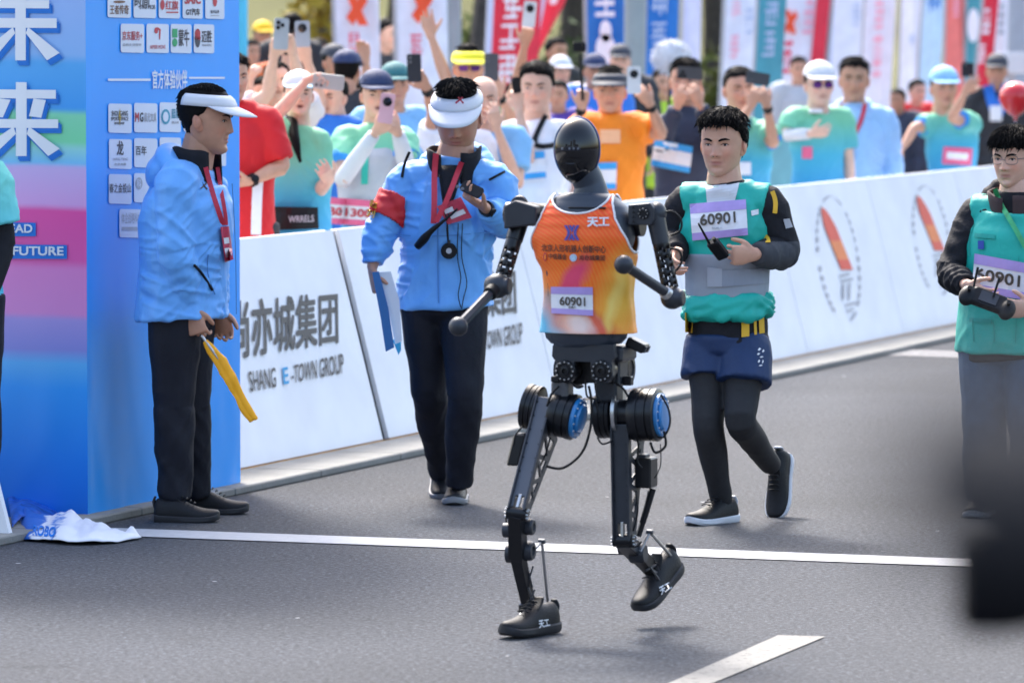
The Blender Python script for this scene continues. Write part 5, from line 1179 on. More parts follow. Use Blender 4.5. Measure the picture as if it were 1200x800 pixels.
# ------------------------------------------------------------------ worn things
def ring_pts(K, u, off, a0, a1, n, lift=0.):
    out = []
    for i in range(n + 1):
        p = math.radians(a0 + (a1 - a0) * i / n); l, f = head_xyz(np.array([u]), np.array([p])); k = 1 + off / .08; out.append((float(l[0]) * k, float(f[0]) * k, u))
    return out
def solid_sheet(rows, m, name, parent, th=.003, smooth=180):
    k = len(rows[0]); fs = [(i * k + j, i * k + j + 1, (i + 1) * k + j + 1, (i + 1) * k + j) for i in range(len(rows) - 1) for j in range(k - 1)]
    o = MB().add([v for r in rows for v in r], fs).build(name, m, parent, smooth); sd = o.modifiers.new('t', 'SOLIDIFY'); sd.thickness = th; sd.offset = 0; return o
def brim(K, m, parent, u=.178, off=.014, L=.075, drop=.028, ang=75):
    inner = ring_pts(K, u, off, -ang, ang, 20); rows = []
    for s in (0, .25, .5, .75, 1.):
        r = []
        for i, (l, f, uu) in enumerate(inner):
            a = math.radians(-ang + 2 * ang * i / 20); e = math.cos(a * 90 / ang) ** .7 if abs(a) < math.radians(ang) - 1e-6 else 0
            r.append(K.hx(l * (1 + .05 * s), f + L * s * e, uu - (drop * s * (.6 + .4 * s) + .012 * (l / .07) ** 2 * s) * e))
        rows.append(r)
    return solid_sheet(rows, m, 'brim', parent, .004, 40)
def visor(K, m, label=None, u0=.176, u1=.212, off=.014):
    rows = [[K.hx(*q) for q in ring_pts(K, u0 + (u1 - u0) * s, off + .002 * math.sin(s * 3.14), -125, 125, 40)] for s in (0, .33, .66, 1)]
    for i, r in enumerate(rows):
        pass
    v = solid_sheet(rows, m, 'sun_visor', K.root, .004, 40); brim(K, m, v, u0 + .002, off + .001); return v
def cap(K, m, bm=None, u0=.165, off=.016):
    rows = []
    for s in np.linspace(0, 1, 9):
        u = u0 + (HH - u0) * s; sc = 1.; rows.append([K.hx(l, f, uu + .016 * s + .006) for l, f, uu in ring_pts(K, min(u, HH - .001), off, -180, 180, 40)])
    c = solid_sheet(rows, m, 'cap', K.root, .004); brim(K, bm or m, c, u0 + .004, off + .001, .07, .02, 68); return c
def sunglasses(K, m, frame=None, clear=False):
    fr = frame or RUB; g = None
    for sg_ in (-1, 1):
        c = K.face_pt(sg_ * .032, .117, .010)
        mb = MB(); n = 20; ring = []
        for i in range(n): t = 6.2832 * i / n; q = (abs(math.cos(t)) ** 3 + abs(math.sin(t)) ** 3) ** (-1 / 3); ring.append((.026 * q * math.cos(t), .018 * q * math.sin(t)))
        ax = (K.L - K.F * sg_ * .22).normalized(); nz = ax.cross(K.U); S = K.S
        if not clear:
            o = MB().prism([(a * S, b * S) for a, b in ring], c, ax, K.U, nz, .003).build('lens', m, g or K.root, 30)
            if g is None: g = o; o.name = 'sunglasses'
        else:
            o = MB().tube([c + ax * (a * S) + K.U * (b * S) for a, b in ring + ring[:1]], .0011, 6, 2).build('spectacles' if g is None else 'rim', fr, g or K.root, 180)
            if g is None: g = o
        MB().tube([c + ax * (.026 * S * sg_) + K.U * .004, K.hx(sg_ * .078, .03, .119), K.hx(sg_ * .079, -.008, .118)], .0016, 6).build('temple_arm', fr, g, 180)
    MB().tube([K.face_pt(-.009, .118, .012), K.face_pt(0, .121, .012), K.face_pt(.009, .118, .012)], .0014, 6).build('bridge', fr, g, 180)
def caster(trees, Y, off):
    def f(x, y):
        r = ray(x, y).normalized(); best = None
        for t in trees:
            h = t.ray_cast(CAM, r)
            if h[0] is not None and (best is None or h[3] < best[1]): best = (h[0], h[3])
        return (best[0] if best else P(x, y, Y)) - r * off
    return f
def ribbon(K, path, w, m, name, parent=None, off=.008, trees=None, k=5, th=.002):
    """a strap lying on the clothes along a pixel path; w = width in metres"""
    hit = caster(trees or [K.tree], K.Y - .1, off); pp = spline([V((x, y, 0)) for x, y in path], None, k); pts = [hit(p.x, p.y) for p in pp]
    for _ in range(3): pts = [pts[0]] + [(pts[i - 1] + pts[i] * 2 + pts[i + 1]) / 4 for i in range(1, len(pts) - 1)] + [pts[-1]]
    wv = []; nn = []
    for i in range(len(pts)):
        t = (pts[min(i + 1, len(pts) - 1)] - pts[max(0, i - 1)]).normalized(); vd = (CAM - pts[i]).normalized(); s = t.cross(vd).normalized(); wv.append(s * (w / 2)); nn.append(vd)
    return MB().strip(pts, wv, nn, th).build(name, m, parent or K.root, 40)
def cord(K, path, r, m, name, off=.01, trees=None):
    hit = caster(trees or [K.tree], K.Y - .15, off); return MB().tube([hit(x, y) for x, y in path], r, 8, 4).build(name, m, K.root, 180)
def panel(K, quad, m, name, off=.008, trees=None, nx=8, ny=6, parent=None, th=.002):
    o = print_quad(rect_mesh(nx, ny), quad, caster(trees or [K.tree], K.Y - .1, off), name, m, parent or K.root)
    if th: sd = o.modifiers.new('t', 'SOLIDIFY'); sd.thickness = th; sd.offset = 0
    return o
def phone(x, y, Y, label, w=.075, h=.155, roll=0., yaw=0., tilt=0., m=None, lens=None, group='phones held up by spectators', name='phone'):
    c = P(x, y, Y); a = math.radians(roll); yw = math.radians(yaw)
    n = V((math.sin(yw), -math.cos(yw), 0)); ax0 = V((math.cos(yw), math.sin(yw), 0)); up0 = Z * math.cos(math.radians(tilt)) + n * math.sin(math.radians(tilt)); n = ax0.cross(up0)
    ax = ax0 * math.cos(a) + up0 * math.sin(a); up = up0 * math.cos(a) - ax0 * math.sin(a)
    t = thing(name, label, 'phone', c, group); r = .012; pl = []
    for cx, cy, a0 in ((w / 2 - r, h / 2 - r, 0), (-w / 2 + r, h / 2 - r, 90), (-w / 2 + r, -h / 2 + r, 180), (w / 2 - r, -h / 2 + r, 270)):
        for i in range(5): q = math.radians(a0 + 22.5 * i); pl.append((cx + r * math.cos(q), cy + r * math.sin(q)))
    MB().prism(pl, c - n * .0045, ax, up, n, .009).build('case', m, t, 30); LB = mat('phone_lens', (.008, .008, .012), .12, var=0)
    if lens == 'round': MB().lathe(c + up * h * .22, n, [(.004, .024), (.0075, .024), (.008, .02), (.0085, .0)], 24).build('camera_ring', LB, t, 30)
    elif lens == 'dual':
        for dx, dy in ((-.018, .055), (-.018, .03), (.004, .043)): MB().lathe(c + ax * dx + up * (dy * h / .155), n, [(.004, .011), (.008, .011), (.0085, .007), (.0085, 0)], 16).build('camera_lens', LB, t, 30)
    else:
        for dx, dy in ((-.02, .058), (-.02, .034)): MB().lathe(c + ax * dx + up * dy, n, [(.004, .008), (.007, .008), (.0075, 0)], 14).build('camera_lens', mat('lens_rim', (.1, .1, .11), .3), t, 30)
    return t
# ================================================================== the people on the road
JBL = mat('jacket_blue', srgb('#68acf0'), .5, var=.06, vs=3, bump=.25, bs=22, sheen=.15); BLKF = mat('black_fabric', (.012, .012, .016), .75, var=.2, vs=30, bump=.2, bs=120, spec=.25)
NAVP = mat('navy_trousers', (.011, .012, .020), .7, var=.2, vs=12, bump=.2, bs=60, spec=.3); WHT = mat('white_cap_fabric', (.66, .67, .71), .6, var=.03, vs=9)
LREDM = mat('lanyard_red', (.60, .03, .06), .55, var=.12, vs=60); BREDM = mat('badge_red', (.55, .035, .08), .4, var=.15, vs=50); PBLK = mat('plastic_black', (.006, .006, .008), .42, var=.1, spec=.25)
def collar(K, m, r0=.085, r1=.078, h0=-.03, h1=.07, name='collar', gap=40, S=1., fwd=.02):
    rows = []
    for s in np.linspace(0, 1, 6):
        r = r0 + (r1 - r0) * s; row = []
        for i in range(33):
            a = math.radians(gap + (360 - 2 * gap) * i / 32); z = h0 + (h1 - h0) * s - (.05 * (1 - s) + .03) * max(0, math.cos(a)); row.append(K.neck + K.bf * (r * math.cos(a) + fwd) + K.bl * (r * 1.08 * math.sin(a)) + Z * (z + .006 * math.sin(5 * a)))
        rows.append(row)
    o = solid_sheet(rows, m, name, K.root, .008); K.ctree = BVHTree.FromPolygons([v.co + K.base for v in o.data.vertices], [tuple(p.vertices) for p in o.data.polygons]); return o
def hood(K, m, name='hood', r=1., lift=0.):
    b = MB(); c = K.neck - K.bf * .085 + Z * (-.005 + lift)
    pts = [K.neck + K.bf * (.11 * math.cos(t) + .0) + K.bl * (.135 * math.sin(t)) + Z * (-.055 + lift - .055 * math.cos(t) + .055 * (math.cos(t) < 0) * -math.cos(t)) for t in np.linspace(.75, 2 * math.pi - .75, 15)]
    b.loft(pts, [(.020, .024)] + [(.030 * r, .04 * r)] * 13 + [(.020, .024)], Z, n=12, k=2); b.ell(c - K.bf * .03 - Z * .03, .12 * r, .065 * r, .075 * r, K.bl, K.bf, Z, 16, 10)
    me = fuse(b, .008, 4); wrinkle(me, [(c - K.bl * .15, c + K.bl * .15, 1, 1, 14)], 4, .008); shift(me, K.base); return finish(me, name, m, K.root, 180)
def shell(K, rows, m, name, grow=0., shoulders=False, vox=.0075, amp=.005, seed=1, fq=9, smooth_it=3, lumps=0.):
    """a worn layer round the trunk; rows: (share of hip-to-shoulder height, half width, half depth)"""
    c = MB(); pel = (K.PA + K.PB) / 2; mid = (K.SA + K.SB) / 2; up = mid - pel; hl = (K.PB - K.PA).normalized(); sl_ = (K.SB - K.SA).normalized()
    nk_ = K.neck - mid; pts = [(pel + up * t if t > 0 else pel + Z * (t * up.length)) if t <= 1 else mid + nk_ * (t - 1) for t, a, d in rows]; refs = [hl.lerp(sl_, max(0, min(1, t * 1.3))).normalized() for t, a, d in rows]
    c.loft(pts, [(a + grow, d + grow) for t, a, d in rows], refs, n=30, k=3)
    if shoulders:
        for Sh in (K.SA, K.SB): c.loft([mid.lerp(Sh, .2) + Z * .012, mid.lerp(Sh, .6) + Z * .010, mid.lerp(Sh, 1.06) - Z * .0], [(.075, .066), (.084, .076), (.09, .082)], K.bf, n=18, k=2)
    if lumps:
        rg = random.Random(seed)
        for _ in range(26):
            a = rg.uniform(0, 6.28); t = rg.choice(rows)[0]; p = pel + up * t + K.bl * (rows[0][1] + grow) * .96 * math.cos(a) + K.bf * (rows[0][2] + grow) * .96 * math.sin(a); c.ell(p, lumps * rg.uniform(.8, 1.6), lumps * rg.uniform(.8, 1.4), lumps * rg.uniform(.5, .9), n=10, m=6)
    me = fuse(c, vox, smooth_it); wrinkle(me, [(pts[0], pts[-1], 1, .8, fq)], seed, amp); tr = bvh(me); shift(me, K.base); o = finish(me, name, m, K.root, 180); return o, tr
def wristwatch(K, E, W, name='wristwatch', m=PBLK):
    d = (W - E).normalized(); c = W - d * .02; MB().loft([c - d * .012, c + d * .012], [(.037 * K.S ** .3, .033), (.036, .032)], K.bf, n=18).build(name, m, K.root)
    v = (CAM - c).normalized(); v = perp(d, v); MB().lathe(c + v * .030, v, [(0, .019), (.009, .019), (.011, .015), (.011, 0)], 20).build('watch_face', m, K.root)

# ---- official in profile beside the pillar
K = person('official in light blue jacket and white visor standing sideways by the pillar', 21.6, (241, 141), 79, yaw=78, pitch=4, byaw=72, tone=1, band=True, hair='short', hthick=.008, nk=(228, 194, 0), sA=(207, 213, -.17), sB=(236, 210, .17),
           eA=(206, 290, -.22), wA=(224, 362, -.17), dA=(232, 390, -.18), nA=V((.3, 1, 0)), curlA=(.8, 1.0, 1.1, 1.2), thA=1.1, eB=(240, 292, .2), wB=(257, 364, .14), dB=(262, 386, .14), nB=V((-.3, -1, 0)), curlB=(.7, .8, .9, 1.),
           pA=(206, 362, -.085), pB=(220, 362, .09), kA=(204, 476, -.07), aA=(205, 584, -.06), kB=(222, 474, .10), aB=(227, 578, .22), top='jacket', top_m=JBL, sleeve=2, grow=.042, fat=1.16, hem=.035, leg_m=NAVP, lgrow=.026, hero=True, seed=11, bs=1.04,
           shoes=[((181, 612.0, -.10), (1, -.12, 0), (0, 0, 1), .27), ((216, 602.5, .25), (1, -.08, 0), (0, 0, 1), .27), SHB, SOB])
collar(K, BLKF, .105, .098, -.06, .075, fwd=.012); hood(K, JBL, r=1.25, lift=.0); visor(K, WHT, u0=.165, u1=.205, off=.018)
ribbon(K, ((241, 196), (248, 222), (257, 250), (262, 264)), .02, LREDM, 'lanyard', off=.02, trees=[K.tree, K.ctree]); ribbon(K, ((255, 196), (259, 222), (264, 250), (265, 264)), .016, LREDM, 'lanyard', off=.025, trees=[K.tree, K.ctree])
b_ = panel(K, ((258.5, 266), (268, 265), (273.5, 304), (264, 307)), BREDM, 'badge', .03)
panel(K, ((263, 291), (270, 290), (272, 300), (265, 302)), BIBW, 'badge_print', .036, parent=b_, th=0); panel(K, ((262, 279), (268, 278), (269, 285), (263, 286)), BIBW, 'badge_print', .036, parent=b_, th=0)
cord(K, ((228, 311), (237, 321), (249, 340)), .006, PBLK, 'zip_pull', .008); ribbon(K, ((236, 214), (239, 218), (243, 222)), .008, INK, 'chest_mark', off=.006); ribbon(K, ((242, 214), (239, 218), (235, 221)), .006, INK, 'chest_mark', off=.007)
for pth in (((272, 215), (276, 290), (277, 368)), ((244, 298), (243, 320), (252, 345))): ribbon(K, pth, .004, mat('jacket_seam', srgb('#4c86c6'), .6), 'seam', off=.003)
ft = thing('rolled_flag', 'rolled yellow flag held low by the official beside the pillar', 'flag', P(241, 400, 21.42))
mb = MB(); a0 = P(243, 403, 21.42); a1 = P(296, 491, 21.36)
fme = MB(); fp = [P(240, 399, 21.42), P(249, 411, 21.42), P(262, 430, 21.4), P(274, 452, 21.38), P(286, 475, 21.37), P(297, 492, 21.36)]
fme.loft(fp, [(.012, .010), (.022, .009), (.028, .008), (.027, .008), (.024, .008), (.017, .006)], V((.85, 0, .5)), n=12, k=6); fme.loft([p + V((.012, -.008, .004)) for p in fp[1:]], [(.010, .007), (.015, .007), (.014, .007), (.013, .006), (.008, .005)], V((.85, 0, .5)), n=10, k=6)
me = fuse(fme, .004, 2); wrinkle(me, [(a1, a0, 1, 1, 9)], 9, .007); shift(me, ft.location); finish(me, 'flag_cloth', mat('flag_yellow', srgb('#ffb010'), .55, var=.1, vs=14), ft, 180)
MB().cyl(P(236, 393, 21.42), P(262, 428, 21.4), .006, n=10).build('flag_stick', SIL, ft)

# ---- official walking with stopwatch and folder
K = person('official in light blue jacket, white visor and red armband looking at his phone', 22.3, (536, 138), 79, yaw=-6, pitch=20, byaw=-8, tone=1, band=True, hair='short', hthick=.018, nk=(533, 186, .0), sA=(479, 212, .02), sB=(580, 210, -.02),
           eA=(447, 270, -.03), wA=(436, 314, -.08), dA=(440, 340, -.1), nA=V((1, .2, 0)), curlA=(.9, 1., 1.1, 1.2), thA=.7, eB=(592, 259, -.06), wB=(568, 243, -.24), dB=(545, 229, -.30), nB=V((-.2, -.3, 1)), curlB=(.5, .6, .7, .8), thB=.5,
           pA=(497, 350, .02), pB=(543, 350, -.02), kA=(503, 462, .08), aA=(519, 556, .36), kB=(545, 464, -.10), aB=(537, 568, .02), top='jacket', top_m=JBL, sleeve=2, grow=.040, hem=.035, leg_m=NAVP, lgrow=.014, hero=True, seed=23, fat=1.0, bs=1.04, cuff=.88,
           shoes=[((517, 559, .50), (.02, -.9, -.30), (0, -.3, 1), .28), ((537, 586.2, .20), (-.06, -1, 0), (0, 0, 1), .29), SHB, mat('sole_grey', (.25, .25, .26), .6)])
collar(K, BLKF, .098, .105, -.05, .05, gap=22); hood(K, JBL, r=1.05)
v_ = visor(K, WHT, u0=.172, u1=.21, off=.02)
vis_t = BVHTree.FromPolygons([v.co + K.base for v in v_.data.vertices], [tuple(p.vertices) for p in v_.data.polygons]); vh = caster([vis_t], 22.1, .004)
print_quad(poly_mesh([[(0, .2), (.15, 0), (1, .8), (.85, 1)]]), box_quad(533, 113.5, 543, 122), vh, 'visor_logo', RINK, v_); print_quad(poly_mesh([[(.0, .9), (.2, 1), (1, .15), (.8, 0)]]), box_quad(536, 113.5, 544, 122), caster([vis_t], 22.1, .006), 'visor_logo', RINK, v_)
d_ = K.EA - K.SA; dl = d_.length_squared; mbx = MB(); jm = K.top.data; jn = normals(jm); idx = {}; keep = []
for p in jm.polygons:
    c = p.center + K.base - K.SA; t = c.dot(d_) / dl
    if .36 < t < .80 and (c - d_ * t).length < .135 and pix(p.center + K.base)[0] < 474: keep.append(p)
for p in keep:
    for v in p.vertices:
        if v not in idx: idx[v] = len(mbx.v); mbx.v.append(jm.vertices[v].co + K.base + V(jn[v]) * .007)
mbx.f = [tuple(idx[v] for v in p.vertices) for p in keep]; me = mbx.mesh(); at_ = bvh(me); shift(me, K.base); arm = finish(me, 'red_armband', mat('armband_red', (.62, .015, .02), .55, var=.1, vs=20), K.root, 180)
sd = arm.modifiers.new('t', 'SOLIDIFY'); sd.thickness = .006; sd.offset = 0
GOLD = mat('armband_yellow', (.75, .45, .05), .6); print_quad(text_mesh('裁', .03), ((434, 233), (443, 236), (441, 245), (432, 242)), caster([at_], 22.2, .005), 'armband_mark', GOLD, arm); print_quad(text_mesh('判', .03), ((431, 244), (440, 247), (438, 256), (429, 253)), caster([at_], 22.2, .005), 'armband_mark', GOLD, arm)
MB().loft([K.neck + K.bf * .10 - Z * .03, K.neck + K.bf * .155 - Z * .12, K.neck + K.bf * .175 - Z * .2], [(.055, .012), (.035, .012), (.008, .008)], K.bl, n=12, k=3).build('black_undershirt', BLKF, K.root, 180)
ribbon(K, ((511, 180), (509, 205), (509, 235), (508, 262)), .024, LREDM, 'lanyard', off=.03, trees=[K.tree, K.ctree]); ribbon(K, ((541, 190), (534, 208), (523, 236), (511, 260)), .022, LREDM, 'lanyard', off=.055, trees=[K.tree, K.ctree])
ribbon(K, ((480, 178), (474, 192), (471, 208)), .012, PBLK, 'shoulder_stripe', off=.006); ribbon(K, ((573, 211), (584, 205), (596, 199)), .010, PBLK, 'shoulder_stripe', off=.006)
b_ = panel(K, ((512, 242), (540, 231), (553, 255), (525, 263)), BREDM, 'badge', .03)
for q in (((520, 246), (530, 242), (532, 247), (522, 251)), ((526, 252), (543, 245), (546, 250), (529, 257))): panel(K, q, BIBW, 'badge_print', .036, parent=b_, th=0)
MB().loft([caster([K.tree], 22.1, .05)(*q) for q in ((489, 289), (497, 280), (506, 270), (521, 258), (536, 245))], [.016, .019, .012, .006, .005], n=12, k=3).build('hanging_radio_pen', PBLK, K.root, 180)
for pth in (((515, 205), (520, 240), (524, 262), (525, 282)), ((537, 196), (528, 236), (524, 264), (525, 282))): cord(K, pth, .004, PBLK, 'stopwatch_cord', .026)
ch = caster([K.tree], 22.1, .02); sw0 = ch(526, 294); sw = thing('stopwatch', 'round black stopwatch hanging on the chest of the official with red armband', 'stopwatch', sw0)
vn = (CAM - sw0).normalized(); MB().lathe(sw0, vn, [(-.008, .022), (-.006, .033), (.004, .034), (.009, .030), (.009, .019), (.006, .018), (.006, 0)], 28).build('stopwatch_case', PBLK, sw); MB().lathe(sw0 + Z * .03, Z, [(0, .007), (.014, .007), (.016, .005)], 12).build('stopwatch_button', GUN, sw); MB().lathe(sw0 + vn * .007, vn, [(0, .012), (.003, .012), (.003, 0)], 20).build('stopwatch_screen', GREYP, sw)
for pth in (((537, 262), (536, 300), (540, 325), (537, 345), (540, 360)), ((542, 262), (541, 300), (547, 330), (543, 350), (541, 362))): cord(K, pth, .0022, PBLK, 'earphone_cable', .02)
ribbon(K, ((513, 262), (513, 310), (514, 355)), .006, MATS['jacket_seam'], 'zip', off=.004); ribbon(K, ((464, 275), (500, 277), (540, 275), (574, 272)), .003, MATS['jacket_seam'], 'seam', off=.003)
wristwatch(K, K.EB, K.WB)
phone(553, 222, 21.97, 'small black phone held by the official with red armband', .05, .10, roll=62, yaw=-10, tilt=-35, m=PBLK, group='phones held by the officials')
fo = thing('document_folder', 'blue and white document folder hanging from the hand of the walking official', 'folder', P(445, 325, 22.15))
FB = mat('folder_blue', srgb('#2f6dac'), .4, var=.06); fd_ = V((.55, -.83, 0))
def fprism(px, Y, m, nm, th=.004):
    pl = [P(x, y, Y) for x, y in px]; n_ = V((.25, -.97, 0)); MB().add(pl + [p + V((0, th, 0)) for p in pl], [tuple(range(len(pl))), tuple(range(2 * len(pl) - 1, len(pl) - 1, -1))] + [(i, (i + 1) % len(pl), len(pl) + (i + 1) % len(pl), len(pl) + i) for i in range(len(pl))]).build(nm, m, fo, 0)
fprism(((436, 319), (444, 318), (455, 360), (462, 407), (452, 412), (446, 372)), 22.13, FB, 'folder_cover'); fprism(((443, 319), (458, 318), (468, 352), (471, 400), (463, 403), (454, 356)), 22.15, CARD, 'folder_sheet'); fprism(((460, 398), (470, 396), (470, 410), (467, 416)), 22.17, mat('sheet_cyan', srgb('#35a9dc'), .5), 'folder_tab')

# ---- runner in the teal vest
TEAL = mat('vest_teal', srgb('#14b0a0'), .55, var=.06, vs=5, bump=.2, bs=40); DGREY = mat('sleeve_grey', (.045, .048, .056), .8, var=.15, vs=60, bump=.15, bs=200); TIGHT = mat('tights_black', (.022, .022, .025), .7, var=.12, vs=60, bump=.1, bs=300, spec=.35)
K = person('runner in teal vest, blue shorts and black tights carrying a walkie talkie', 21.4, (847, 169.5), 75, yaw=-20, pitch=2, byaw=-12, tone=0, hair='quiff', hthick=.016, nk=(849, 214, .0), sA=(806, 237, .04), sB=(897, 238, -.03),
           eA=(789, 284, .10), wA=(793, 297, -.12), dA=(789, 312, -.20), nA=V((1, .1, .1)), curlA=(.6, .7, .8, .9), eB=(919, 297, -.04), wB=(884, 298, -.2), dB=(850, 300, -.26), nB=V((.1, 1, .1)), curlB=(1., 1.1, 1.15, 1.2), thB=.9,
           pA=(831, 392, .02), pB=(874, 392, -.02), kA=(830, 500, -.08), aA=(846, 588, .08), kB=(868, 494, -.16), aB=(903, 545, .26), top='tee', top_m=[BLKF, DGREY], sleeve=2, grow=.022, hem=.035, fat=.90, cuff=.93, legs='tights', leg_m=TIGHT, lgrow=.006, hero=True, seed=37, bs=1.0,
           shoes=[((860, 611.2, .12), (-.66, -.75, 0), (0, 0, 1), .29), ((920, 533, .42), (-.14, -.42, -1), (-.35, -.8, .3), .29), SHB, WHT])
for p in K.top.data.polygons:
    c = p.center + K.base; t = (c - K.EB).dot((K.WB - K.EB).normalized()); 
    if t > -.02 and (c - K.EB - (K.WB - K.EB).normalized() * t).length < .08 and pix(c)[1] > 283: p.material_index = 1
vest, vt_ = shell(K, [(.27, .100, .084), (.40, .104, .088), (.62, .140, .106), (.82, .162, .113), (.95, .145, .09), (1.5, .105, .07), (2.0, .072, .062)], TEAL, 'vest', .040, True, amp=.008, seed=4)
pw = panel(K, ((827, 219), (867, 212), (860, 240), (829, 242)), WHT, 'white_undershirt', .006, [vt_], 10, 8)
MB().loft([K.neck + K.bf * (.078 * math.cos(t) + .012) + K.bl * (.082 * math.sin(t)) + Z * (-.012 - .03 * math.cos(t)) for t in np.linspace(0, 6.2832, 25)], [(.009, .012)] * 25, Z, n=8).build('black_neckband', BLKF, K.root, 180)
bh = lambda off: caster([vt_, K.tree], 21.2, off)
bb = bib(bh, ((808, 239), (874, 233.5), (876.5, 275.5), (811.5, 282)), K.root, '60901', off=(.012, .0145, .016), nums=(.16, .80, .31, .62)); print_quad(text_mesh('机器人', .01), box_quad(834, 266, 847, 268.5), bh(.016), 'bib_caption', GREYP, bb)
belt, bt_ = shell(K, [(.25, .126, .106), (.30, .128, .107), (.45, .131, .109), (.58, .138, .113), (.62, .138, .112)], mat('belt_grey', (.30, .33, .38), .6, var=.08, vs=12), 'support_belt', .042, amp=.004, seed=9, fq=5)
for q, m in ((((829, 313), (846, 315), (846, 336), (829, 336)), mat('belt_pad', (.36, .39, .45), .6)), (((846, 317), (900, 314), (901, 332), (846, 336)), mat('belt_strap', (.26, .29, .35), .6))): panel(K, q, m, 'belt_panel', .006, [bt_])
bun, but_ = shell(K, [(.155, .128, .106), (.17, .136, .112), (.25, .138, .114), (.30, .130, .108)], TEAL, 'tied_vest_bundle', .044, amp=.030, seed=15, fq=24, lumps=.016)
for q in (((803, 366), (812, 367), (811, 390), (803, 389)), ((869, 371), (878, 370), (878, 394), (869, 395)), ((883, 369), (886, 368), (887, 392), (884, 392)), ((889, 367), (895, 366), (896, 390), (890, 391))): panel(K, q, mat('stripe_yellow', (.75, .42, .02), .6), 'yellow_stripe', .005, [K.tree, K.ltree], 2, 3)
ribbon(K, ((905, 224), (909, 236), (908, 250)), .018, MATS['stripe_yellow'], 'yellow_stripe', off=.006); ribbon(K, ((893, 275), (899, 279), (900, 284)), .02, MATS['stripe_yellow'], 'yellow_stripe', off=.006)
panel(K, ((918, 257), (925, 256), (929, 266), (921, 268)), GREYP, 'sleeve_print', .004)
c = MB(); pel = (K.PA + K.PB) / 2; c.loft([pel + Z * .004, pel - Z * .01, pel - Z * .06, pel - Z * .09], [(.160, .13), (.170, .138), (.168, .135), (.10, .08)], (K.PB - K.PA).normalized(), n=28, k=2)
for Pp, Kk, e in ((K.PA, K.KA, .46), (K.PB, K.KB, .56)): q = Pp.lerp(Kk, e); c.loft([Pp - Z * .03, Pp.lerp(Kk, .24), q], [(.10, .10), (.106, .108), (.112, .114)], K.bf, n=20, k=3)
me = fuse(c, .0075, 2); wrinkle(me, [(pel, pel - Z * .3, .8, 1.2, 7)], 8, .008); st_ = bvh(me); shift(me, K.base); sho = finish(me, 'shorts', mat('shorts_blue', (.005, .026, .095), .6, var=.08, vs=8, bump=.15, bs=50), K.root, 180)
for i, (x0, y0, x1, y1) in enumerate(((888, 407, 892, 411), (893, 409, 896, 413), (887, 413, 891, 416), (890, 417, 895, 419), (888, 421, 891, 425), (893, 421, 895, 426), (889, 427, 894, 429))): print_quad(poly_mesh([[(0, .3), (.4, 0), (1, .6), (.5, 1)]]), box_quad(x0, y0, x1, y1), caster([st_], 21.3, .004), 'shorts_print', PIP, sho)
panel(K, ((880, 247), (889, 245), (889, 251), (881, 253)), PIP, 'vest_print', .004, [vt_], 2, 2, th=0)
wt0 = P(842, 293, 21.12); wt = thing('walkie_talkie', 'black walkie talkie with long antenna held by the runner', 'walkie talkie', wt0)
wa = (P(818, 262, 21.02) - P(842, 293, 21.12)).normalized(); wx = perp(wa, X); MB().box(wt0 + wa * .005, .05, .034, .10, wx, wa.cross(wx), wa, ch=.006).build('radio_body', PBLK, wt, 0); MB().cyl(wt0 + wa * .05 - wx * .014, P(818.5, 262, 21.02), .0055, .004, 10).build('antenna', RUB, wt); MB().cyl(wt0 + wa * .05 + wx * .014, wt0 + wa * .07 + wx * .014, .008, n=12).build('knob', RUB, wt)

# ---- remote pilot at the right edge
JEAN = mat('jeans_blue', (.045, .095, .17), .8, var=.25, vs=14, bump=.25, bs=140)
K = person('remote pilot in teal vest and glasses holding a controller with two antennas', 21.8, (1187, 185), 68, yaw=-30, pitch=6, byaw=-22, tone=2, hair='fringe', hthick=.015, nk=(1190, 225, .0), sA=(1147, 250, .06), sB=(1232, 254, -.05),
           eA=(1114, 322, .0), wA=(1135, 335, -.22), dA=(1150, 345, -.27), nA=V((.7, .5, .2)), curlA=(.6, .7, .8, .9), eB=(1240, 325, -.06), wB=(1208, 362, -.26), dB=(1188, 362, -.30), nB=V((-.6, .5, .2)), curlB=(.6, .7, .8, .9),
           pA=(1156, 404, .03), pB=(1204, 404, -.03), kA=(1154, 505, .0), aA=(1152, 585, .05), kB=(1208, 505, -.1), aB=(1212, 585, -.1), top='jacket', top_m=BLKF, sleeve=2, grow=.034, hem=.05, leg_m=JEAN, lgrow=.034, hero=True, seed=51, bs=.97,
           shoes=[((1156, 602.5, .1), (-.3, -.95, 0), (0, 0, 1), .27), ((1212, 607, -.05), (-.3, -.95, 0), (0, 0, 1), .27), SHB, WHT])
vest, vt_ = shell(K, [(-.06, .172, .128), (.06, .172, .13), (.33, .164, .124), (.62, .17, .128), (.82, .168, .118), (.95, .145, .09), (1.15, .125, .08)], TEAL, 'vest', .044, True, amp=.007, seed=14)
collar(K, mat('brown_hoodie', (.06, .035, .035), .85), .092, .10, -.05, .012, gap=12, name='hoodie_collar'); hood(K, BLKF, r=1.0); sunglasses(K, GLO, mat('glasses_grey', (.12, .12, .13), .3), clear=True)
bh = lambda off: caster([vt_, K.tree], 21.5, off)
bib(bh, ((1142, 297), (1206, 309), (1203, 352), (1139, 341)), K.root, '60901', off=(.012, .0145, .016), nums=(.05, .86, .36, .68))
ribbon(K, ((1166, 221), (1172, 238), (1184, 258), (1202, 290)), .02, mat('lanyard_green', (.05, .42, .16), .5, var=.3, vs=40), 'lanyard', off=.02, trees=[vt_, K.tree])
for q in (((1142, 273), (1166, 275), (1166, 280), (1142, 278)), ((1136, 372), (1162, 374), (1162, 379), (1136, 377))): panel(K, q, mat('vest_flap', srgb('#109c8e'), .55), 'pocket_flap', .006, [vt_], 6, 2)
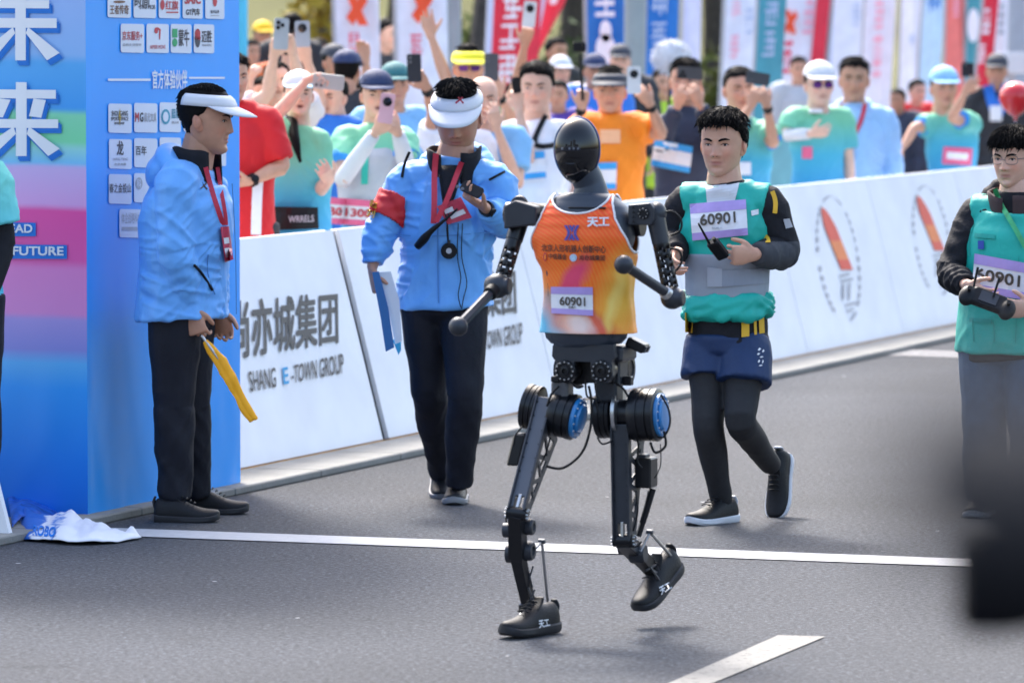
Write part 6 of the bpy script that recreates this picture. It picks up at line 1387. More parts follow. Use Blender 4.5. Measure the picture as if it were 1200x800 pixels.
for pth in (((1194, 300), (1192, 350), (1190, 402)), ((1140, 372), (1140, 386), (1141, 400)), ((1164, 375), (1165, 388), (1165, 402)), ((1136, 300), (1136, 280), (1142, 262))): ribbon(K, pth, .004, MATS['vest_flap'], 'seam', off=.006, trees=[vt_])
panel(K, ((1146, 282), (1153, 282), (1153, 292), (1146, 292)), mat('clip_blue', (.02, .06, .35), .5), 'clip', .01, [vt_], 2, 2)
rc0 = P(1158, 352, 21.45); rc = thing('remote_controller', 'black handheld remote controller with two upright antennas', 'remote controller', rc0)
cx = (P(1185, 363, 21.42) - P(1128, 342, 21.46)).normalized(); cn = perp(cx, V((0, -.8, .6))); cy = cn.cross(cx)
cm = MB(); cm.box(rc0, .15, .085, .035, cx, cy, cn, ch=.01); cm.ell(rc0 - cx * .085 - cy * .012, .036, .05, .026, cx, cy, cn); cm.ell(rc0 + cx * .085 - cy * .012, .036, .05, .026, cx, cy, cn); me = fuse(cm, .004, 3); shift(me, rc0); finish(me, 'controller_body', PBLK, rc, 180)
MB().box(rc0 + cn * .018, .075, .05, .006, cx, cy, cn).build('controller_screen', GUN, rc, 0)
for s_ in (-1, 1): MB().cyl(rc0 + cx * .085 * s_ + cn * .02, rc0 + cx * .085 * s_ + cn * .042, .006, .009, 12).build('thumb_stick', RUB, rc)
for (x0, y0), (x1, y1) in (((1141, 336), (1146, 313)), ((1164, 348), (1171, 326))): MB().cyl(P(x0, y0, 21.43), P(x1, y1, 21.43), .0045, .0055, 10).build('antenna', RUB, rc)

# ---- volunteer cut off at the left edge
CYT = ramp_mat('tee_cyan_green', [(0, srgb('#2fb0dc')), (.4, srgb('#4cc6e0')), (1, srgb('#7fdcc6'))], 2, .75, 1.5, rough=.6, bump=.2, bs=30)
K = person('volunteer in cyan shirt and black sleeves standing in front of the pillar print', 20.9, (-53, 143), 78, yaw=20, byaw=10, band=True, tone=0, nk=(-53, 192, 0), sA=(-103, 212, 0), sB=(-13, 210, 0), eB=(3, 285, -.02), wB=(-15, 350, -.12), pA=(-75, 345, 0), pB=(-31, 345, 0), kA=(-77, 465, 0), kB=(-27, 465, 0), aA=(-75, 600, .1), aB=(-27, 604, .0),
           top='tee', top_m=CYT, sleeve=.72, grow=.03, hem=.03, leg_m=NAVP, lgrow=.036, hero=True, seed=61, bs=1.02, shoes=[((-75, 625, .1), (.1, -1, 0), (-11, 0, 1), .28), ((-25, 627, 0), (.2, -1, 0), (-11, 0, 1), .28), SHB, SOB])
MB().loft([K.SB.lerp(K.EB, .55), K.EB, K.EB.lerp(K.WB, .5), K.WB], [.058, .052, .048, .036], n=16, k=3).build('black_sleeve', BLKF, K.root, 180)
visor(K, WHT, u0=.168, u1=.207, off=.016)
# ================================================================== spectators behind the boards
def Yc(x, off=.78):
    r = (x - 600) / FPX; t = (r * B0.y - B0.x) / (BD.x - BD.y * r); return B0.y + BD.y * t + off / (BD.x - BD.y * r)
GCY = ramp_mat('tee_green_cyan', [(0, srgb('#2a8fc4')), (.35, srgb('#3aa6c4')), (.7, srgb('#72c4a2')), (1, srgb('#8acb9a'))], 2, .85, 1.45, rough=.6, bump=.2, bs=30)
SLB = mat('sleeve_blue', srgb('#2a8fe0'), .6, var=.06)
def cm(name, hexc, **k): return mat(name, srgb(hexc), .7, var=.08, vs=8, bump=.2, bs=40, **k)
RED = cm('shirt_red', '#d0141f'); WSH = cm('shirt_white', '#e4e6ee'); ORG = cm('shirt_orange', '#f58a18'); NVY = cm('jacket_navy', '#2c3348'); PBL = cm('jacket_pale_blue', '#9cc0e8'); SKY = cm('shirt_sky', '#7fb6e2'); DRK = cm('jacket_dark', '#23252c'); BLU = cm('shirt_blue', '#2b74cf'); GRY = cm('vest_grey', '#b9bdc4'); PNK = cm('bib_pink', '#e0648a'); PALE = cm('shirt_pale', '#d9cfd2'); BBL = cm('bib_blue', '#3aa0e0'); LIM = cm('vest_lime', '#b8d83a')
CAPN = cm('cap_navy', '#25345c'); CAPT = cm('cap_teal', '#2f6f74'); CAPY = cm('cap_yellow', '#f0c21c'); CAPD = cm('visor_dark', '#353a46'); VYEL = cm('visor_yellow', '#f2e832')
LENS = mat('lens_purple', (.16, .05, .30), .12, metal=.5, var=.2, vs=40)
g1 = 'spectators behind the boards'
def blue_bib(K, quad, number=None, m=BBL):
    b = panel(K, quad, BIBW, 'race_bib', .03); q = [np.array(p, float) for p in quad]
    mixq = lambda v0, v1: tuple(tuple(a) for a in (q[0] * (1 - v0) + q[3] * v0, q[1] * (1 - v0) + q[2] * v0, q[1] * (1 - v1) + q[2] * v1, q[0] * (1 - v1) + q[3] * v1))
    panel(K, mixq(0, .26), m, 'bib_band', .035, parent=b, th=0); panel(K, mixq(.78, 1), m, 'bib_band', .035, parent=b, th=0)
    if number: print_quad(text_mesh(number, .03), [tuple(np.array(p) * 1.) for p in mixq(.36, .68)], caster([K.tree], K.Y - .1, .035), 'bib_number', RINK, b)
def sleeves(K, m, a=.62, b=.98):
    for Sh, E in ((K.SA, K.EA), (K.SB, K.EB)):
        d = E - Sh; MB().loft([Sh + d * .1, Sh + d * .35, Sh + d * a], [(.068, .068), (.074, .073), (.076, .074)], K.bf, n=16, k=2).build('sleeve', m, K.root, 180)
def chest_print(K, quad, m): return panel(K, quad, m, 'shirt_print', .012, th=0)
UPN = V((0, -1, .1)); DNN = V((0, 1, 0))
# red shirt by the pillar
K = person('spectator in red shirt with white side panel behind the blue pillar edge', 25.7, (272, 92), 54, yaw=25, tone=0, hthick=.02, sA=(252, 142, .05), sB=(312, 140, 0), eB=(331, 194, -.05), wB=(292, 213, -.15), dB=(270, 216, -.2), top='tee', top_m=RED, sleeve=.9, grow=.014, leg_m=DRK, seed=101, group=g1)
ribbon(K, ((303, 205), (301, 235), (300, 275)), .05, WSH, 'white_side_panel', off=.012); wristwatch(K, K.EB, K.WB)
# thumbs up
K = person('spectator giving a thumbs up above the red shirt', 28.6, (309, 112), 42, yaw=10, tone=2, eA=(289, 135, -.05), wA=(293, 98, -.12), dA=(296, 84, -.14), nA=V((1, -.3, 0)), curlA=(1.5, 1.55, 1.6, 1.6), thA=-.6, sA=(288, 150), sB=(332, 150), top='tee', top_m=PALE, leg_m=DRK, seed=102, group=g1)
# tall silver phone
K = person('spectator with sunglasses pushed up holding a silver phone high in both hands', 28., (324, 96), 44, yaw=12, tone=4, hair='receding', eA=(314, 110, -.1), wA=(321, 66, -.25), dA=(326, 48, -.28), nA=V((.5, -1, 0)), curlA=(.4, .5, .6, .7), eB=(352, 100, -.1), wB=(343, 62, -.25), dB=(337, 45, -.27), nB=V((-.6, -1, 0)), top='tee', top_m=PALE, leg_m=DRK, seed=103, group=g1)
phone(329.5, 40, 27.65, 'tall silver phone with three lenses held highest beside the pillar', .078, .165, roll=-3, yaw=8, m=mat('phone_silver', (.42, .47, .52), .3, metal=.4), lens='dual')
# round camera phone
K = person('spectator with short hair raising a grey phone with a big round camera', 28.6, (391, 115), 46, yaw=-35, tone=2, hthick=.008, eA=(374, 118, -.1), wA=(360, 72, -.25), dA=(354, 52, -.27), nA=V((-.1, 1, 0)), curlA=(.9, 1., 1.05, 1.1), thA=.7, sA=(372, 150), sB=(412, 150), top='tee', top_m=BLU, leg_m=DRK, seed=104, group=g1)
phone(354.5, 40, 28.25, 'grey phone with a big round black camera', .08, .14, roll=2, m=mat('phone_grey', (.32, .36, .42), .3), lens='round')
# woman in white cap
K = person('woman in white cap and mint shirt calling out with her phone raised', 26.5, (350, 112), 50, yaw=8, pitch=-4, tone=4, hair='fringe', hthick=.012, mouth=1., sA=(327, 166, 0), sB=(372, 166, 0), eA=(322, 138, -.18), wA=(360, 94, -.3), dA=(380, 88, -.34), nA=V((0, -.4, -1)), curlA=(.7, .8, .9, 1.), eB=(374, 222, -.05), wB=(386, 212, -.22), dB=(380, 200, -.3), top='tee', top_m=GCY, sleeve=.6, grow=.02, leg_m=DRK, seed=105, group=g1, swid=.16, bs=.95)
cap(K, WHT, cm('cap_brim_blue', '#b9dcec')); MB().loft([K.hx(-.02, -.1, .13), K.hx(-.03, -.12, .05), P(345, 160, 26.35), P(352, 190, 26.28)], [.02, .03, .026, .008], n=10, k=4).build('ponytail', HAIR, K.root, 180)
phone(385, 96, 26.15, 'clear cased phone held sideways by the woman in white cap', .075, .155, roll=84, tilt=10, m=mat('phone_clear', (.45, .47, .46), .25), lens=None)
bg_ = panel(K, ((313, 242), (371, 243), (372, 268), (313, 270)), PBLK, 'belt_bag', .04, nx=10, ny=4, th=.03); print_quad(text_mesh('WRRELS', .02), ((338, 253), (368, 252), (368, 260), (338, 261)), caster([K.tree], 26.3, .06), 'bag_print', GREYP, bg_)
# more raised arms in the thick of the crowd
K = person('spectator in pale pink raising a small black phone behind the white cap', 30.2, (341, 92), 42, yaw=5, tone=2, eA=(331, 100, -.1), wA=(336, 66, -.2), dA=(338, 52, -.22), nA=DNN, curlA=(.9, 1, 1, 1.1), top='tee', top_m=PALE, leg_m=DRK, seed=151, group=g1)
phone(338, 50, 29.9, 'small black phone between the two grey raised phones', .07, .14, roll=4, m=PBLK, lens=None)
K = person('spectator in blue shirt waving a raised fist beside the navy cap', 31.5, (424, 116), 42, yaw=-5, tone=0, eB=(432, 106, -.05), wB=(428, 72, -.1), dB=(426, 58, -.1), nB=UPN, curlB=(.6, .7, .7, .8), top='tee', top_m=BLU, leg_m=DRK, seed=152, group=g1)
# people behind
K = person('man in navy cap and dark jacket turned away among the crowd', 31., (407, 84), 44, yaw=165, tone=1, top='jacket', top_m=DRK, sleeve=2, grow=.03, leg_m=DRK, seed=106, group=g1, eyes=False); cap(K, CAPN)
K = person('man in dark cap with lime collar behind the raised phones', 33.5, (392, 74), 38, yaw=30, tone=1, top='jacket', top_m=DRK, sleeve=2, grow=.03, leg_m=DRK, seed=107, group=g1); cap(K, CAPD); collar(K, LIM, .08, .075, -.02, .05, gap=10)
# woman in navy cap with pink phone
K = person('woman in navy cap photographing with a pink phone', Yc(440), (441, 112), 52, yaw=10, tone=2, hair='fringe', hthick=.014, mouth=.8, sA=(404, 163, 0), sB=(472, 163, 0), eA=(400, 212, -.2), wA=(441, 154, -.36), dA=(455, 143, -.4), nA=V((.3, 1, .2)), curlA=(.8, .9, 1., 1.1), eB=(478, 200, -.15), wB=(466, 154, -.34), dB=(454, 143, -.38), nB=V((-.3, 1, .2)), curlB=(.8, .9, 1, 1.1), top='tee', top_m=GCY, sleeve=.6, grow=.02, leg_m=DRK, seed=108, group=g1, swid=.165, bs=.97)
cap(K, CAPN); sleeves(K, SLB)
for E, W in ((K.EA, K.WA), (K.EB, K.WB)): MB().loft([E.lerp(W, -.02), E.lerp(W, .4), E.lerp(W, .93)], [.047, .046, .034], n=14, k=2).build('white_arm_sleeve', WHT, K.root, 180)
vs_, vtr = shell(K, [(.18, .152, .112), (.25, .152, .112), (.6, .16, .118), (.8, .15, .11), (.9, .11, .09)], GRY, 'running_vest', .03, amp=.012, vox=.012, seed=3); panel(K, ((424, 178), (432, 178), (431, 216), (423, 216)), cm('vest_strap_teal', '#33b9a4'), 'vest_strap', .008, [vtr])
blue_bib(K, ((386, 231), (437, 235), (434, 265), (383, 262)), 'B01300', PNK)
phone(453, 127, Yc(440) - .42, 'pink phone held by the woman in navy cap', .075, .155, roll=-8, tilt=5, m=mat('phone_pink', (.62, .36, .44), .35), lens='round')
K = person('spectator in teal cap standing behind the woman in navy cap', 30., (463, 100), 46, yaw=15, tone=1, top='tee', top_m=SKY, leg_m=DRK, seed=109, group=g1); cap(K, CAPT)
# arm with black phone
K = person('spectator hidden behind the official holding a black phone at arm height', 29.3, (520, 128), 48, yaw=-10, tone=1, sA=(505, 165, 0), sB=(565, 165, 0), eA=(508, 132, -.12), wA=(500, 103, -.25), dA=(489, 88, -.28), nA=V((.2, 1, 0)), curlA=(.8, .9, 1., 1.1), top='tee', top_m=WSH, leg_m=DRK, seed=110, group=g1); wristwatch(K, K.EA, K.WA)
phone(485.5, 80, 28.95, 'plain black phone held up left of the white visor', .078, .155, roll=2, m=mat('phone_black', (.02, .022, .03), .2), lens=None)
# yellow visor waving
K = person('man in bright yellow visor and purple glasses waving an open hand', 31., (549, 80), 50, yaw=4, tone=0, hthick=.022, band=True, smile=1, sA=(522, 124, 0), sB=(588, 126, 0), eA=(524, 96, -.08), wA=(505, 42, -.16), dA=(499, 15, -.17), nA=UPN, curlA=(.1, .05, .1, .15), thA=.1, eB=(604, 148, -.1), wB=(585, 112, -.3), dB=(578, 92, -.33), nB=V((-.2, 1, 0)), curlB=(.8, .9, 1, 1.1), top='tee', top_m=GCY, leg_m=DRK, seed=111, group=g1)
visor(K, VYEL, u0=.162, u1=.205, off=.02); sunglasses(K, LENS); wristwatch(K, K.EB, K.WB)
phone(576, 79, 30.62, 'dark phone held up by the man in yellow visor', .08, .16, m=mat('phone_slate', (.06, .065, .075), .3), lens=None)
K = person('bald man in sky blue shirt behind the official in white visor', 29.4, (566, 118), 54, yaw=5, tone=2, hair=None, eB=(606, 215, -.05), wB=(582, 150, -.25), dB=(578, 130, -.28), nB=V((-.4, 1, 0)), top='tee', top_m=SKY, sleeve=.7, grow=.025, leg_m=DRK, seed=112, group=g1)
# white shirt
K = person('young man in white shirt with black chest strap holding up his arm', Yc(632), (629, 104), 57, yaw=-8, tone=2, hair='quiff', hthick=.02, sA=(598, 158, 0), sB=(664, 158, 0), eA=(619, 186, -.22), wA=(608, 128, -.32), dA=(605, 108, -.34), nA=V((.3, 1, 0)), curlA=(1.1, 1.2, 1.25, 1.3), eB=(676, 218, 0), wB=(660, 262, -.12), top='tee', top_m=WSH, sleeve=.75, grow=.03, leg_m=DRK, seed=113, group=g1)
ribbon(K, ((640, 135), (632, 150), (626, 168), (640, 172), (668, 165)), .03, PBLK, 'chest_strap', off=.012); blue_bib(K, ((597, 180), (638, 177), (640, 208), (600, 212)))
phone(605, 100, Yc(632) - .38, 'small dark camera gripped by the young man in white shirt', .05, .09, roll=10, m=PBLK, lens=None)
K = person('spectator hidden behind the young man holding up a white lettered phone', 32.5, (606, 118), 42, yaw=-5, tone=1, sA=(592, 150), sB=(640, 150), eA=(606, 98, -.08), wA=(615, 52, -.2), dA=(619, 34, -.22), nA=DNN, curlA=(.9, 1, 1, 1.1), top='tee', top_m=BLU, leg_m=DRK, seed=114, group=g1)
ph = phone(620.5, 17, 32.2, 'white phone with large dark lettering raised highest beside the red flag', .08, .16, roll=-6, m=mat('phone_white', (.62, .64, .66), .4), lens='round')
# orange shirt
K = person('smiling man in orange shirt and dark visor filming with phone and stick', Yc(716), (715, 107), 54, yaw=-4, pitch=-2, tone=0, hthick=.016, band=True, smile=1, sA=(684, 148, 0), sB=(748, 148, 0), eA=(668, 168, -.12), wA=(682, 126, -.25), dA=(684, 106, -.27), nA=DNN, curlA=(1.3, 1.35, 1.4, 1.4), eB=(775, 158, -.08), wB=(762, 122, -.25), dB=(748, 103, -.3), nB=V((-.3, 1, 0)), curlB=(.8, .9, 1, 1.), top='tee', top_m=ORG, sleeve=.6, grow=.032, leg_m=DRK, seed=115, group=g1, fat=1.05)
visor(K, CAPD, u0=.162, u1=.20, off=.018); wristwatch(K, K.EA, K.WA); wristwatch(K, K.EB, K.WB); panel(K, ((703, 152), (727, 152), (727, 168), (703, 168)), cm('print_peach', '#f7b98a'), 'shirt_print', .008, th=0); blue_bib(K, ((697, 191), (723, 190), (722, 222), (697, 222)))
phone(743, 94, Yc(716) - .36, 'white phone with round black camera held by the man in orange', .08, .16, m=MATS['phone_white'], lens='round')
yq = Yc(716) - .29; ac = thing('action_camera', 'small black action camera on a stick held by the man in orange', 'camera', P(681, 108, yq)); MB().cyl(P(683, 118, yq), P(680, 64, yq), .010, .008, 12).build('stick', PBLK, ac); MB().box(P(679, 55, yq), .075, .03, .055, ch=.005).build('camera_body', PBLK, ac, 0); MB().lathe(P(684, 54, yq - .015), V((0, -1, 0)), [(0, .014), (.012, .014), (.013, .01), (.012, 0)], 16).build('lens', GLO, ac)
# dark jacket photographing
K = person('man in navy jacket photographing with a phone before his eyes', Yc(803), (803, 96), 52, yaw=-8, tone=0, hthick=.016, sA=(770, 150, 0), sB=(836, 150, 0), eA=(774, 168, -.25), wA=(794, 124, -.36), dA=(800, 108, -.4), nA=V((.4, 1, 0)), curlA=(.7, .8, .9, 1), eB=(838, 165, -.25), wB=(820, 122, -.36), dB=(812, 104, -.4), nB=V((-.4, 1, 0)), curlB=(.7, .8, .9, 1), top='jacket', top_m=NVY, sleeve=2, grow=.034, leg_m=DRK, seed=116, group=g1)
blue_bib(K, ((767, 163), (812, 172), (808, 203), (763, 194)))
phone(808, 86, Yc(803) - .42, 'dark phone held before the face of the man in navy jacket', .078, .15, roll=86, m=MATS['phone_slate'], lens='dual')
K = person('man in mint green shirt photographing with a dark phone', Yc(868), (866, 106), 52, yaw=14, tone=0, hthick=.013, smile=1, sA=(842, 156, 0), sB=(898, 156, 0), eA=(862, 150, -.22), wA=(880, 124, -.34), dA=(886, 108, -.37), nA=V((.4, 1, 0)), curlA=(.8, .9, 1, 1), eB=(906, 168, -.15), wB=(899, 124, -.33), dB=(892, 106, -.37), nB=V((-.4, 1, 0)), curlB=(.8, .9, 1, 1), top='tee', top_m=GCY, sleeve=.62, grow=.026, leg_m=DRK, seed=117, group=g1)
wristwatch(K, K.EB, K.WB); sleeves(K, SLB); chest_print(K, ((873, 140), (882, 138), (880, 152), (871, 154)), CAPT); chest_print(K, ((862, 190), (880, 190), (880, 205), (862, 205)), WSH)
phone(888, 92, Yc(868) - .40, 'dark phone held by the man in mint green shirt', .08, .15, roll=80, m=MATS['phone_slate'], lens=None)
K = person('woman in white cap and mirrored purple sunglasses beside the pale blue jacket', Yc(960), (960, 100), 48, yaw=12, tone=4, hair='fringe', eA=(923, 158, -.05), wA=(951, 157, -.2), dA=(966, 154, -.24), top='tee', top_m=GCY, sleeve=.7, grow=.024, leg_m=SLB, seed=118, group=g1, swid=.165)
cap(K, WHT); sunglasses(K, LENS); sleeves(K, SLB); chest_print(K, ((948, 128), (972, 128), (972, 133), (948, 133)), WSH); MB().loft([K.EA.lerp(K.WA, -.02), K.EA.lerp(K.WA, .9)], [.046, .036], n=14).build('white_arm_sleeve', WHT, K.root, 180); panel(K, ((940, 172), (952, 172), (952, 186), (940, 186)), PNK, 'race_bib', .01)
K = person('man in pale blue jacket with pink lanyard standing behind the boards', Yc(1001), (1001, 94), 50, yaw=-4, tone=1, hthick=.014, sA=(966, 140, 0), sB=(1036, 140, 0), top='jacket', top_m=PBL, sleeve=2, grow=.055, hem=.12, leg_m=DRK, seed=119, group=g1, fat=1.05)
collar(K, PBL, .10, .10, -.05, .045, gap=30); hood(K, PBL); ribbon(K, ((985, 122), (986, 145), (990, 166)), .03, LREDM, 'lanyard', off=.014); ribbon(K, ((1014, 122), (1008, 145), (996, 166)), .03, LREDM, 'lanyard', off=.014); panel(K, ((984, 163), (1000, 163), (1000, 186), (984, 186)), PNK, 'badge', .022); panel(K, ((987, 170), (997, 170), (997, 180), (987, 180)), BIBW, 'badge_print', .03, th=0)
K = person('spectator in blue peaked cap and mint shirt stretching an arm over the boards', Yc(1110), (1106, 104), 45, yaw=10, tone=0, hthick=.01, sA=(1092, 146, 0), sB=(1140, 146, 0), eA=(1072, 150, -.1), wA=(1056, 176, -.2), eB=(1116, 138, -.25), wB=(1131, 108, -.38), dB=(1142, 94, -.42), nB=V((-.2, 1, 0)), curlB=(.3, .35, .4, .5), top='tee', top_m=GCY, sleeve=.6, grow=.026, leg_m=SLB, seed=120, group=g1)
cap(K, cm('cap_sky', '#8fc4e8')); sleeves(K, SLB); panel(K, ((1106, 172), (1140, 174), (1138, 194), (1104, 192)), PNK, 'race_bib', .012); panel(K, ((1110, 178), (1135, 180), (1134, 188), (1109, 186)), BIBW, 'bib_print', .016, th=0)
phone(1134, 82, Yc(1110) - .35, 'black phone beside the spectator in blue peaked cap', .09, .1, m=MATS['phone_black'], lens=None)
# farther back
g2 = 'distant people behind the crowd'
def far(label, x, y, hh, Y, m, seed, yaw=0, capm=None, **k):
    K = person(label, Y, (x, y), hh, yaw=yaw, tone=seed % 4, top='jacket', top_m=m, sleeve=2, grow=.03, leg_m=DRK, seed=seed, group=g2, nhair=60, ground=.0, **k)
    if capm: cap(K, capm)
    return K
far('distant person in bright yellow cap left of the silver phone', 308, 42, 30, 42, DRK, 131, 20, CAPY)
far('distant dark haired person in black between the two raised phones', 343, 32, 32, 40, DRK, 132, 160, eyes=False)
far('distant person beside the yellow shrub', 374, 62, 32, 43, NVY, 133, -10)
K = far('distant person with black headphones between the white flags', 452, 42, 36, 41, DRK, 134, 60); MB().loft([K.hx(.085 * math.cos(t), -.005, .12 + .125 * math.sin(t)) for t in np.linspace(0, math.pi, 13)], [.012] * 13, n=8).build('headphones', PBLK, K.root, 180)
far('distant dark haired person below the tapering red flag', 652, 62, 34, 41, DRK, 135, 40)
far('distant person in white cap beside the action camera', 657, 84, 32, 38, PALE, 136, 20, WHT)
far('distant person in purple behind the young man in white', 654, 112, 34, 35.5, cm('jacket_purple', '#5a3f9a'), 137, -10)
far('distant person in black cap behind the orange shirt', 727, 72, 34, 39, DRK, 138, 0, CAPD)
far('distant person in blue between flag and dark visor', 697, 84, 36, 37, BLU, 139, 10, CAPN)
far('distant steward in lime vest behind the navy jacket', 776, 98, 34, 40, LIM, 140, 20)
K = far('distant man in dark jacket with bright blue lanyard', 1168, 84, 36, 46, DRK, 141, -5, CAPD); ribbon(K, ((1158, 100), (1162, 118), (1168, 135)), .09, BLU, 'lanyard', off=.02); ribbon(K, ((1180, 100), (1175, 118), (1169, 135)), .09, BLU, 'lanyard', off=.02); panel(K, ((1160, 124), (1174, 124), (1174, 142), (1160, 142)), BIBW, 'badge', .03)
far('distant person in red near the yellow ground sheet', 1075, 108, 28, 48, RED, 142, 30)
far('distant person in dark blue near the long white flags', 1052, 118, 26, 47, NVY, 143, -30)
far('distant person in grey between pale flags', 936, 82, 30, 47, GRY, 144, 10)
far('distant person with orange bag by the pillar edge', 294, 62, 30, 39, cm('jacket_orange', '#d8662a'), 145, 30)

# ================================================================== flags, lamp posts and other street things
rgf = random.Random(77)
def glyph(rg):
    """a block of brush strokes, as blurred characters look from here"""
    pl = []
    for y in (.9, .62, .34, .08): 
        if rg.random() < .85: x0 = rg.uniform(0, .2); x1 = rg.uniform(.75, 1); pl.append([(x0, y), (x1, y + .03), (x1, y - .1), (x0, y - .1)])
    for x in (.2, .5, .78):
        if rg.random() < .75: y0 = rg.uniform(.6, 1); y1 = rg.uniform(0, .3); pl.append([(x, y0), (x + .11, y0), (x + .11, y1), (x, y1)])
    mb = MB()
    for i, p in enumerate(pl): mb.add([(a, b, i * 2) for a, b in p], [tuple(range(len(p)))])
    return mb.mesh()
def flag(label, x0, x1, Y, m, lean=0., bottom=180., marks=(), pole_side=-1, top=3.9, taper=0.):
    """feather flag; x0,x1: pixel edges at the top of the picture; lean: pixel shift from there to the bottom edge"""
    c0 = P(x0, 0, Y); c1 = P(x1, 0, Y); zb = P(600, bottom, Y).z; zt0 = c0.z; W = (c1 - c0).length; lx = lean * Y / FPX / max(zt0 - zb, .2)
    px = c0.x if pole_side < 0 else c1.x
    t = thing('feather_flag', label, 'flag', V((px + (zb - zt0) * -lx * 0, Y, 0)), 'feather flags behind the crowd')
    nx, nz = 10, 30; rows = []; ph_ = rgf.uniform(0, 6)
    for j in range(nz + 1):
        z = zb + (top - zb) * j / nz; s = j / nz; off = (zt0 - z) * lx
        wt = W * (1 if s < .72 else max(.12, math.sqrt(max(0, 1 - ((s - .72) / .28) ** 2)))); wb = wt * (1 - taper * max(0, 1 - (z - zb) / max(zt0 - zb, .2)))
        row = []
        for i in range(nx + 1):
            u = i / nx; xx = (c0.x + wb * u) if pole_side < 0 else (c1.x - wb * (1 - u)); row.append(V((xx + off, Y + .05 * math.sin(u * 5 + ph_ + z * 1.3) * u, z)))
        rows.append(row)
    cl = solid_sheet(rows, m, 'flag_cloth', t, .003); o_ = (zt0) * lx
    pts = [V((px + zt0 * lx, Y + .01, 0)), V((px, Y + .01, zt0)), V((px - lx * (top * .72 - zt0), Y + .01, top * .75)), V((px + pole_side * -W * .35, Y + .01, top + .05)), V((px + pole_side * -W * .8, Y + .01, top))]
    MB().tube(pts, .018, 8, 4).build('pole', GREYP, t, 180); MB().lathe(V((px + zt0 * lx, Y, 0)), Z, [(0, .22), (.05, .22), (.07, .06), (.25, .03)], 16).build('base', DRK, t)
    zplane = lambda x, y: onplane(x, y, V((0, Y - .075, 0)), V((0, -1, 0)))
    for kind, ax0, ay0, ax1, ay1, mm in marks:
        sh = lambda y: lean * (y / bottom); q = ((ax0 + sh(ay0), ay0), (ax1 + sh(ay0), ay0), (ax1 + sh(ay1), ay1), (ax0 + sh(ay1), ay1))
        if kind == 'x':
            print_quad(poly_mesh([[(0, .25), (.3, 0), (1, .75), (.75, 1)]]), q, zplane, 'flag_logo', mm, t); print_quad(poly_mesh([[(.15, 1), (.45, 1), (.95, 0), (.6, 0)]]), q, lambda x, y: onplane(x, y, V((0, Y - .08, 0)), V((0, -1, 0))), 'flag_logo', mm, t)
        elif kind == 'g': print_quad(glyph(rgf), q, zplane, 'flag_lettering', mm, t)
        else: print_quad(rect_mesh(2, 6) if kind == 's' else poly_mesh([disc()]), q, zplane, 'flag_print', mm, t)
    return t
FW = cm('flag_white', '#e6e8f6'); FR = cm('flag_red', '#e03349'); FBL = cm('flag_blue', '#2a78c8'); FT = cm('flag_teal', '#4f9fae'); FP = cm('flag_pale_blue', '#b4d4f0'); FS = cm('flag_salmon', '#ee7f78'); FLV = cm('flag_lavender', '#c9cdea'); FG = cm('flag_grey', '#9aa4b2'); FC = cm('flag_cyan', '#4fb8dc')
PO = cm('print_orange', '#f0552e'); PR = cm('print_red', '#e2405c'); PW = cm('print_pale', '#eceaf4'); PPK = cm('print_pink', '#f0a8bc'); PBB = cm('print_bluegrey', '#b8c4e0')
flag('cyan feather flag just behind the pillar edge', 272, 290, 36, FC, 0, 70)
flag('white feather flag with orange cross logo next to the yellow shrub', 391, 444, 40, FW, 4, 170, (('x', 405, -8, 431, 30, PO), ('g', 407, 38, 420, 52, PR), ('g', 407, 54, 420, 68, PR)))
flag('white feather flag with orange cross logo beside the lamp post', 463, 524, 40, FW, 3, 170, (('x', 482, -10, 508, 28, PO), ('g', 480, 40, 494, 55, PR), ('g', 480, 57, 494, 72, PR)))
flag('red feather flag with white characters and lavender edge', 573, 634, 43, FR, -8, 165, (('s', 572, -10, 579, 130, FLV), ('g', 590, -12, 612, 22, PW), ('g', 588, 28, 610, 58, PW), ('g', 586, 64, 608, 96, PW)))
flag('red feather flag tapering to a lavender tip', 636, 664, 44, FR, -14, 66, (('d', 644, -4, 654, 6, PW), ('s', 634, -5, 640, 60, FLV)), taper=.75)
flag('blue feather flag with a pale figure print', 686, 733, 45, FBL, 3, 150, (('g', 697, -14, 720, 20, PW), ('d', 702, 24, 716, 50, PW), ('d', 697, 40, 720, 76, PW)))
flag('blue feather flag right of the tall lamp post', 757, 796, 47, FBL, -4, 150, (('g', 764, -12, 783, 18, PBB), ('g', 764, 26, 782, 52, PBB)))
flag('lavender feather flag behind the white furry microphone', 800, 822, 52, FLV, -3, 150)
flag('pale feather flag with faint pink and blue characters', 849, 892, 50, FW, -6, 150, (('g', 858, 2, 868, 22, PPK), ('g', 858, 40, 868, 68, PPK), ('g', 874, 10, 884, 40, PBB)))
flag('teal feather flag beside the pale flag', 888, 922, 48, FT, -8, 165, (('g', 897, 2, 912, 30, PBB), ('g', 896, 36, 911, 66, PBB)))
flag('white feather flag with orange cross and red edge stripe', 920, 976, 50, FW, -16, 165, (('s', 957, -10, 973, 120, FR), ('x', 921, 12, 937, 40, PO), ('g', 923, 48, 934, 86, PR), ('g', 944, 0, 956, 40, PPK)), 1)
flag('plain white feather flag with a blue edge', 974, 1012, 55, FW, -8, 160, (('s', 972, -10, 978, 120, PBB), ('g', 1001, 4, 1009, 30, PBB)))
flag('white feather flag with a pink character column', 1013, 1050, 57, FW, -8, 160, (('g', 1026, 0, 1036, 34, PPK), ('g', 1026, 40, 1036, 90, PPK)))
flag('slim white feather flag with a tiny round emblem', 1056, 1080, 58, FW, -4, 150, (('d', 1067, 40, 1073, 52, PBB),))
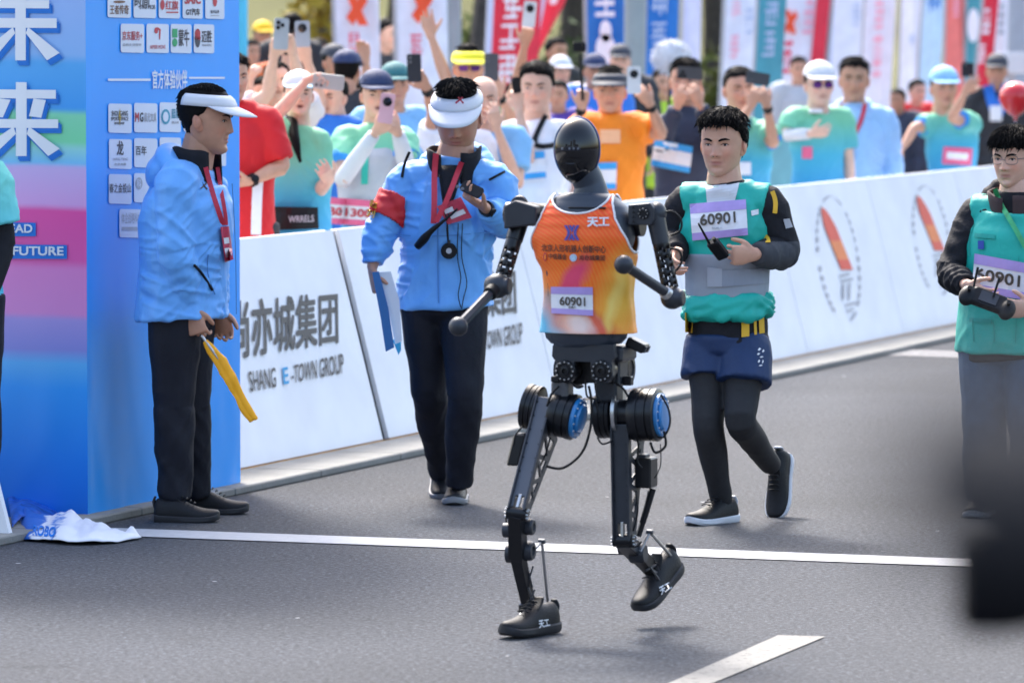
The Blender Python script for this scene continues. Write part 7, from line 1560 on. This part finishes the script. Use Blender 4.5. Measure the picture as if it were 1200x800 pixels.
flag('pale blue feather flag beside the salmon flag', 1081, 1107, 58, FP, -8, 150, (('g', 1087, -6, 1102, 14, FBL),))
flag('salmon red feather flag beyond the outstretched arm', 1108, 1131, 56, FS, -3, 150, (('g', 1116, -4, 1124, 20, PPK),))
flag('teal and white feather flag beside the salmon flag', 1132, 1151, 56, FT, -2, 150, (('d', 1134, 10, 1148, 50, PW),))
flag('red and white feather flag leaning beside the teal flag', 1152, 1170, 54, FR, -14, 150, (('g', 1154, 10, 1163, 40, PW), ('g', 1152, 52, 1160, 74, PW)))
flag('white feather flag with grey characters near the right edge', 1166, 1182, 57, FW, -4, 150, (('g', 1170, 4, 1178, 40, FG),))
flag('grey feather flag at the end of the row', 1181, 1212, 58, FG, 0, 150)
def lamp_post(x, Y, r, label):
    p = P(x, 60, Y); p.z = 0; t = thing('lamp_post', label, 'lamp post', p, 'grey lamp posts'); m = mat('post_grey', (.28, .33, .36), .5, var=.06)
    MB().lathe(p, Z, [(0, r * 1.7), (.3, r * 1.7), (.32, r * 1.05), (3, r), (7, r * .8)], 20).build('post', m, t); MB().tube([p + Z * 6.9, p + V((-.4, -.3, 7.3)), p + V((-1.4, -1, 7.5))], .05, 8).build('arm', m, t, 180); MB().box(p + V((-1.6, -1.1, 7.48)), .6, .25, .1, ch=.02).build('lamp_head', m, t, 0)
lamp_post(744, 43, .085, 'grey lamp post behind the man in orange'); lamp_post(531, 46, .07, 'pale grey lamp post beside the second white flag')
mc0 = P(787, 66, 37); mc = thing('boom_microphone', 'white furry microphone windshield on a boom beside the blue flag', 'microphone', mc0)
fz = MB(); fz.ell(mc0, .13, .11, .11, n=24, m=16); rg = random.Random(3)
for _ in range(900):
    d = V((rg.gauss(0, 1), rg.gauss(0, 1), rg.gauss(0, 1))).normalized(); q = mc0 + V((d.x * .128, d.y * .108, d.z * .108)); s_ = perp(d, V((rg.gauss(0, 1), rg.gauss(0, 1), rg.gauss(0, 1)))) * .006; e = q + d * rg.uniform(.02, .04) - Z * .01; fz.add([q - s_, q + s_, e], [(0, 1, 2)])
fz.build('fur_windshield', WHT, mc, 60); MB().cyl(mc0 - V((0, 0, .08)), P(782, 150, 37.1), .012, n=10).build('boom_pole', PBLK, mc)
rl0 = P(832, 130, 49); rl0.z = 0; rl = thing('white_railing', 'white railing between the pale flags', 'railing', rl0)
for z in (.55, .75, .95, 1.15): MB().box(rl0 + Z * z, 1.6, .03, .05).build('rail', WHT, rl, 0)
for x in (-.75, -.25, .25, .75): MB().box(rl0 + V((x, .03, .6)), .05, .03, 1.2).build('railing_post', WHT, rl, 0)
bl0 = P(1190, 116, 37); bl_ = thing('red_balloon', 'shiny red balloon at the right edge above the remote pilot', 'balloon', bl0); MB().lathe(bl0 - Z * .13, Z, [(0, .005), (.02, .04), (.06, .085), (.12, .115), (.18, .11), (.22, .08), (.245, .04), (.25, .002)], 28).build('balloon_skin', mat('balloon_red', (.62, .01, .015), .12, var=.03, coat=.5), bl_, 180); MB().lathe(bl0 - Z * .15, Z, [(0, .014), (.01, .01), (.022, .005)], 12).build('knot', MATS['balloon_red'], bl_); MB().tube([bl0 - Z * .14, bl0 + V((.02, 0, -.5)), bl0 + V((-.01, 0, -1.1))], .003, 6).build('string', WHT, bl_, 180)
bx0 = P(1186, 74, 50); wx_ = thing('white_sign_box', 'white box sign behind the man with blue lanyard', 'sign', V((bx0.x, bx0.y, 0))); MB().box(bx0, .26, .12, .2, ch=.01).build('sign_panel', WHT, wx_, 0); MB().cyl(V((bx0.x, bx0.y, 0)), bx0, .03, n=10).build('sign_post', GREYP, wx_)

# ================================================================== cameras close to the lens
PBLK = mat('camera_black', (.0025, .0025, .004), .7, var=.1, spec=.04)
VD = 4.2; vc0 = P(1225, 650, VD); vc = thing('video_camera', 'black video camera on a tripod blurred close to the photographer', 'camera', V((vc0.x, vc0.y, 0)))
bxz = lambda x, y: P(x, y, VD); L_ = P(1122, 690, VD)
MB().box(V((P(1245, 0, VD).x, VD, (P(0, 558, VD).z + P(0, 735, VD).z) / 2)), P(1325, 0, VD).x - P(1165, 0, VD).x, .09, P(0, 558, VD).z - P(0, 735, VD).z, ch=.012).build('camera_body', PBLK, vc, 0)
mbx_ = MB(); mbx_.box(P(1160, 690, VD), P(1199, 0, VD).x - P(1121, 0, VD).x, .07, P(0, 640, VD).z - P(0, 740, VD).z, ch=.006); mbx_.build('matte_box', PBLK, vc, 0)
MB().tube([P(1195, 560, VD), P(1205, 530, VD), P(1240, 530, VD), P(1250, 560, VD)], .014, 8).build('carry_handle', PBLK, vc, 180); MB().box(P(1300, 752, VD), .08, .08, .04, ch=.008).build('tripod_head', PBLK, vc, 0)
hz = P(1300, 765, VD)
for a in (20, 140, 260): MB().cyl(hz, V((hz.x + .12 + .35 * math.cos(math.radians(a)) * .9 + .12, hz.y + .35 * math.sin(math.radians(a)), 0)), .018, .014, 12).build('tripod_leg', PBLK, vc)
ln0 = P(1146, 562, 1.2); nl = thing('telephoto_lens', 'dark grey telephoto lens of a neighbouring photographer, strongly blurred', 'camera', ln0)
ld = V((.42, -1, .035)).normalized(); lm_ = mat('lens_dark_grey', (.022, .024, .030), .8, var=.1, spec=.05)
MB().lathe(ln0, ld, [(.004, .017), (-.0, .020), (0, .023), (.05, .0225), (.06, .022)], 36).build('lens_hood', lm_, nl); MB().lathe(ln0 + ld * .055, ld, [(0, .019), (.03, .020), (.032, .022), (.08, .022), (.085, .021), (.2, .025), (.21, .028), (.26, .028)], 36).build('lens_barrel', lm_, nl); MB().box(ln0 + ld * .31, .13, .07, .10, X, ld, Z, ch=.01).build('camera_body', PBLK, nl, 0)
# ================================================================== put everything into the scene
link_all()
scene.cycles.use_denoising = True
